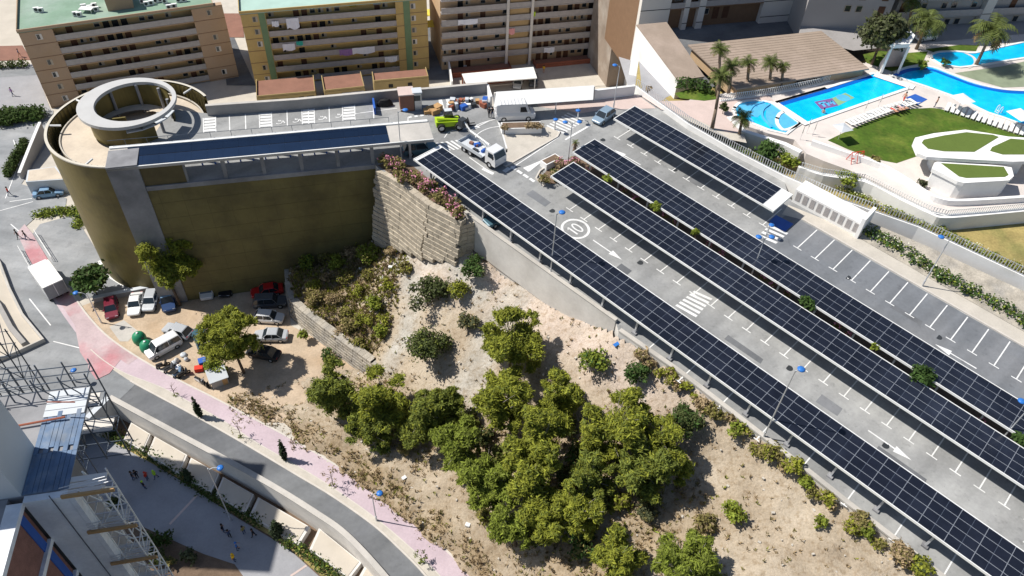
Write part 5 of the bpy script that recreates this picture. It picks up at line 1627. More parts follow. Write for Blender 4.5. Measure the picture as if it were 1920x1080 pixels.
# pines of the lot and slope: (label, px, radius px, crown height, material, second)
tree('pine_tree', 'broad pine in front of the gold drum beside the row of parked cars', 'pine tree', (300, 485), 74, 8.2, 'pine', z=GZ, per=190, lean=(-.6, .5), trunk_r=.22, leafm2='pine_dark', group='pine trees')
tree('pine_tree', 'round pine with bare leaning trunk among the parked cars, over the silver hatchback', 'pine tree', (428, 628), 68, 6.2, 'pine', z=GZ, per=200, lean=(-.9, .9), trunk_r=.20, leafm2='pine_dark', group='pine trees')
tree('street_tree', 'dark green broadleaf tree between the long trailer and the maroon car', 'tree', (170, 528), 36, 2.6, 'green_leaf', 'broad', z=GZ, per=85, trunk_r=.1, size=.42, leafm2='mastic')
pines = [
    ('tall dark pine at the left edge of the slope, next to the lower block wall', (643, 738), 58, 4.2, 'pine_dark', .8),
    ('ragged pine right of the leftmost slope pine, below the end of the lower block wall', (722, 752), 54, 4.0, 'pine', .7),
    ('pine with grey twigs in the middle of the lower left grove', (790, 775), 52, 4.2, 'pine_dark', .7),
    ('rounded pine alone right of the grey gravel path, in the centre of the slope', (958, 645), 62, 4.0, 'pine', .75),
    ('pine directly below the central rounded pine, in the main grove', (935, 765), 58, 4.4, 'pine', .75),
    ('pine on the left outer edge of the main grove above the dry bank', (862, 838), 46, 4.2, 'bright_leaf', .8),
    ('pine in the heart of the main grove with yellow green top', (1010, 835), 62, 4.8, 'pine', .75),
    ('pine at the lower left of the main grove, nearest the pink footpath', (905, 905), 52, 4.0, 'bright_leaf', .7),
    ('pine in the lower heart of the main grove over deep shade', (1000, 935), 58, 4.6, 'pine', .7),
    ('thin topped pine between the central pine and the right hand grove', (1052, 745), 40, 3.6, 'pine', .9),
    ('large pine at the top of the right hand grove below the dark mastic bushes', (1150, 800), 66, 4.4, 'pine', .75),
    ('pine at the right edge of the grove beside the sandy clearing', (1205, 872), 58, 3.8, 'pine_dark', .7),
    ('low pine on the far right of the grove touching the sandy clearing', (1262, 868), 40, 2.8, 'pine', .7),
    ('pine at the bottom of the main grove hanging over the dry grass', (962, 985), 48, 3.6, 'bright_leaf', .7),
    ('small pine at the bottom of the main grove, right of the overhanging one', (1040, 990), 44, 3.4, 'pine', .75),
    ('broad pine cut by the bottom edge of the photo', (1290, 1058), 60, 3.0, 'bright_leaf', .6),
    ('pine at the bottom edge left of the broad cut off pine', (1165, 1040), 52, 3.0, 'pine', .7),
    ('pine filling the lower right heart of the grove above the cut off pines', (1080, 960), 50, 3.8, 'pine', .7),
    ('dark pine at the lower left edge of the left hand grove', (690, 800), 44, 3.4, 'pine_dark', .7),
    ('small pine joining the left grove and the main grove', (835, 770), 40, 3.2, 'pine_dark', .7),
    ('pine between the right hand grove and the low far right pine', (1230, 820), 44, 3.4, 'pine', .7),
    ('pine on the shaded bank in the lower grove left of the sandy clearing', (1110, 895), 46, 3.6, 'pine_dark', .75),
]
for lab, px, r, hc, m, hr in pines:
    tree('pine_tree', lab, 'pine tree', px, r * 1.17, hc * 1.1, m, 'pine', hr=hr * 1.5, leafm2='pine_dark' if m != 'pine_dark' else 'pine', per=185, trunk_r=.15, group='pine trees', lean=(NR.uniform(-.6, .6), NR.uniform(-.5, .5)))
shr = [
    ('large dark grey green mastic bush beside the pale gravel path on the terrace', (800, 553), 44, 1.9, 'mastic', 'olive'),
    ('dark mastic bush between two pines at the end of the gravel path', (800, 655), 52, 2.4, 'mastic', 'pine_dark'),
    ('compact dark green bush below the pale concrete wall', (885, 503), 29, 1.3, 'green_leaf', 'mastic'),
    ('thin light green shrub left of the compact dark bush', (858, 545), 24, .9, 'pine', 'olive'),
    ('pale grey green shrub above the central rounded pine', (876, 606), 24, .8, 'olive', 'dull_leaf'),
    ('round bright green pine bush near the slope kerb with a crisp shadow', (1112, 678), 33, 1.9, 'bright_leaf', 'green_leaf'),
    ('dark mastic bush right of the round bright pine bush', (1196, 703), 31, 1.5, 'green_leaf', 'mastic'),
    ('broad dark mastic bush above the sandy clearing', (1285, 790), 40, 1.7, 'mastic', 'green_leaf'),
    ('olive bush beside the slope kerb lamp', (1381, 806), 22, .9, 'bright_leaf', 'dull_leaf'),
    ('low bright pine bush in the sandy clearing', (1370, 960), 31, .9, 'bright_leaf', 'pine'),
    ('small yellow green bush alone in the lower sand', (1537, 978), 17, .7, 'bright_leaf', 'pine'),
    ('small vivid green bush in the lower sand close to the kerb', (1628, 996), 20, .8, 'bright_leaf', 'bright_leaf'),
    ('yellow green bush in the kerb row above the lower sand', (1508, 905), 19, .8, 'bright_leaf', 'pine'),
    ('olive bush touching the yellow green kerb bush', (1552, 932), 20, .7, 'pine', 'dull_leaf'),
    ('long low olive bush in the kerb row right of the lamp', (1445, 850), 27, .8, 'dull_leaf', 'pine'),
    ('bushy olive shrub in the middle of the kerb row', (1488, 876), 26, .8, 'pine', 'dull_leaf'),
    ('brownish bush in the kerb row near the lower right', (1612, 975), 25, .7, 'dull_leaf', 'dry_leaf'),
    ('brown bush at the kerb in the lower right corner', (1690, 1040), 30, .8, 'dry_leaf', 'dull_leaf'),
    ('green bush at the kerb in the lower right corner', (1728, 1060), 27, .8, 'pine', 'mastic'),
    ('tan dry bush on the kerb above the dark mastic', (1318, 757), 21, .5, 'dry_leaf', 'dry_leaf'),
    ('small green shrub on the kerb left of the tan dry bush', (1288, 725), 15, .5, 'pine', 'dull_leaf'),
    ('tan dry bush at the lower end of the concrete wall', (1205, 668), 20, .4, 'dry_leaf', 'dull_leaf'),
    ('olive tuft shrub at the kerb beside the mastic bushes', (1258, 702), 16, .5, 'pine', 'dry_leaf'),
    ('greyish shrub at the kerb next to the olive bush by the lamp', (1345, 780), 20, .6, 'dull_leaf', 'pine'),
    ('bright shrub near the corner of the weedy terrace', (575, 493), 20, .9, 'bright_leaf', 'green_leaf'),
    ('bright green shrub in the upper weedy terrace by the gold wall', (632, 493), 20, .8, 'bright_leaf', 'pine'),
    ('leafy shrub clump at the foot of the tall block wall', (690, 478), 26, .8, 'bright_leaf', 'dull_leaf'),
    ('spreading weedy shrub along the shade line of the gold wall', (665, 445), 30, .7, 'pine', 'dull_leaf'),
    ('shrub beside white rubbish in the upper weedy terrace', (760, 505), 19, .7, 'dull_leaf', 'pine'),
    ('bright shrub in the middle of the weedy terrace', (702, 570), 20, .8, 'bright_leaf', 'pine'),
    ('small bright pine bush above the end of the lower block wall', (716, 622), 17, .8, 'bright_leaf', 'pine'),
    ('dull shrub along the rim of the lower block wall', (655, 610), 22, .6, 'dull_leaf', 'dry_leaf'),
    ('long dull shrub along the rim of the lower wall near its curve', (590, 560), 24, .5, 'dull_leaf', 'dry_leaf'),
    ('small bright shrub on the brown earth below the lower block wall', (567, 628), 14, .5, 'bright_leaf', 'dull_leaf'),
    ('shrub on the brown bank where the lower block wall ends', (615, 665), 16, .6, 'green_leaf', 'dull_leaf'),
    ('small round shrub in the shade under the lower left grove', (716, 843), 22, .8, 'pine_dark', 'green_leaf'),
    ('dry shrub in the shade right of the small round shrub', (757, 845), 16, .5, 'dull_leaf', 'dry_leaf'),
    ('grey brown bush patch in the lower clearing', (1320, 985), 30, .6, 'dull_leaf', 'dry_leaf'),
    ('light green bush on the shaded bank in the lower grove', (1165, 945), 26, .8, 'pine', 'dull_leaf'),
    ('pale bush between the lower pines and the clearing', (1215, 965), 24, .7, 'olive', 'dull_leaf'),
    ('small dull bush under the bottom of the main grove', (905, 965), 20, .6, 'dull_leaf', 'pine'),
    ('bright bush beside the tool shed in the parking lot', (402, 690), 26, 1.2, 'bright_leaf', 'pine'),
]
for lab, px, r, hc, m, m2 in shr:
    tree('shrub', lab, 'shrub', px, r, hc, m, 'broad', hr=.75, leafm2=m2, per=230, size=.22, trunk_r=.05, nclump=14, group='shrubs on the slope')


for i, (x, y) in enumerate([(690, 790), (755, 800), (820, 800), (845, 760), (905, 820), (950, 860), (1060, 800), (1090, 850), (1060, 890), (1125, 945), (1010, 1010), (1090, 1020), (1220, 930), (1160, 860), (940, 930), (1080, 960), (1030, 780), (880, 790)]):
    tree('shrub', 'low dark bush growing in the shade between the crowded slope pines', 'shrub', (x, y), 26 + (i * 7) % 13, .9, ['mastic', 'pine_dark', 'mastic', 'green_leaf'][i % 4], 'broad', hr=.7, leafm2='dull_leaf', per=190, size=.24, trunk_r=.05, nclump=12, group='understory bushes')
for i, (x, y) in enumerate([(560, 520), (585, 535), (612, 520), (648, 520), (672, 545), (625, 560), (650, 585), (680, 600), (655, 475), (690, 515), (725, 535), (735, 470), (610, 480), (720, 600), (640, 625), (675, 640)]):
    tree('shrub', 'low olive brown scrub bush on the weedy terrace below the block wall', 'shrub', (x, y), 15 + (i * 5) % 9, .45, ['dull_leaf', 'pine', 'dry_leaf'][i % 3], 'broad', hr=.55, leafm2=['pine', 'dull_leaf', 'dull_leaf'][i % 3], per=260, size=.17, trunk_r=.04, nclump=12, group='terrace scrub')


kx = KERB_OUT[1:10]
for i in range(22):
    f = i / 21.0 * (len(kx) - 1.001); a_, c_ = kx[int(f)], kx[int(f) + 1]; f -= int(f)
    x, y = a_[0] + (c_[0] - a_[0]) * f - NR.uniform(14, 34), a_[1] + (c_[1] - a_[1]) * f + NR.uniform(0, 14)
    tree('shrub', 'low olive and brown scrub clump in the ragged band along the slope kerb', 'shrub', (x, y), 13 + (i * 7) % 11, .4, ['dull_leaf', 'dry_leaf', 'pine'][i % 3], 'broad', hr=.6, leafm2=['pine', 'dull_leaf', 'dry_leaf'][i % 3], per=260, size=.18, trunk_r=.04, nclump=11, group='kerb scrub')


# oleander bed and strips
def flower_bush(label, px, r, hc, on, leaf='dull_leaf', fl='pink_flower', frac=.45, group=None, flat=.7, name='oleander'):
    c = D(px[0], px[1], hc) if on == 'deck' else P(px[0], px[1], on + hc)
    g = c - [0, 0, hc]; dist = np.dot(c - EYE, ROT @ np.array([0, 0, 1.0])); R = r * dist / FPX
    t = thing(name, label, 'flowering shrub', g, 0, group)
    V, Q = leaf_cloud(clumps(R, R * flat, 14, R * .26, R * .42, hc, .62, .8), 210, .2, aspect=1.4)
    V[:, 2] = np.maximum(V[:, 2], 0.05)
    np_mesh('foliage', V, Q, M[leaf], t)
    fc = [((x * 1.03, y * 1.03, z + .12 * R), (q_[0] * .8, q_[1] * .8, q_[2] * .7)) for ((x, y, z), q_) in clumps(R, R * flat, 12, R * .18, R * .3, hc + .1, .72, .7)]
    V, Q = leaf_cloud(fc, 300 * frac, .17, aspect=1.1)
    V[:, 2] = np.maximum(V[:, 2], 0.08)
    np_mesh('flowers', V, Q, M[fl], t)
    b = MB(); b.tube((0, 0, -.2), (0, 0, hc), .07, .03, 6); b.build('stem', M['bark'], t)
for lab, px, r, f in (('pink oleander at the far left tip of the bed by the pergola corner', (724, 303), 20, .9), ('pink oleander behind the thin lamp at the pergola end', (745, 312), 20, .9),
                      ('mostly green oleander on top of the block wall', (750, 334), 20, .25), ('rust coloured oleander in the middle of the bed', (778, 336), 20, .4),
                      ('pink oleander below the corner of the first carport', (800, 350), 21, .9), ('dense pink oleander in the right half of the bed', (825, 368), 22, .95),
                      ('pink oleander near the pale concrete wall', (846, 384), 21, .8), ('green tipped oleander at the right end of the bed', (858, 401), 19, .35)):
    flower_bush(lab, px, r, .9, 'deck', 'dull_leaf', 'pink_flower', f, 'oleander bushes of the wall bed')


def along(p0, p1, n):
    return [(p0[0] + (p1[0] - p0[0]) * i / (n - 1), p0[1] + (p1[1] - p0[1]) * i / (n - 1)) for i in range(n)]
sheet('planting_bed', DX([(1068, 300), (1108, 300), (1920, 822), (2050, 905), (2010, 915), (1880, 832), (1100, 340), (1030, 345), (1010, 335), (1035, 310)], .02), M['soil'])
b = MB(); b.wall(DX([(1020, 350), (1005, 335), (1012, 322), (1040, 302)], 0), .2, .2); tag(b.build('bed_kerb', M['kerb']), kind='structure')
sheet('slope_bed', DX([(708, 310), (735, 300), (775, 312), (880, 396), (862, 415), (805, 382), (760, 345)], .03), M['soil'])
for i, (x, y) in enumerate([(1104, 318), (1170, 357), (1192, 372), (1245, 405), (1268, 420), (1329, 460), (1352, 476), (1430, 522), (1447, 533), (1475, 552), (1570, 612), (1590, 628), (1838, 790), (1900, 832)]):
    flower_bush('low pink oleander growing in the dark strip between the two middle carports', (x, y), 9, .9, 'deck', 'dull_leaf', 'pink_flower', .9, 'oleanders between the middle carports')
for lab, px, r, hc in (('small green tree poking through the oleander strip nearest the island bed', (1139, 336), 11, 2.6), ('small green tree in the oleander strip, second from the island bed', (1228, 388), 13, 2.6),
                   ('small green tree in the oleander strip before the double lamp', (1306, 437), 10, 2.6), ('bushy green tree in the oleander strip opposite the lower zebra crossing', (1512, 570), 18, 2.8),
                   ('small green tree in the oleander strip above the long bushy one', (1640, 651), 9, 2.6), ('long bushy green tree overlapping the third carport', (1728, 706), 27, 2.9), ('green tree in the oleander strip at the right edge', (1912, 826), 18, 2.7)):
    c = D(px[0], px[1], hc); g = c - [0, 0, hc]
    t = thing('strip_tree', lab, 'tree', g, 0, 'trees of the oleander strip'); R = r * np.dot(c - EYE, ROT @ np.array([0, 0, 1.0])) / FPX
    V, Q = leaf_cloud(clumps(R, R * .7, 16, R * .25, R * .4, hc, .65, .7), 230, .24, aspect=2.2); np_mesh('crown', V, Q, M['bright_leaf'] if r < 15 else M['green_leaf'], t)
    b = MB(); b.tube((0, 0, 0), (0, 0, hc), .09, .05, 6); b.build('trunk', M['bark'], t)
for lab, px, r, lm, fm, f in (('reddish shrub in the island bed beside the white planter wall', (1050, 307), 16, 'dry_leaf', 'pink_flower', .4), ('pinkish shrub at the foot of the double lamp in the island bed', (1078, 303), 14, 'dry_leaf', 'pink_flower', .7),
                          ('olive shrub on the kerbed tip of the island bed', (1020, 338), 15, 'dull_leaf', 'dry_leaf', .3), ('olive shrub in the island bed under the second carport corner', (1040, 330), 16, 'pine_dark', 'dry_leaf', .4)):
    flower_bush(lab, px, r, .6, 'deck', lm, fm, f, 'shrubs of the island bed', name='shrub')
# white planter boxes on the islands
def planter(label, px, w, d, h, az, bushes):
    p = D(*px); t = thing('planter_box', label, 'planter', p, az)
    b = MB(); b.b2(-w / 2, w / 2, -d / 2, d / 2, 0, h); b.build('box', M['white_wall'], t)
    b = MB(); b.b2(-w / 2 + .15, w / 2 - .15, -d / 2 + .15, d / 2 - .15, h + .003, h + .03); b.build('soil', M['soil'], t)
planter('long white planter wall on the island between van and crane truck', (977, 245), 5.4, 1.6, .9, .15, 0)
planter('white planter block at the head of the island bed', (1032, 309), 2.6, 1.2, .9, .75, 0)
for lab, px, r in (('small dry ornamental grass clump at the left end of the white planter', (946, 240), 9), ('wide dry ornamental grass clump in the white planter behind the van', (996, 238), 14), ('dry ornamental grass clump at the right end of the white planter', (1012, 238), 10)):
    flower_bush(lab, px, r, 1.0, 'deck', 'dry_leaf', 'dry_leaf', .4, 'dry grass clumps', name='ornamental_grass')


# hedges: boxes of leaves
def hedge(name, label, pts, w, h, m, m2=None, flowers=0.0, per=26, size=.22, group=None):
    t = thing(name, label, 'hedge', pts[0], 0, group); o_ = np.array(pts[0], float)
    bl = []; fb = []
    for i in range(len(pts) - 1):
        a, c = np.array(pts[i]) - o_, np.array(pts[i + 1]) - o_; L = np.linalg.norm(c - a); n = max(2, int(L / (w * .45)))
        for k in range(n):
            p = a + (c - a) * k / n
            r = w * NR.uniform(.38, .58)
            bl.append(((p[0] + NR.uniform(-.15, .15) * w, p[1] + NR.uniform(-.15, .15) * w, h * NR.uniform(.45, .62) + p[2]), (r, r, h * .5)))
    V, Q = leaf_cloud(bl, per * 7, size)
    mi = (NR.uniform(size=len(Q)) < .25).astype(int) if m2 else None
    np_mesh('foliage', V, Q, [M[m]] + ([M[m2]] if m2 else []), t, mi)
    if flowers:
        V, Q = leaf_cloud([((c[0], c[1], c[2] + .18 * h), (r[0] * .95, r[1] * .95, r[2])) for c, r in bl], per * 7 * flowers, .16, aspect=1.0)
        np_mesh('flowers', V, Q, M['white_flower'], t)
    return t
hedge('hedge', 'white flowered green hedge between the pale pavement and the stone bank', DX([(1625, 438), (1680, 468), (1727, 500), (1790, 535), (1850, 568), (1925, 612), (2000, 655)], .0), 2.1, 1.2, 'green_leaf', 'bright_leaf', .12)
hedge('hedge', 'flowering green hedge behind the picket fence along the shortest carport', [P(x, y, GR) for x, y in ((1275, 228), (1320, 255), (1370, 282), (1430, 310), (1470, 326))], 1.8, 1.3, 'green_leaf', 'bright_leaf', .1)
hedge('hedge', 'flowering hedge behind the picket fence above the stone bank', [P(x, y, GR) for x, y in ((1560, 352), (1640, 388), (1700, 412), (1760, 436), (1850, 482), (1930, 515))], 1.2, .9, 'bright_leaf', 'dull_leaf', .18)
hedge('hedge', 'thick clipped hedge by the street at the far left, behind the round building', [P(x, y, GZ) for x, y in ((-40, 226), (10, 224), (40, 226), (78, 222))], 4.2, 1.8, 'hedge', 'green_leaf', 0, 46, .34)
hedge('hedge', 'narrow clipped hedge along the far left street beside the ramp wall', [P(x, y, GZ) for x, y in ((50, 274), (36, 296), (22, 322), (12, 340))], 1.7, 1.5, 'hedge', 'mastic', 0, 50, .26)
hedge('hedge', 'dark hedge in the row behind the pink terrace at the top left', [P(x, y, GZ) for x, y in ((-20, 128), (20, 127), (56, 125))], 1.8, 1.4, 'mastic', 'hedge', 0, 14, .3)
hedge('hedge', 'dark hedge row in the shade along the lower promenade', [P(x, y, LZ) for x, y in ((175, 795), (205, 812), (260, 845), (320, 880), (380, 918), (440, 955), (500, 985))], 1.6, 1.1, 'hedge', 'mastic', 0, 20, .22)
hedge('hedge', 'sunlit round clipped bushes continuing the promenade hedge', [P(x, y, LZ) for x, y in ((540, 1018), (560, 1032), (580, 1048), (605, 1062), (625, 1080), (650, 1110))], 1.5, 1.2, 'hedge', 'bright_leaf', 0, 24, .2)
hedge('hedge', 'grass and weed verge beside the ramp at the foot of the gold drum', [P(x, y, GZ) for x, y in ((75, 405), (100, 400), (125, 397), (148, 398), (152, 430))], 2.2, .7, 'bright_leaf', 'hedge', 0, 40, .24)
hedge('hedge', 'low green hedge bushes in front of the sheet roofed wing', [P(x, y, PZ) for x, y in ((1278, 168), (1300, 165), (1322, 172), (1340, 178))], 2.4, 1.6, 'green_leaf', 'hedge', 0, 12, .3)
for lab, px, r, hc, m, zz_ in (('dark round shrub on the garden path corner by the fence', (1226, 196), 11, .8, 'mastic', GR), ('dark shrub in the garden bed left of the leaning palm', (1288, 215), 18, 1.0, 'mastic', GR), ('olive shrub in the garden bed above the fence hedge', (1312, 232), 16, .8, 'olive', GR),
                          ('round dark shrub beside the round basins', (1357, 203), 12, .9, 'mastic', PZ), ('maroon shrub at the corner of the sheet roofed wing', (1216, 167), 9, .8, 'dry_leaf', PZ),
                          ('large loose green shrub below the cascade wall', (1438, 288), 34, 1.4, 'green_leaf', GR), ('loose green shrub below the cascade wall, right of the large one', (1478, 305), 24, 1.2, 'bright_leaf', GR), ('small leafy tree on the bank below the curved white wall', (1588, 336), 26, 1.6, 'bright_leaf', GR),
                          ('low shrubs by the swing set at the lawn tip', (1642, 300), 13, .6, 'dull_leaf', PZ), ('dark shrubs by the lower white pavilion', (1730, 345), 12, .5, 'olive', PZ), ('green shrub behind the slide tower', (1728, 122), 14, .9, 'bright_leaf', PZ), ('green shrub at the round pond rim', (1772, 116), 10, .7, 'green_leaf', PZ)):
    tree('shrub', lab, 'shrub', px, r, hc, m, 'broad', z=zz_, hr=.7, per=120, size=.3, trunk_r=.05, nclump=12, group='garden shrubs')
tree('garden_tree', 'large grey green olive tree left of the water slide tower', 'tree', (1655, 70), 44, 4.6, 'olive', 'broad', z=PZ, hr=.95, per=75, size=.45, trunk_r=.25, leafm2='mastic')


# palms
def palm(label, crown, base, r_px, n=38, zg=PZ, dry=.3, group='fan palms', name='palm_tree', m='palm_leaf', droop=.6, seed=0):
    g = P(base[0], base[1], zg)
    hs = np.arange(2, 16, .05); hh = hs[int(np.argmin([abs(proj([g[0], g[1], zg + h])[1] - crown[1]) for h in hs]))]
    c = P(crown[0], crown[1], zg + hh); off = c - g; off[2] = 0
    if np.linalg.norm(off) > 2.5: off *= 2.5 / np.linalg.norm(off)
    R = 1.18 * r_px * np.dot(c - EYE, ROT @ np.array([0, 0, 1.0])) / FPX
    t = thing(name, label, 'palm tree', g, 0, group)
    b = MB(); pts = [np.array([0, 0, -.3]) + 0 * off, off * .3 + [0, 0, hh * .4], off * .7 + [0, 0, hh * .75], off + [0, 0, hh]]
    b.path(pts, [.30, .22, .2, .17], 8); b.build('trunk', M['palm_bark'], t, smooth=True)
    rr = np.random.RandomState(seed + int(crown[0]))
    V = []; mi = []
    top = off + [0, 0, hh]
    for i in range(n):
        az = 2 * PI * i / n + rr.uniform(-.2, .2); el0 = rr.uniform(-.35, 1.25)
        dead = el0 < -.05 and rr.uniform() < dry * 2.2
        L = R * rr.uniform(.85, 1.1); k = 6; p = np.array(top, float); el = el0
        for s in range(k):
            el -= droop * (s + 1) / k * .55
            d = np.array([math.cos(az) * math.cos(el), math.sin(az) * math.cos(el), math.sin(el)])
            q_ = p + d * L / k; sd = np.array([-math.sin(az), math.cos(az), 0])
            w = R * .16 * math.sin(PI * (s + .9) / (k + .6))
            for sg in (-1, 1):
                for jx in range(2):
                    a = p + (q_ - p) * (.1 + .5 * jx); tip = a + d * L / k * .8 + sd * sg * w * 1.5 - np.array([0, 0, w * .5])
                    V += [a, a + (q_ - p) * .4, tip, tip - (q_ - p) * .15]; mi.append(1 if dead else 0)
            p = q_
    V = np.array(V); np_mesh('fronds', V, np.arange(len(V)).reshape(-1, 4), [M[m], M['palm_dry']], t, mi)
palm('tallest fan palm of the row, highest crown above the pavilion roof', (1350, 93), (1344, 180), 18)
palm('leaning fan palm with long thin trunk rising from the garden bed', (1352, 143), (1335, 242), 22)
palm('fan palm partly behind the leaning palm', (1372, 125), (1366, 175), 20)
palm('fan palm third from the left in the row before the pavilion', (1404, 118), (1399, 168), 17)
palm('fan palm fourth from the left in front of the pavilion opening', (1446, 118), (1441, 166), 18)
palm('thin dry crowned palm at the right end of the row', (1469, 124), (1463, 166), 13, dry=.5)
palm('small fan palm standing in front of the round basins', (1392, 220), (1381, 275), 21, zg=GR)
palm('feathery date palm beside the water slide tower', (1742, 38), (1718, 92), 36, 34, group='date palms', droop=.9)
palm('feathery date palm leaning over the river pool', (1862, 55), (1830, 122), 40, 36, group='date palms', droop=.9)
palm('date palm cut by the top edge above the slide tower', (1712, -2), (1700, 60), 26, 30, group='date palms', droop=.9)
palm('young palm in the island bed beside the double lamp', (1079, 268), (1077, 283), 8, 18, zg=float(D(1077, 283)[2]), group='island palm')

# cypresses and saplings of the footpath
def cypress(label, base, hh, w, zg=GZ, grp='small dark cypresses'):
    g = P(base[0], base[1], zg); t = thing('cypress', label, 'cypress', g, 0, grp)
    bl = [((0, 0, hh * f), (w * k, w * k, hh * .16)) for f, k in ((.12, .6), (.26, .95), (.42, 1.0), (.58, .8), (.74, .55), (.88, .3))]
    V, Q = leaf_cloud(bl, 420, .2, aspect=2.0); V[:, 2] = np.maximum(V[:, 2], .03); np_mesh('crown', V, Q, M['cypress'], t)
    b = MB(); b.tube((0, 0, -.1), (0, 0, hh * .6), .06, .03, 6); b.build('trunk', M['bark'], t)
cypress('dark slim cypress on the planting strip near the street junction', (376, 782), 3.9, .42)
cypress('dark slim cypress on the planting strip in the middle of the footpath', (535, 862), 3.9, .42)
cypress('dark cypress in the corner of the sunken pit below the road', (212, 818), 3.6, .5, LZ)
cypress('dark cypress in the middle of the shaded promenade hedge', (358, 905), 3.0, .5, LZ)
cypress('green sunlit cypress at the end of the promenade shadow', (523, 1005), 3.4, .75, LZ)


def sapling(label, base, hh, leaf, n, m):
    g = P(base[0], base[1], GZ); t = thing('sapling', label, 'sapling', g, 0, 'bare saplings along the footpath')
    b = MB(); b.path([(0, 0, 0), (.05, .02, hh * .5), (0, 0, hh)], [.05, .035, .015], 6); bl = []
    for i in range(9):
        a = NR.uniform(0, 6.28); z = hh * NR.uniform(.4, .85); e = (math.cos(a) * hh * .28, math.sin(a) * hh * .28, z + hh * .2)
        b.tube((0, 0, z), e, .02, .008, 4); bl.append((e, (.25, .25, .2)))
    b.build('trunk', M['bark'], t)
    if leaf:
        V, Q = leaf_cloud(bl, n, .13); np_mesh('crown', V, Q, M[m], t)
    V, Q = leaf_cloud([((.1, 0, .12), (.4, .4, .18)), ((-.2, .1, .1), (.3, .3, .15))], 200, .14); V[:, 2] = np.maximum(V[:, 2], .02); np_mesh('ground_tuft', V, Q, M['pine_dark'], t)
sapling('bare sapling near the scooters at the top of the footpath', (328, 742), 2.2, 0, 0, 'dull_leaf')
sapling('bare sapling on the planting strip between the two cypresses', (452, 820), 2.6, 1, 40, 'dull_leaf')
sapling('bushy brown sapling right of the second cypress', (625, 912), 2.8, 1, 260, 'dry_leaf')
sapling('young green sapling low on the planting strip', (790, 1055), 1.8, 1, 260, 'pine_dark')
# dry tufts and weeds over the slope: nobody could count them
pts = []
hv = np.empty(len(hill.data.vertices) * 3, np.float32); hill.data.vertices.foreach_get('co', hv); hv = hv.reshape(-1, 3)
ok = in_poly(hv[:, :2], hill_poly); hv = hv[ok]; zc = colz[ok]
wgt = .05 + .95 * zc[:, 2] ** 1.2; wgt /= wgt.sum()
sel = NR.choice(len(hv), 6500, p=wgt)
bl = []
V = []; 
for k in sel:
    p = hv[k] + np.array([NR.uniform(-.4, .4), NR.uniform(-.4, .4), 0]); h_ = NR.uniform(.06, .32); 
    for j in range(7):
        a = NR.uniform(0, 6.28); d = np.array([math.cos(a), math.sin(a), 0]); e = p + d * NR.uniform(.06, .28) + np.array([0, 0, h_]); s = np.array([-d[1], d[0], 0]) * .05
        q0 = p + d * .05
        V += [q0 - s, q0 + s, e + s * .6, e - s * .6]
tp = np.array([HP(x, y)[:2] for x, y in ((545, 500), (600, 470), (660, 440), (720, 440), (765, 475), (745, 560), (715, 640), (690, 668), (600, 598), (552, 552))])
ti = np.where(in_poly(hv[:, :2], tp))[0]
sel2 = NR.choice(ti, 3000)
for k in sel2:
    p = hv[k] + np.array([NR.uniform(-.4, .4), NR.uniform(-.4, .4), 0]); h_ = NR.uniform(.12, .45)
    for j in range(7):
        a = NR.uniform(0, 6.28); d = np.array([math.cos(a), math.sin(a), 0]); e = p + d * NR.uniform(.08, .3) + np.array([0, 0, h_]); s = np.array([-d[1], d[0], 0]) * .06
        q0 = p + d * .05
        V += [q0 - s, q0 + s, e + s * .6, e - s * .6]
V = np.array(V); nq = len(V) // 4
mi = np.repeat(np.r_[NR.choice(3, len(sel), p=[.62, .28, .10]), NR.choice(3, len(sel2), p=[.28, .36, .36])], 7)
tag(np_mesh('dry_weeds', V, np.arange(len(V)).reshape(-1, 4), [M['dry_leaf'], M['dull_leaf'], M['pine']], None, mi), kind='stuff')
# pebbles and rubble
b = MB()
for k in NR.choice(len(hv), 450):
    p = hv[k] + np.array([NR.uniform(-.5, .5), NR.uniform(-.5, .5), .02]); s = NR.uniform(.06, .22)
    b.box(p, (s * 1.4, s, s * .8), NR.uniform(0, 3))
tag(b.build('loose_stones', M['pave']), kind='stuff')
# ------------------------------------------------------------------ vehicles
def wheel(parent, x, y, r, w, side):
    b = MB(); b.lathe([(r * .62, -w / 2), (r, -w / 2), (r, w / 2), (r * .62, w / 2)], (0, 0, 0), 16); o = b.build('wheel', M['tyre'], parent)
    o.matrix_local = Matrix.Translation((x, y, r)) @ Matrix.Rotation(PI / 2, 4, 'X')
    b = MB(); b.lathe([(.01, w * .2), (r * .62, w * .3), (r * .62, -w * .3), (.01, -w * .2)], (0, 0, 0), 12); b.build('rim', M['galv'], o)


def paint(name, c): return mat('paint_' + name, c, .3, .03, 1.0, metal=.15, spec=.5)
PAINT = {k: paint(k, v) for k, v in dict(maroon=(.16, .012, .03), white=(.72, .72, .72), silver=(.45, .47, .50), black=(.015, .016, .02), navy=(.02, .05, .14), blue=(.22, .36, .52), red=(.55, .02, .02), grey=(.10, .11, .125), bluegrey=(.24, .33, .42), teal=(.06, .13, .17)).items()}
DIM = dict(hatch=(4.0, 1.74, 1.48), sedan=(4.4, 1.78, 1.44), suv=(4.5, 1.84, 1.7), coupe=(4.2, 1.76, 1.36), van=(4.5, 1.85, 1.9), panel=(5.6, 2.05, 2.5))
#  profile: hood x, windscreen base, roof front, roof rear, rear glass base, belt height (fractions of L from the front, H)
PROF = dict(hatch=(.26, .40, .84, .97, .58), sedan=(.27, .42, .72, .86, .60), suv=(.27, .38, .90, .98, .56), coupe=(.30, .44, .70, .88, .60), van=(.16, .30, .95, .99, .55), panel=(.13, .25, .985, .995, .52))


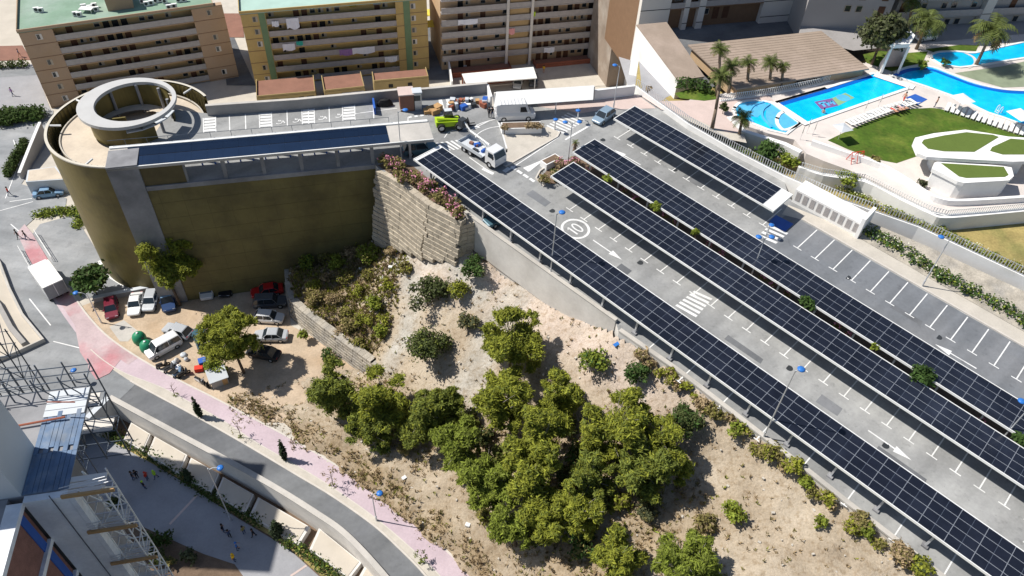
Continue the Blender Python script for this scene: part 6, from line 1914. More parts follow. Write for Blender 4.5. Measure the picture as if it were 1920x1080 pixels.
def car(kind, colour, label, front, rear, on='lot', group='cars parked on the dirt lot', cat=None, roof=None, fixlen=True, name=None, scale=1.0):
    pf, pr = (P(*front, GZ), P(*rear, GZ)) if on == 'lot' else ((D(*front), D(*rear)) if on == 'deck' else (P(*front, on), P(*rear, on)))
    c = (pf + pr) / 2; d = pf - pr; az = math.atan2(d[1], d[0])
    L, W, H = [v * scale for v in DIM[kind]]; hx, wx, rx_, bx_, belt = PROF[kind]
    t = thing(name or ('van' if kind in ('van', 'panel') else 'parked_car'), label, cat or ('van' if kind in ('van', 'panel') else 'car'), c, az, group)
    if on == 'deck': t.rotation_euler = (0, math.atan(DS * (DH[0] * math.cos(az) + DH[1] * math.sin(az))) * -1, az)
    m = PAINT[colour]; hw = W / 2; zb = H * belt; f = L / 2
    X = lambda q_: f - q_ * L
    b = MB()
    # lower body: sections along the length (x, z low, z top, half width)
    sec = [(X(0), .42, zb * .70, hw * .72), (X(.025), .26, zb * .78, hw * .88), (X(.10), .20, zb * .86, hw * .97), (X(hx), .20, zb * .95, hw), (X(.5), .20, zb, hw), (X(bx_ - .06), .20, zb, hw), (X(.965), .24, zb * .97, hw * .95), (X(1), .40, zb * .86, hw * .82)]
    vs = []; fs = []
    for (x, z0, z1, w) in sec:
        zm = z0 + (z1 - z0) * .62
        vs += [(x, -w * .92, z0), (x, -w, zm), (x, -w * .90, z1), (x, w * .90, z1), (x, w, zm), (x, w * .92, z0)]
    for i in range(len(sec) - 1):
        a = i * 6; e = a + 6
        for k in range(6):
            j = (k + 1) % 6; fs.append((a + k, a + j, e + j, e + k))
    fs += [tuple(range(5, -1, -1)), tuple(range(len(vs) - 6, len(vs)))]
    b.mesh(vs, fs)
    b.build('body', m, t)
    # cabin
    rw = hw * .74; bw = hw * .89
    p = [(X(hx), -bw, zb * .96), (X(hx), bw, zb * .96), (X(bx_), bw, zb * .98), (X(bx_), -bw, zb * .98), (X(wx), -rw, H - .05), (X(wx), rw, H - .05), (X(rx_), rw, H - .05), (X(rx_), -rw, H - .05)]
    b = MB(); b.mesh(p, [(0, 1, 5, 4), (1, 2, 6, 5), (2, 3, 7, 6), (3, 0, 4, 7)]); b.build('windows', M['glass'] if kind != 'panel' else m, t)
    if kind in ('panel', 'van'):
        b = MB(); e = .012
        s = .38 if kind == 'panel' else .93
        def side(q_, zf, sg):
            zz = zb + (H - .05 - zb) * zf; w = bw + (rw - bw) * zf; return (X(q_), sg * (w + e), zz)
        if kind == 'panel':
            b.face([(X(hx) + e, -bw * .9, zb + .05), (X(hx) + e, bw * .9, zb + .05), (X(wx) + .04, rw * .92, H - .28), (X(wx) + .04, -rw * .92, H - .28)])
            for sg in (-1, 1):
                q_ = [side(.22, .08, sg), side(.40, .08, sg), side(.40, .72, sg), side(.275, .72, sg)]; b.face(q_ if sg < 0 else q_[::-1])
        if b.f: b.build('windscreen', M['glass'], t)
    b = MB()
    rp = [(X(wx) + .02, -rw * 1.0, H - .055), (X(wx) + .02, rw, H - .055), (X(rx_) - .02, rw, H - .055), (X(rx_) - .02, -rw, H - .055), (X(wx + .03), -rw * .88, H), (X(wx + .03), rw * .88, H), (X(rx_ - .02), rw * .88, H), (X(rx_ - .02), -rw * .88, H)]
    b.mesh(rp, [(3, 2, 1, 0), (4, 5, 6, 7), (0, 1, 5, 4), (1, 2, 6, 5), (2, 3, 7, 6), (3, 0, 4, 7)]); b.build('roof', PAINT[roof] if roof else m, t)
    # pillars
    b = MB()
    for sg in (-1, 1):
        for (x0, x1) in ((X(hx), X(wx)), (X((wx + rx_) / 2), X((wx + rx_) / 2)), (X(bx_), X(rx_))):
            b.tube((x0, sg * bw * 1.005, zb * .96), (x1, sg * rw * 1.005, H - .04), .04, n=5)
    if kind != 'panel': b.build('pillars', m, t)
    r = .32 * scale * (1.12 if kind in ('suv', 'panel') else 1)
    for x in (X(.19), X(.80)):
        for sg in (-1, 1): wheel(t, x, sg * (hw - .08), r, .2, sg)
    for sg in (-1, 1):
        b = MB(); b.box((X(.035), sg * hw * .62, zb * .70), (.16, .34, .14)); b.build('headlight', M['ring_grey'], t)
        b = MB(); b.box((X(.985), sg * hw * .66, zb * .80), (.10, .28, .18)); b.build('tail_light', PAINT['red'], t)
        b = MB(); b.box((X(hx + .07), sg * (bw + .12), zb + .08), (.14, .2, .13)); b.build('mirror', m, t)
    return t, L, W, H


car('hatch', 'maroon', 'small maroon car at the left end of the dirt lot row', (213, 602), (209, 563))
car('coupe', 'white', 'white coupe right of the maroon car by the low wall', (252, 596), (260, 554))
car('hatch', 'silver', 'pale car half hidden below the broad pine, beside the white coupe', (280, 584), (290, 552))
car('suv', 'navy', 'dark blue off roader at the right end of the row under the pine', (320, 587), (313, 548), roof='blue')
car('van', 'white', 'blue and white van parked nose out from the gold wall', (389, 569), (391, 521), roof='blue')
car('hatch', 'black', 'small black car in the shade right of the blue and white van', (423, 556), (431, 528))
car('sedan', 'red', 'red car in the deep shade of the gold wall', (474, 555), (530, 545))
car('suv', 'grey', 'dark grey estate car below the red car, by the lower block wall', (538, 569), (477, 573))
car('hatch', 'white', 'white hatchback parked against the lower block wall', (537, 602), (474, 598))
car('sedan', 'silver', 'silver saloon parked below the white hatchback', (480, 634), (539, 634))
car('sedan', 'black', 'black saloon below the silver saloon, at the edge of tree shade', (469, 661), (522, 672))
car('hatch', 'silver', 'silver hatchback with dark rear window in the middle of the lot', (309, 617), (361, 634))
car('van', 'white', 'white small van by the green recycling domes', (279, 672), (338, 640))
car('sedan', 'teal', 'dark car under the round pine with the leaning trunk', (372, 622), (388, 660))
car('sedan', 'blue', 'light blue saloon driving on the street left of the gold drum', (122, 362), (65, 369), group=None)
car('panel', 'white', 'white high roof delivery van with roof bars on the upper deck', (1001, 219), (928, 222), on='deck', group=None)
car('hatch', 'bluegrey', 'blue grey car turning at the head of the shortest carport', (1113, 237), (1149, 211), on='deck', group=None)
car('suv', 'teal', 'dark car standing in the shade by the pergola end', (812, 282), (762, 288), on='deck', group=None)
car('sedan', 'teal', 'dark blue saloon showing its nose under the first carport', (921, 421), (957, 406), on='deck', group=None)
car('hatch', 'navy', 'dark blue car under the far end of the first carport', (818, 358), (846, 344), on='deck', group=None)
car('hatch', 'white', 'white car under the white shelter in the brown block yard', (968, 171), (974, 148), group=None)
car('hatch', 'grey', 'dark car under the white shelter, right of the white one', (1000, 166), (1000, 145), group=None)
car('hatch', 'white', 'white car on the upper right street beside the date palm', (1722, 75), (1744, 72), on=PZ, group=None)
# roof bars of the delivery van
vt = [o for o in COL.objects if o.get('label', '').startswith('white high roof')][0]
b = MB()
for k in range(8): b.b2(1.2 - k * .48, 1.27 - k * .48, -.75, .75, 2.55, 2.6)
for sg in (-1, 1): b.b2(-2.3, 1.4, sg * .72 - .03, sg * .72 + .03, 2.5, 2.56)
b.build('roof_rack', M['white_paint'], vt)


def telehandler():
    f, r = D(868, 236), D(818, 240); c = (f + r) / 2; az = math.atan2(*(f - r)[1::-1])
    t = thing('telehandler', 'lime green telehandler standing on the deck by the stacked materials', 'telehandler', c, az)
    b = MB(); b.mesh([(-1.9, -.75, .55), (1.6, -.75, .55), (1.6, .75, .55), (-1.9, .75, .55), (-1.9, -.72, 1.35), (1.3, -.72, 1.15), (1.3, .72, 1.15), (-1.9, .72, 1.35)], [(3, 2, 1, 0), (4, 5, 6, 7), (0, 1, 5, 4), (1, 2, 6, 5), (2, 3, 7, 6), (3, 0, 4, 7)]); b.build('chassis', M['lime'], t)
    b = MB(); b.mesh([(-.7, .05, 1.2), (.7, .05, 1.2), (.7, .8, 1.2), (-.7, .8, 1.2), (-.55, .1, 2.35), (.35, .1, 2.35), (.35, .75, 2.35), (-.55, .75, 2.35)], [(0, 1, 5, 4), (1, 2, 6, 5), (2, 3, 7, 6), (3, 0, 4, 7), (4, 5, 6, 7)]); b.build('cab', M['glass'], t)
    b = MB(); b.b2(-.6, .4, .08, .78, 2.352, 2.44); b.build('cab_roof', M['ring_grey'], t)
    b = MB(); b.tube((-1.8, -.35, 1.65), (1.9, -.35, 1.15), .17, n=6); b.build('boom', M['lime'], t)
    b = MB(); b.tube((1.8, -.35, 1.2), (2.5, -.35, .55), .12, n=6); b.b2(2.45, 2.6, -.75, .35, .15, 1.0); b.b2(2.6, 3.5, -.6, -.45, .15, .22); b.b2(2.6, 3.5, .05, .2, .15, .22); b.build('fork_carriage', M['black'], t)
    for x in (-1.25, 1.15):
        for sg in (-1, 1): wheel(t, x, sg * .95, .55, .4, sg)
telehandler()


def crane_truck():
    f, r = D(940, 318), D(868, 270); c = (f + r) / 2; d = f - r; az = math.atan2(d[1], d[0])
    t = thing('crane_truck', 'white flatbed truck with folded loading crane and open bed of tools', 'truck', c, az)
    L = 6.8
    b = MB(); b.b2(-L / 2, L / 2 - .2, -.45, .45, .55, .8); b.build('chassis', M['black'], t)
    b = MB(); x0, x1 = 1.6, L / 2
    b.mesh([(x0, -1.05, .55), (x1, -1.05, .55), (x1, 1.05, .55), (x0, 1.05, .55), (x0, -1.05, 1.55), (x1, -1.05, 1.5), (x1, 1.05, 1.5), (x0, 1.05, 1.55), (x0, -.95, 2.45), (x1 - .45, -.93, 2.42), (x1 - .45, .93, 2.42), (x0, .95, 2.45)],
           [(0, 1, 5, 4), (1, 2, 6, 5), (2, 3, 7, 6), (3, 0, 4, 7), (4, 5, 9, 8), (5, 6, 10, 9), (6, 7, 11, 10), (7, 4, 8, 11), (8, 9, 10, 11)]); b.build('cab', PAINT['white'], t)
    b = MB(); e = .015
    b.face([(x1 - .02 + e, -.95, 1.6), (x1 - .02 + e, .95, 1.6), (x1 - .40 + e, .85, 2.32), (x1 - .40 + e, -.85, 2.32)])
    for sg in (-1, 1):
        q_ = [(x0 + .5, sg * (1.05 + e), 1.62), (x1 - .25, sg * (1.05 + e), 1.6), (x1 - .5, sg * (.96 + e), 2.25), (x0 + .5, sg * (.97 + e), 2.25)]; b.face(q_ if sg < 0 else q_[::-1])
    b.build('windows', M['glass'], t)
    b = MB(); b.b2(-L / 2, 1.0, -1.05, 1.05, .82, .94)
    for sg in (-1, 1): b.b2(-L / 2, 1.0, sg * 1.08 - .03, sg * 1.08 + .03, .82, 1.3)
    b.b2(-L / 2 - .03, -L / 2 + .03, -1.05, 1.05, .82, 1.3); b.build('bed', M['ring_grey'], t)
    rr = random.Random(3)
    for k in range(7):
        b = MB(); b.box((rr.uniform(-2.8, .6), rr.uniform(-.75, .75), 1.1), (rr.uniform(.3, .9), rr.uniform(.2, .5), rr.uniform(.2, .45)), rr.uniform(0, 3)); b.build('load', M[rr.choice(['terracotta', 'wood', 'dark_steel', 'white_paint', 'blue_paint'])], t)
    b = MB(); b.tube((1.3, 0, .9), (1.3, 0, 2.5), .16, n=8); b.tube((1.3, 0, 2.5), (-2.3, .2, 2.7), .13, n=6); b.tube((-2.3, .2, 2.7), (-3.6, .3, 3.4), .1, n=6); b.tube((1.25, 0, 1.5), (-.3, .08, 2.5), .07, n=6); b.build('crane_arm', M['white_paint'], t)
    b = MB(); b.b2(-4.35, -3.55, -.1, .75, 2.6, 3.7); b.build('work_basket', M['dark_steel'], t)
    for x in (2.35, -1.2, -2.3):
        for sg in (-1, 1): wheel(t, x, sg * .95, .45, .3, sg)
    for sg in (-1, 1):
        b = MB(); b.box((x1 + .01, sg * .8, .9), (.06, .3, .2)); b.build('headlight', M['ring_grey'], t)
        b = MB(); b.box((x1 - .2, sg * 1.25, 1.95), (.1, .18, .4)); b.build('mirror', M['black'], t)
crane_truck()


def trailer():
    z = GZ + 3.0
    q_ = [P(57, 509, z), P(97, 490, z), P(117, 523, z), P(80, 541, z)]
    q_[1] = q_[0] + (q_[2] - q_[3]); c = sum(q_) / 4; az = math.atan2(*(q_[0] - q_[3])[1::-1])
    L = float(np.linalg.norm(q_[0] - q_[3])) ; W = float(np.linalg.norm(q_[2] - q_[3]))
    t = thing('box_truck', 'white roofed box truck body with dark rear doors parked on the red footpath', 'truck', (c[0], c[1], GZ), az)
    b = MB(); b.b2(-L / 2, L / 2 + .8, -W / 2, W / 2, .75, 2.95); b.build('box', PAINT['white'], t)
    b = MB(); b.b2(-L / 2 - .02, L / 2 + .82, -W / 2 - .02, W / 2 + .02, 2.952, 3.02); b.build('roof', M['white_wall'], t)
    b = MB()
    for sg in (-1, 1): b.b2(-L / 2 - .04, -L / 2 - .005, sg * W / 4 - W / 4 + .05, sg * W / 4 + W / 4 - .05, .8, 2.85)
    b.build('rear_doors', M['grey_concrete'], t)
    b = MB(); b.b2(L / 2 + .9, L / 2 + 2.3, -W / 2 + .1, W / 2 - .1, .5, 2.1); b.build('cab', PAINT['white'], t)
    b = MB(); b.b2(-L / 2 + .1, L / 2 + 2.2, -.4, .4, .45, .74); b.build('chassis', M['black'], t)
    for x in (-L / 2 + .8, L / 2 + 1.5):
        for sg in (-1, 1): wheel(t, x, sg * (W / 2 - .2), .4, .3, sg)
trailer()


def scooter(label, px, az, col):
    p = P(*px, GZ); t = thing('motor_scooter', label, 'scooter', p, az, 'scooters beside the footpath')
    for x in (-.62, .62):
        b = MB(); b.lathe([(.12, -.06), (.26, -.06), (.26, .06), (.12, .06)], (0, 0, 0), 12); o = b.build('wheel', M['tyre'], t); o.matrix_local = Matrix.Translation((x, 0, .26)) @ Matrix.Rotation(PI / 2, 4, 'X')
    b = MB(); b.mesh([(-.75, -.16, .45), (.1, -.2, .25), (.1, .2, .25), (-.75, .16, .45), (-.8, -.14, .75), (0, -.17, .7), (0, .17, .7), (-.8, .14, .75)], [(3, 2, 1, 0), (4, 5, 6, 7), (0, 1, 5, 4), (1, 2, 6, 5), (2, 3, 7, 6), (3, 0, 4, 7)])
    b.mesh([(.1, -.2, .25), (.45, -.2, .25), (.45, .2, .25), (.1, .2, .25), (.42, -.18, 1.0), (.55, -.18, 1.0), (.55, .18, 1.0), (.42, .18, 1.0)], [(0, 1, 5, 4), (1, 2, 6, 5), (2, 3, 7, 6), (3, 0, 4, 7), (4, 5, 6, 7)]); b.build('body', PAINT[col], t)
    b = MB(); b.b2(-.75, 0, -.14, .14, .752, .84); b.build('seat', M['rubber'], t)
    b = MB(); b.tube((.48, -.35, 1.08), (.48, .35, 1.08), .03, n=6); b.tube((.48, 0, .9), (.62, 0, .3), .035, n=6); b.build('handlebar', M['rubber'], t)
scooter('black scooter beside the white small van', (307, 688), .6, 'black')
scooter('dark scooter between rubbish and footpath', (320, 694), .9, 'grey')
scooter('blue scooter next to the footpath edge', (336, 702), 1.1, 'blue')
scooter('black scooter parked beside the blue one', (346, 704), .8, 'black')
scooter('white scooter nearest the tool shed', (377, 718), -.4, 'white')
scooter('black scooter beside the white one near the tool shed', (386, 724), -.5, 'black')
def moto():
    p = D(722, 198); t = thing('motor_scooter', 'black covered motorcycle by the rear wall next to the pink kiosk', 'motorcycle', p, .3)
    b = MB(); b.lathe([(.01, 1.05), (.35, .95), (.5, .6), (.62, .1), (.5, .05)], (0, 0, 0), 12); o = b.build('cover', M['black'], t); o.scale = (1.9, .8, 1)
    for x in (-.75, .75):
        b = MB(); b.tube((x, -.08, .3), (x, .08, .3), .3, n=14); b.build('wheel', M['tyre'], t)
moto()
for lab, px in (('green recycling dome nearer the maroon car', (264, 640)), ('green recycling dome beside the white small van', (278, 656))):
    p = P(*px, GZ); t = thing('recycling_dome', lab, 'recycling bin', p, 0, 'green recycling domes')
    b = MB(); b.smooth = True; b.lathe([(.72, 0), (.85, .25), (.86, .8), (.72, 1.25), (.42, 1.55), (.02, 1.65)], (0, 0, 0), 20); b.build('shell', M['green_plastic'], t)
    b = MB(); b.tube((.62, -.35, 1.15), (.78, -.45, 1.05), .13, n=10); b.build('slot', M['black'], t)
    b = MB(); b.lathe([(.14, 1.63), (.14, 1.72), (.02, 1.74)], (0, 0, 0), 10); b.build('lifting_ring', M['galv'], t)
def shed():
    p = P(412, 716, GZ); t = thing('tool_shed', 'small shed with light grey sloping roof below the round pine', 'shed', p, .55)
    b = MB(); b.mesh([(-1, -.8, 0), (1, -.8, 0), (1, .8, 0), (-1, .8, 0), (-1, -.8, 1.3), (1, -.8, 1.3), (1, .8, 1.7), (-1, .8, 1.7)], [(4, 5, 6, 7), (0, 1, 5, 4), (1, 2, 6, 5), (2, 3, 7, 6), (3, 0, 4, 7)]); b.build('wall', M['dark_wall'], t)
    b = MB(); b.mesh([(-1.15, -.95, 1.29), (1.15, -.95, 1.29), (1.15, .95, 1.76), (-1.15, .95, 1.76), (-1.15, -.95, 1.36), (1.15, -.95, 1.36), (1.15, .95, 1.83), (-1.15, .95, 1.83)], [(3, 2, 1, 0), (4, 5, 6, 7), (0, 1, 5, 4), (1, 2, 6, 5), (2, 3, 7, 6), (3, 0, 4, 7)]); b.build('roof', M['ring_grey'], t)
    b = MB(); b.b2(.3, .9, -.83, -.805, .05, 1.2); b.build('door', M['wood'], t)
shed()
# loose goods: boxes, bags, pallets
def goods(name, label, p, dims, m, az, grp, cat, bag=False):
    t = None; b = MB()
    if bag:
        b.smooth = True; w, d, h = dims; b.lathe([(w * .30, 0), (w * .52, h * .2), (w * .5, h * .6), (w * .25, h * .9), (w * .06, h)], (0, 0, 0), 9)
    else:
        b.b2(-dims[0] / 2, dims[0] / 2, -dims[1] / 2, dims[1] / 2, .0, dims[2]); b.b2(-dims[0] / 2 + .02, dims[0] / 2 - .02, -dims[1] / 2 - .01, dims[1] / 2 + .01, dims[2] * .45, dims[2] * .55)
    o = b.build(name, M[m]); o.location = p; o.rotation_euler = (0, 0, az); tag(o, label, cat, grp)
rr = random.Random(21)
for i in range(7):
    x, y = rr.uniform(322, 352), rr.uniform(664, 690)
    goods('rubbish_bag', 'pale rubbish bag heaped beside the white small van', P(x, y, GZ), (rr.uniform(.5, .9), .6, rr.uniform(.35, .6)), rr.choice(['white_paint', 'ring_grey', 'bld_white', 'cloth_white']), rr.uniform(0, 3), 'rubbish bags on the lot', 'bag', True)
goods('crate', 'blue crate beside the round pine trunk in the lot', P(383, 683, GZ), (1.1, .9, .9), 'blue_paint', .5, None, 'crate')
goods('crate', 'red box beside the round pine trunk in the lot', P(374, 694, GZ), (1.0, .7, .6), 'cloth_red', .3, None, 'box')
for i in range(26):
    x, y = rr.uniform(841, 912), 0; y = 206 - (x - 841) * .10 + rr.uniform(-10, 3)
    k = rr.choice(['white_paint', 'ring_grey', 'blue_paint', 'wood', 'bld_white', 'dark_steel', 'red_roof', 'galv'])
    goods('material_stack', 'small stack of building material piled by the rear wall behind the telehandler', D(x, y), (rr.uniform(.4, 1.0), rr.uniform(.4, .8), rr.uniform(.3, 1.0)), k, rr.uniform(0, 3), 'building materials by the rear wall', 'material stack')
for i, (x, y) in enumerate(((803, 211), (809, 208), (815, 212), (820, 207))):
    goods('cardboard_stack', 'tan cardboard stack between ticket cabin and striped bay', D(x, y), (1.2, 1.0, .5 + .1 * i), 'wood', .3 + .2 * i, 'tan cardboard stacks', 'cardboard stack')
goods('crate', 'blue rail barrier beside the disabled bays', D(702, 205), (.25, 2.6, 1.0), 'blue_paint', .25, None, 'barrier')
goods('cloth_scrap', 'blue scrap lying on the pink bank below the wall end', HP(1157, 645, .02), (.9, .4, .06), 'lamp_blue', .7, None, 'scrap')
for i, (x, y) in enumerate(((732, 502), (747, 508), (716, 522), (676, 506), (785, 565), (1030, 960), (877, 985), (758, 897))):
    goods('white_litter', 'scrap of white litter lying on the dry slope', HP(x, y, .02), (.5, .4, .25), 'white_paint', i, 'white litter on the slope', 'litter')
# low wall, ramp block and ramp walls at the left
wall_thing('low_wall', 'low white topped wall behind the row of parked cars', 'wall', [P(x, y, GZ) for x, y in ((178, 566), (225, 556), (282, 545))], .8, .45, M['dark_wall'], None, M['ring_grey'])
def ramp_block():
    z = GZ + 2.6; q_ = [P(52, 319, z), P(104, 312, z), P(124, 336, z), P(48, 341, z)]; c = sum(q_) / 4; o_ = np.array([c[0], c[1], GZ])
    t = thing('ramp_entrance', 'low flat roofed ramp entrance with pale gravel roof left of the gold drum', 'ramp entrance', o_)
    b = MB(); b.prism([(p - o_)[:2] for p in q_], 0, 2.6); b.build('wall', M['ring_grey'], t)
    b = MB(); b.prism([((p - c) * .9 + c - o_)[:2] for p in q_], 2.603, 2.63); b.build('roof', M['ramp_floor'], t)
ramp_block()
wall_thing('ramp_wall', 'white sloping ramp wall between narrow hedge and gold drum', 'wall', [P(x, y, GZ) for x, y in ((88, 258), (66, 296), (42, 336))], [3.0, 2.2, 1.2], .35, M['dark_wall'], None, M['white_paint'])
sheet('kerb_line', [P(x, y, GZ + .05) for x, y in ((188, 488), (196, 500), (212, 517), (235, 532), (232, 538), (206, 522), (190, 504), (183, 490))], M['white_paint'])
# street planter at the left edge
def street_planter():
    o_ = P(40, 620, GZ); q_ = [P(x, y, GZ) for x, y in ((-60, 430), (2, 496), (20, 545), (45, 595), (84, 642), (35, 664), (-60, 700))]
    t = thing('street_planter', 'curved walled street planter of bare soil at the left edge', 'planter', o_)
    b = MB(); b.wall([p - o_ for p in q_], .7, .3); b.build('wall', M['concrete'], t)
    b = MB(); b.prism([(p - o_)[:2] for p in q_], .05, .3); b.build('soil', M['beach'], t)
    b = MB(); b.wall([P(x, y, GZ) - o_ for x, y in ((-60, 520), (0, 575), (25, 622), (50, 652))], 1.0, .6); b.build('inner_wall', M['dark_wall'], t)
street_planter()
# delivery bike rails on the red path
for lab, pts in (('thin pale rail along the left side of the red footpath', ((38, 470), (62, 512))), ('thin pale rail along the right side of the red footpath', ((68, 440), (100, 490)))):
    p = [P(x, y, GZ) for x, y in pts]; t = thing('guard_rail', lab, 'railing', p[0], 0, 'footpath guard rails')
    b = MB(); e = p[1] - p[0]
    for z in (.5, .95): b.tube((0, 0, z), e + [0, 0, z], .04, n=6)
    for k in range(5): b.tube(e * k / 4.0, e * k / 4.0 + [0, 0, .95], .04, n=6)
    b.build('rail', M['white_paint'], t)
# ------------------------------------------------------------------ people
def body_mesh(pose):
    """one continuous skinned figure, 1.72 m tall, facing +x"""
    V = {}; E = []; Rr = {}
    def v(n, x, y, z, r): V[n] = (x, y, z); Rr[n] = r
    st = dict(stand=(0.0, 0.0, 0.05, -.05), walk=(.20, -.22, -.18, .2), work=(.08, -.06, .32, .28))
    a, c, ha, hb = st[pose]
    v('pel', 0, 0, .95, .135); v('waist', .01, 0, 1.1, .12); v('chest', .02, 0, 1.32, .15); v('neck', .03, 0, 1.48, .06); v('chin', .05, 0, 1.54, .075); v('head', .045, 0, 1.64, .10); v('top', .035, 0, 1.70, .07)
    for s, f in (('l', a), ('r', c)):
        y = .1 if s == 'l' else -.1
        v('hip' + s, 0, y, .88, .095); v('knee' + s, f * .55 + .02, y, .48, .062); v('ank' + s, f - (.05 if f < 0 else 0), y, .09, .042); v('toe' + s, f + .16, y * 1.1, .035, .035)
        E.extend([('pel', 'hip' + s), ('hip' + s, 'knee' + s), ('knee' + s, 'ank' + s), ('ank' + s, 'toe' + s)])
    for s, f in (('l', ha), ('r', hb)):
        y = 1 if s == 'l' else -1
        v('sh' + s, .01, y * .19, 1.40, .062); v('el' + s, f * .35 - .03, y * .26, 1.13, .045); v('wr' + s, f + .03, y * .26, .90, .032); v('ha' + s, f + .06, y * .25, .82, .036)
        E.extend([('chest', 'sh' + s), ('sh' + s, 'el' + s), ('el' + s, 'wr' + s), ('wr' + s, 'ha' + s)])
        for k, (dx, dy, L) in enumerate(((.03, .02, .075), (.012, .022, .09), (-.006, .02, .085), (-.022, .014, .065), (.04, -.02, .05))):
            v('f%d%s' % (k, s), f + .06 + dx, y * (.25 + dy * .3), .82 - L, .010); E.append(('ha' + s, 'f%d%s' % (k, s)))
    E.extend([('pel', 'waist'), ('waist', 'chest'), ('chest', 'neck'), ('neck', 'chin'), ('chin', 'head'), ('head', 'top')])
    v('nose', .145, 0, 1.61, .016); E.append(('head', 'nose'))
    names = list(V); idx = {n: i for i, n in enumerate(names)}
    me = bpy.data.meshes.new('body'); me.from_pydata([V[n] for n in names], [(idx[p], idx[q_]) for p, q_ in E], [])
    ob = bpy.data.objects.new('body_source', me); COL.objects.link(ob)
    mod = ob.modifiers.new('skin', 'SKIN')
    sk = me.skin_vertices[0].data if me.skin_vertices else None
    if sk is None:
        bpy.context.view_layer.objects.active = ob
        return None
    for n in names:
        sk[idx[n]].radius = (Rr[n], Rr[n])
    sk[idx['pel']].use_root = True
    su = ob.modifiers.new('sub', 'SUBSURF'); su.levels = 1; su.render_levels = 1
    dg = bpy.context.evaluated_depsgraph_get()
    out = bpy.data.meshes.new_from_object(ob.evaluated_get(dg))
    bpy.data.objects.remove(ob)
    return out
BODY = {}
for pz in ('stand', 'walk', 'work'):
    BODY[pz] = body_mesh(pz)


def person(label, p, az, top, legs, pose='stand', hair='hair', helmet=None, group=None, scale=1.0, vest=None):
    src = BODY[pose]; me = src.copy(); me.name = 'body'
    for k in ('skin', top, legs, 'black'): me.materials.append(M[k])
    mi = []
    for pl in me.polygons:
        x, y, z = pl.center
        if z > 1.47: mi.append(0)
        elif abs(y) > .215 and z < 1.12: mi.append(0)
        elif z > .93: mi.append(1)
        elif z > .09: mi.append(2 if abs(y) < .215 else 0)
        else: mi.append(3)
    me.polygons.foreach_set('material_index', mi); me.polygons.foreach_set('use_smooth', [True] * len(mi))
    o = bpy.data.objects.new('person', me); COL.objects.link(o); o.location = [float(q_) for q_ in p]; o.rotation_euler = (0, 0, az); o.scale = (scale,) * 3
    tag(o, label, 'person', group)
    b = MB(); b.smooth = True; b.lathe([(.118, -.06), (.126, .02), (.10, .085), (.04, .115), (.005, .118)], (.03, 0, 1.65), 14); b.build('helmet' if helmet else 'hair', M[helmet or hair], o)
    if vest:
        b = MB(); b.smooth = True; b.lathe([(.20, 1.0), (.215, 1.2), (.21, 1.38), (.13, 1.46)], (.015, 0, 0), 14); k = b.build('vest', M[vest], o); k.scale = (.82, 1.0, 1)
    return o


LG = 'workers on the lower promenade'
for lab, px, az, tp, lg, po, hm, ve in (
        ('dark clothed worker leftmost in the group on the shaded promenade', (251, 899), .5, 'cloth_black', 'cloth_denim', 'work', None, None),
        ('dark clothed worker crouched close beside the leftmost one', (259, 897), 2.5, 'cloth_black', 'cloth_black', 'stand', None, None),
        ('worker in red top and helmet in the shaded promenade group', (278, 900), 3.0, 'cloth_red', 'cloth_denim', 'stand', 'cloth_red', None),
        ('worker in green helmet and vest at the right of the shaded group', (294, 897), 3.6, 'cloth_hivis', 'cloth_denim', 'walk', 'cloth_hivis', 'cloth_hivis'),
        ('worker with dull green helmet below the shaded group', (273, 917), 1.2, 'cloth_black', 'cloth_denim', 'stand', 'cloth_hivis', None),
        ('dark clothed worker by the tall lamp foot', (420, 997), .2, 'cloth_black', 'cloth_denim', 'stand', None, None),
        ('dark clothed worker right of the lamp foot', (432, 1008), 2.2, 'cloth_denim', 'cloth_black', 'work', None, None),
        ('worker in dull green jacket at the edge of shade', (459, 1001), 2.6, 'dull_leaf', 'cloth_denim', 'stand', None, None),
        ('dark worker between the green jacket and the shade edge', (477, 1006), 3.3, 'cloth_black', 'cloth_black', 'walk', None, None),
        ('worker in light blue top in front of the yellow one', (446, 1031), .4, 'lamp_blue', 'cloth_denim', 'work', 'lamp_blue', None),
        ('worker in yellow jacket standing in sun at the promenade edge', (440, 1052), .2, 'cloth_yellow', 'cloth_denim', 'stand', 'cloth_yellow', 'cloth_yellow')):
    person(lab, P(px[0], px[1], LZ), az, tp, lg, po, helmet=hm, group=LG, vest=ve)
person('person in black walking on the left of a pair on the red footpath', P(36, 447, GZ), 4.0, 'cloth_black', 'cloth_black', 'walk', group='pair on the red footpath')
person('person in black walking on the right of a pair on the red footpath', P(51, 449, GZ), 4.0, 'cloth_black', 'cloth_denim', 'walk', group='pair on the red footpath')
person('person in red top crossing at the corner of the narrow hedge', P(19, 367, GZ), .3, 'cloth_red', 'cloth_denim', 'walk')
person('person in dark clothes standing left of the white delivery van', D(917, 221), 1.2, 'cloth_black', 'cloth_black', 'stand', group='pair behind the van')
person('person in dark clothes at the rear corner of the white delivery van', D(923, 221), 2.0, 'cloth_black', 'cloth_denim', 'work', group='pair behind the van')
person('person in orange top standing in the sunny yard of the brown block', P(1019, 137, GZ), 4.4, 'cloth_yellow', 'skin', 'stand')
person('swimmer wading near the mosaic of the rectangular pool', P(1543, 212, PZ) - [0, 0, .95], 1.0, 'skin', 'cloth_denim', 'stand')
person('dark clad bather walking on the far left pavement behind the clipped hedge', P(25, 180, GZ), 1.2, 'cloth_purple', 'cloth_denim', 'walk')
person('person on the pink terrace at the far left', P(38, 107, GZ), .5, 'cloth_denim', 'skin', 'walk')
person('bather standing beside the blue mat', P(1692, 192, PZ), .5, 'skin', 'cloth_red', 'walk')
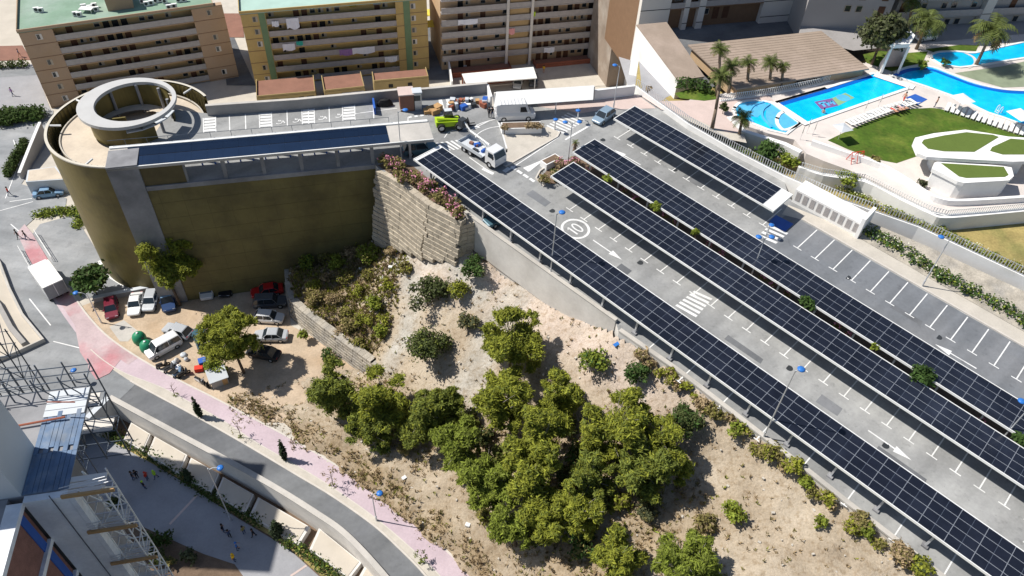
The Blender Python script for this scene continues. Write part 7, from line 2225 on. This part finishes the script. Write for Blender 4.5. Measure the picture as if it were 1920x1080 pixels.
person('bather standing by the right hand row of loungers', P(1752, 201, PZ), 2.5, 'skin', 'cloth_denim', 'stand')

# loungers and parasols
def lounger_proto(label, p, az, group):
    t = thing('sun_lounger', label, 'sun lounger', p, az, group)
    b = MB(); b.b2(-.95, .35, -.25, .25, .26, .34); b.mesh([(.35, -.25, .26), (.95, -.25, .62), (.95, .25, .62), (.35, .25, .26), (.35, -.25, .34), (.93, -.25, .70), (.93, .25, .70), (.35, .25, .34)], [(3, 2, 1, 0), (4, 5, 6, 7), (0, 1, 5, 4), (1, 2, 6, 5), (2, 3, 7, 6), (3, 0, 4, 7)]); b.build('bed', M['white_paint'], t)
    for x in (-.8, .3):
        for sg in (-1, 1):
            b = MB(); b.b2(x - .03, x + .03, sg * .2 - .03, sg * .2 + .03, 0, .26); b.build('leg', M['white_paint'], t)
    return t
proto = None
def lounge_row(p0, p1, n, az_off, label, group):
    global proto
    a, c = P(*p0, PZ), P(*p1, PZ); az = math.atan2(*(c - a)[1::-1]) + az_off
    for i in range(n):
        p = a + (c - a) * i / (n - 1)
        if proto is None: proto = lounger_proto(label, p, az, group); o = proto
        else: o = copy_tree(proto); o['label'] = label; o['group'] = group
        o.location = [float(q_) for q_ in p]; o.rotation_euler = (0, 0, az + rnd.uniform(-.06, .06))
lounge_row((1594, 234), (1658, 210), 11, -PI / 2, 'white sun lounger in the row along the lawn edge by the rectangular pool', 'left row of sun loungers')
lounge_row((1664, 208), (1712, 194), 8, -PI / 2, 'white sun lounger in the occupied row beside the blue mat', 'middle row of sun loungers')
lounge_row((1775, 205), (1915, 250), 15, PI / 2, 'white sun lounger in the row beside the curving lagoon pool', 'right row of sun loungers')
def lying(label, px, az, col):
    p = P(px[0], px[1], PZ); o = person(label, p + [0, 0, .48], az, 'skin', col, 'stand', group='sunbathers on loungers')
    o.rotation_euler = (0, -PI / 2 + .1, az)
for i, (x, y) in enumerate(((1667, 207), (1674, 204), (1680, 203), (1686, 201))):
    lying('sunbather lying on a lounger in the middle row', (x, y), 2.0, ['cloth_red', 'cloth_black', 'cloth_pink', 'cloth_denim'][i])
def parasol(label, px, w, m, h=2.3, grp=None):
    p = P(*px, PZ + h - .2) * [1, 1, 0] + [0, 0, PZ]; t = thing('parasol', label, 'parasol', p, .4, grp)
    b = MB(); b.mesh([(-w, -w, h - .3), (w, -w, h - .3), (w, w, h - .3), (-w, w, h - .3), (0, 0, h)], [(0, 1, 4), (1, 2, 4), (2, 3, 4), (3, 0, 4), (3, 2, 1, 0)]); b.build('canopy', M[m], t)
    b = MB(); b.tube((0, 0, 0), (0, 0, h - .02), .03, n=6); b.build('pole', M['galv'], t)
parasol('square white parasol between the lounger row and the lagoon pool', (1806, 184), 1.25, 'white_paint')
parasol('square white parasol at the right edge of the lagoon pool', (1915, 214), 1.4, 'white_paint')
parasol('grey parasol at the left end of the lounger row', (1581, 238), 1.0, 'ring_grey')
for i, (x, y) in enumerate(((1618, 215), (1645, 203), (1694, 186), (1523, 255), (1512, 250), (1500, 262))):
    p = P(x, y, PZ); t = thing('closed_parasol', 'thin closed parasol pole standing on the pale pool paving', 'parasol', p, 0, 'closed parasols on the pool paving')
    b = MB(); b.tube((0, 0, 0), (0, 0, 2.4), .025, n=6); b.build('pole', M['galv'], t)
    b = MB(); b.tube((0, 0, 1.1), (0, 0, 2.35), .10, .03, 8); b.build('folded_canopy', M['bld_white'], t)
def ladder():
    p = P(1868, 212, PZ); t = thing('pool_ladder', 'white pool ladder rising from the lagoon pool', 'pool ladder', p, .5)
    for sg in (-1, 1):
        b = MB(); b.path([(0, sg * .28, -.5), (0, sg * .28, 1.0), (.3, sg * .28, 1.15), (.6, sg * .28, .9), (.6, sg * .28, 0)], [.05] * 5, 6); b.build('handrail', M['white_paint'], t)
    b = MB()
    for z in (-.2, .1, .4): b.b2(-.05, .05, -.28, .28, z, z + .04)
    b.build('treads', M['white_paint'], t)
ladder()
def swing():
    p = P(1602, 302, PZ); t = thing('climbing_frame', 'small red climbing frame at the tip of the lawn', 'climbing frame', p, .3)
    b = MB()
    for x in (-.9, 0, .9):
        b.tube((x, -.6, 0), (x, 0, 1.5), .05, n=6); b.tube((x, .6, 0), (x, 0, 1.5), .05, n=6)
    b.tube((-.9, 0, 1.5), (.9, 0, 1.5), .05, n=6); b.build('frame', M['cloth_red'], t)
    b = MB(); b.b2(-.6, -.2, -.1, .1, .4, .45); b.build('seat', M['cloth_red'], t)
swing()
# ------------------------------------------------------------------ lower promenade
sheet('promenade', PX([(100, 780), (155, 798), (250, 848), (350, 908), (440, 968), (540, 1028), (600, 1082), (680, 1170), (560, 1260), (470, 1100), (440, 1058), (380, 1038), (262, 985), (200, 960), (60, 990), (-60, 930)], LZ + .02), M['plaza'])
wall_thing('road_wall', 'long pale retaining wall dropping from the road to the promenade hedge', 'retaining wall', [P(x, y, GZ) for x, y in ROAD_LOW], .25, .5, M['wall_concrete'], LZ, M['concrete'])
wall_thing('road_wall', 'short end wall of the sunken pit next to the scaffolding', 'retaining wall', [P(x, y, GZ) for x, y in ((204, 748), (165, 786))], .25, .6, M['wall_concrete'], LZ, M['ring_grey'])
for lab, pts in (('sunlit beige planter step nearest the dark pit', ((240, 812), (276, 834), (268, 846), (232, 824))), ('sunlit beige planter step second from the dark pit', ((284, 838), (345, 873), (336, 888), (276, 852))), ('beige planter step crossed by the lamp pole shadow', ((352, 878), (405, 908), (396, 923), (344, 893))), ('beige planter step in the tower shadow', ((412, 914), (470, 947), (460, 962), (404, 928))),
                 ('beige planter step at the edge of the tower shadow', ((478, 952), (575, 1008), (560, 1022), (468, 966))), ('sunlit beige planter step near the lower frame edge', ((592, 1010), (672, 1075), (655, 1085), (580, 1030))), ('beige planter step cut by the lower frame edge', ((680, 1078), (760, 1160), (745, 1172), (668, 1090)))):
    pts = [(pts[0][0] + 6, pts[0][1] - 20), (pts[1][0] + 6, pts[1][1] - 20), pts[2], pts[3]]
    q_ = [P(x, y, LZ + .9) for x, y in pts]; o_ = np.array([q_[0][0], q_[0][1], LZ]); t = thing('planter_step', lab, 'planter', o_, 0, 'beige planter steps under the road wall')
    b = MB(); b.prism([(p - o_)[:2] for p in q_], 0, .9); b.build('block', M['wall_concrete'], t)
    b = MB(); cx = sum(q_) / 4; b.prism([((p - cx) * .9 + cx - o_)[:2] for p in q_], .903, .95); b.build('slab', M['beach'], t)
sheet('grass_verge', PX([(160, 800), (185, 795), (260, 840), (345, 893), (440, 950), (560, 1022), (668, 1092), (650, 1110), (600, 1078), (540, 1025), (440, 964), (350, 905)], LZ + .035), M['dry_grass'])
rmk = MB(); rmk.strip([P(318, 983, LZ + .04), P(369, 929, LZ + .04)], .28); rmk.strip([P(545, 1080, LZ + .04), P(575, 1060, LZ + .04)], .25); tag(rmk.build('promenade_band', M['pink_pave']), kind='structure')
for lab, px, r, hc, m in (('dark shrub in the shaded bed left of the promenade', (215, 945), 22, .9, 'mastic'), ('dark shrub bed below the promenade, middle', (300, 1012), 26, .8, 'hedge'), ('grey shrub bed below the promenade, right', (355, 1045), 22, .7, 'olive'), ('dark shrub at the lower edge of the promenade bed', (290, 1045), 24, .8, 'mastic'),
                          ('yellowish shrub low in the promenade bed', (318, 1055), 14, .6, 'dull_leaf'), ('weedy shrub at the corner of the sunken pit', (188, 802), 15, .5, 'bright_leaf')):
    tree('shrub', lab, 'shrub', px, r, hc, m, 'broad', z=LZ, hr=.8, leafm2='mastic', per=160, size=.24, trunk_r=.05, nclump=12, group='promenade shrubs')

# ------------------------------------------------------------------ tower under construction at the lower left
TZ = 31.5
TC = P(125, 931, TZ); TL = P(42, 943, TZ)
ex = TC - TL; ex[2] = 0; wS = float(np.linalg.norm(ex)); ex /= wS; ey = np.array([-ex[1], ex[0], 0]); taz = math.atan2(ex[1], ex[0])
dep = float((P(165, 742, TZ) - TC) @ ey); xsk = float((P(165, 742, TZ) - TC) @ ex)
fb = float((P(8, 1045, TZ) - TL) @ -ey)
tw = thing('construction_tower', 'unfinished concrete and brick tower with blue sheeted roof in the lower left corner', 'building under construction', TC, taz)
GB = LZ - TZ; FH = 3.0
b = MB(); b.b2(-wS, 0, 0.0, .3, GB, 0); b.build('concrete_wall', M['tower_conc'], tw)
b = MB(); b.b2(-wS - 9, -wS - .1, .32, dep - .6, GB, -.22); b.build('core', M['grey_concrete'], tw)
b = MB(); b.b2(-wS - 9, xsk, .31, dep + .6, -.21, -.02); b.build('roof_slab', M['grey_concrete'], tw)
b = MB()
for i in range(9):
    for j in range(2):
        x0 = -wS - .1 + i * (wS + .1) / 9; y0 = .35 + j * (dep - 1.3) / 2 + (.25 if i % 2 else -.05) * j
        b.b2(x0 + .006, x0 + (wS + .1) / 9 - .006, y0 + .01, y0 + (dep - 1.3) / 2 - .01, -.018, .03 + .014 * ((i * 3 + j * 5) % 4))
b.build('sheeting', M['net_blue'], tw)
b = MB()
for j in range(4): b.b2(-wS - .1, xsk * .8, dep - .95 + j * .36, dep - .62 + j * .36, .0, .05)
b.build('white_boards', M['ring_grey'], tw)
b = MB(); SH0, SH1 = P(40, 930, TZ) - TC, P(57, 840, TZ) - TC; shx = float(SH0 @ ex); b.b2(-wS - 10, shx, max(.02, float(SH0 @ ey)), float(SH1 @ ey), -.02, 5.0); b.build('stair_head', M['ring_grey'], tw)
# brick infilled side facing east, stepping towards the viewer
for k in range(0, 17):
    z1 = -k * FH
    b = MB(); b.b2(-wS - .6, -wS - .0, -fb - 6, -.002, z1 - .28, z1); b.build('floor_band', M['tower_conc'], tw)
    b = MB(); b.b2(-wS - .45, -wS - .16, -fb - 6, -.004, z1 - FH, z1 - .282); b.build('brick_infill', M['brick'], tw)
    b = MB(); b.b2(-wS - .2, -wS - .12, -.62, -.22, z1 - FH, z1 - .285); b.build('blue_netting', M['blue_paint'], tw)
b = MB(); b.b2(-wS - 9, -wS - .62, -fb - 6, .3, GB, -.05); b.build('brick_core', M['grey_concrete'], tw)
b = MB(); b.tube((-.55, -.04, .3), (-.45, -.04, GB), .02, n=4); b.build('wall_cable', M['scaf'], tw)


def scaffold_east():
    t = thing('scaffold', 'white lattice scaffold with wooden outrigger boards down the side of the unfinished tower', 'scaffold', TC, taz)
    for k in range(0, 12):
        z = -k * FH + .15; zb = z - FH
        for (x, y) in ((.45, .1), (1.35, .1), (.45, 1.0), (1.35, 1.0)):
            b = MB(); b.tube((x, y, zb), (x, y, z), .035, n=5); b.build('standard', M['white_paint'], t)
        b = MB()
        for zz in (zb + .1, zb + 1.05, zb + 2.0):
            b.tube((.45, .1, zz), (1.35, .1, zz), .03, n=4); b.tube((.45, 1.0, zz), (1.35, 1.0, zz), .03, n=4); b.tube((.45, .1, zz), (.45, 1.0, zz), .03, n=4); b.tube((1.35, .1, zz), (1.35, 1.0, zz), .03, n=4)
        b.build('ledger', M['galv'], t)
        b = MB()
        b.tube((.45, .1, zb), (1.35, .1, zb + 1.5), .028, n=4); b.tube((1.35, .1, zb + 1.5), (.45, .1, z), .028, n=4); b.tube((.45, 1.0, z), (1.35, 1.0, zb), .028, n=4); b.tube((1.35, .1, zb), (1.35, 1.0, zb + 1.5), .028, n=4); b.tube((1.35, 1.0, zb + 1.5), (1.35, .1, z), .028, n=4)
        b.build('brace', M['white_paint'], t)
        b = MB(); b.b2(-.15, 1.85, -.12, -.02, z - .12, z + .06); b.build('outrigger_board', M['wood'], t)
        b = MB()
        for q_ in range(3): b.b2(.0, 1.4, .05 + q_ * .3, .3 + q_ * .3, z - .2, z - .15)
        b.build('deck_boards', M['bld_white'], t)
        b = MB(); b.b2(.02, .24, -.02, .35, zb, z - .22); b.build('pier', M['tower_conc'], t)
        b = MB()
        for q_ in range(3): b.tube((0, -.1, z + .25 + q_ * .2), (1.7, .12, z + .3 + q_ * .2), .018, n=4)
        b.build('hand_rail', M['galv'], t)
scaffold_east()


def scaffold_north():
    t = thing('scaffold', 'dark steel scaffold railing round the far edge of the blue sheeted roof', 'scaffold', TC + ey * dep, taz)
    x0, x1 = -wS - 2.6, xsk + .25
    xs_ = np.linspace(x0, x1, 5)
    for y in (.15, 1.0):
        for x in xs_:
            b = MB(); b.tube((x, y, -5.2), (x, y, 1.35), .035, n=6); b.build('standard', M['scaf'], t)
        for z in (-5.0, -3.0, -1.0, .5, 1.0):
            b = MB(); b.tube((x0, y, z), (x1, y, z), .028, n=5); b.build('ledger', M['scaf'], t)
    b = MB()
    for x in xs_:
        for z in (-5, -3.0, -1.0, 1.0): b.tube((x, .15, z), (x, 1.0, z), .028, n=5)
    b.build('transom', M['scaf'], t)
    for i in range(4):
        b = MB(); b.tube((xs_[i], 1.0, -5.0), (xs_[i + 1], 1.0, -1.0), .028, n=5); b.tube((xs_[i], .15, 1.0), (xs_[i + 1], .15, -1.0), .028, n=5); b.build('brace', M['scaf'], t)
    for z in (-3.05, -1.05):
        b = MB(); b.b2(x0, x1 - .2, .2, .95, z, z + .05); b.build('platform', M['bld_white'], t)
scaffold_north()


def scaffold_west():
    o_ = P(28, 700, 24.0); t = thing('scaffold', 'tangled dark scaffold tower at the left edge above the street', 'scaffold', o_, taz)
    for x in (-1.8, -.6, .6):
        for y in (-.5, .5):
            b = MB(); b.tube((x, y, -12), (x, y, 3.2), .035, n=6); b.build('standard', M['scaf'], t)
    for k in range(7):
        z = -10 + k * 2.0
        b = MB()
        for y in (-.5, .5):
            b.tube((-1.9, y, z), (.7, y, z), .028, n=5)
            g_ = MB(); g_.tube((-1.9, y, z + 1), (.7, y, z + 1), .02, n=5); g_.build('hand_rail', M['scaf'], t)
        for x in (-1.8, -.6, .6): b.tube((x, -.5, z), (x, .5, z), .028, n=5)
        b.build('ledger', M['scaf'], t)
        b = MB(); b.tube((-1.8, -.5, z), (-.6, -.5, z + 2), .025, n=5); b.tube((-.6, -.5, z + 2), (.6, -.5, z), .025, n=5); b.tube((.6, -.5, z), (.6, .5, z + 2), .025, n=5); b.build('brace', M['scaf'], t)
scaffold_west()
# guard rails and timber beams lying on the roof edge
t = thing('edge_rail', 'rusty edge rail lying along the roof beside the stair head', 'railing', TC, taz)
b = MB(); b.tube((-wS - 2.5, dep - 1.4, .12), (-wS + .9, dep - 1.2, .2), .05, n=6); b.tube((-wS + .4, dep - .9, 1.0), (xsk, dep - 1.1, 1.0), .03, n=6); b.build('rail', M['red_roof'], t)
t = thing('timber_beam', 'yellow timber beam across the brick side in the bottom left corner', 'timber beam', P(20, 1065, TZ - 5), taz)
b = MB(); b.tube((-1.2, 1.1, .3), (1.0, -.9, 0), .10, n=4); b.tube((-.1, .1, .15), (-.6, -1.4, -.3), .08, n=4); b.build('beam', M['wood'], t)
# the neighbouring tower just outside the frame whose shadow falls over the promenade and road
nb = thing('apartment_tower', 'tall pale tower left of the frame, shading the promenade', 'apartment block', (-68, 46, LZ))
b = MB(); b.b2(-7, 7, -5.6, 4.6, -1, 47); b.build('wall', M['bld_white'], nb)
b = MB(); b.b2(-7.2, 7.2, -5.8, 4.8, 47, 47.4); b.build('roof', M['roof_green'], nb)
for k in range(1, 15):
    b = MB(); b.b2(7.003, 7.9, -5, 4.6, k * 3 - .2, k * 3); g = b.build('balcony', M['concrete'], nb)
    b = MB(); b.b2(7.82, 7.88, -5, 4.6, k * 3, k * 3 + 1); b.build('railing', M['rail'], g)
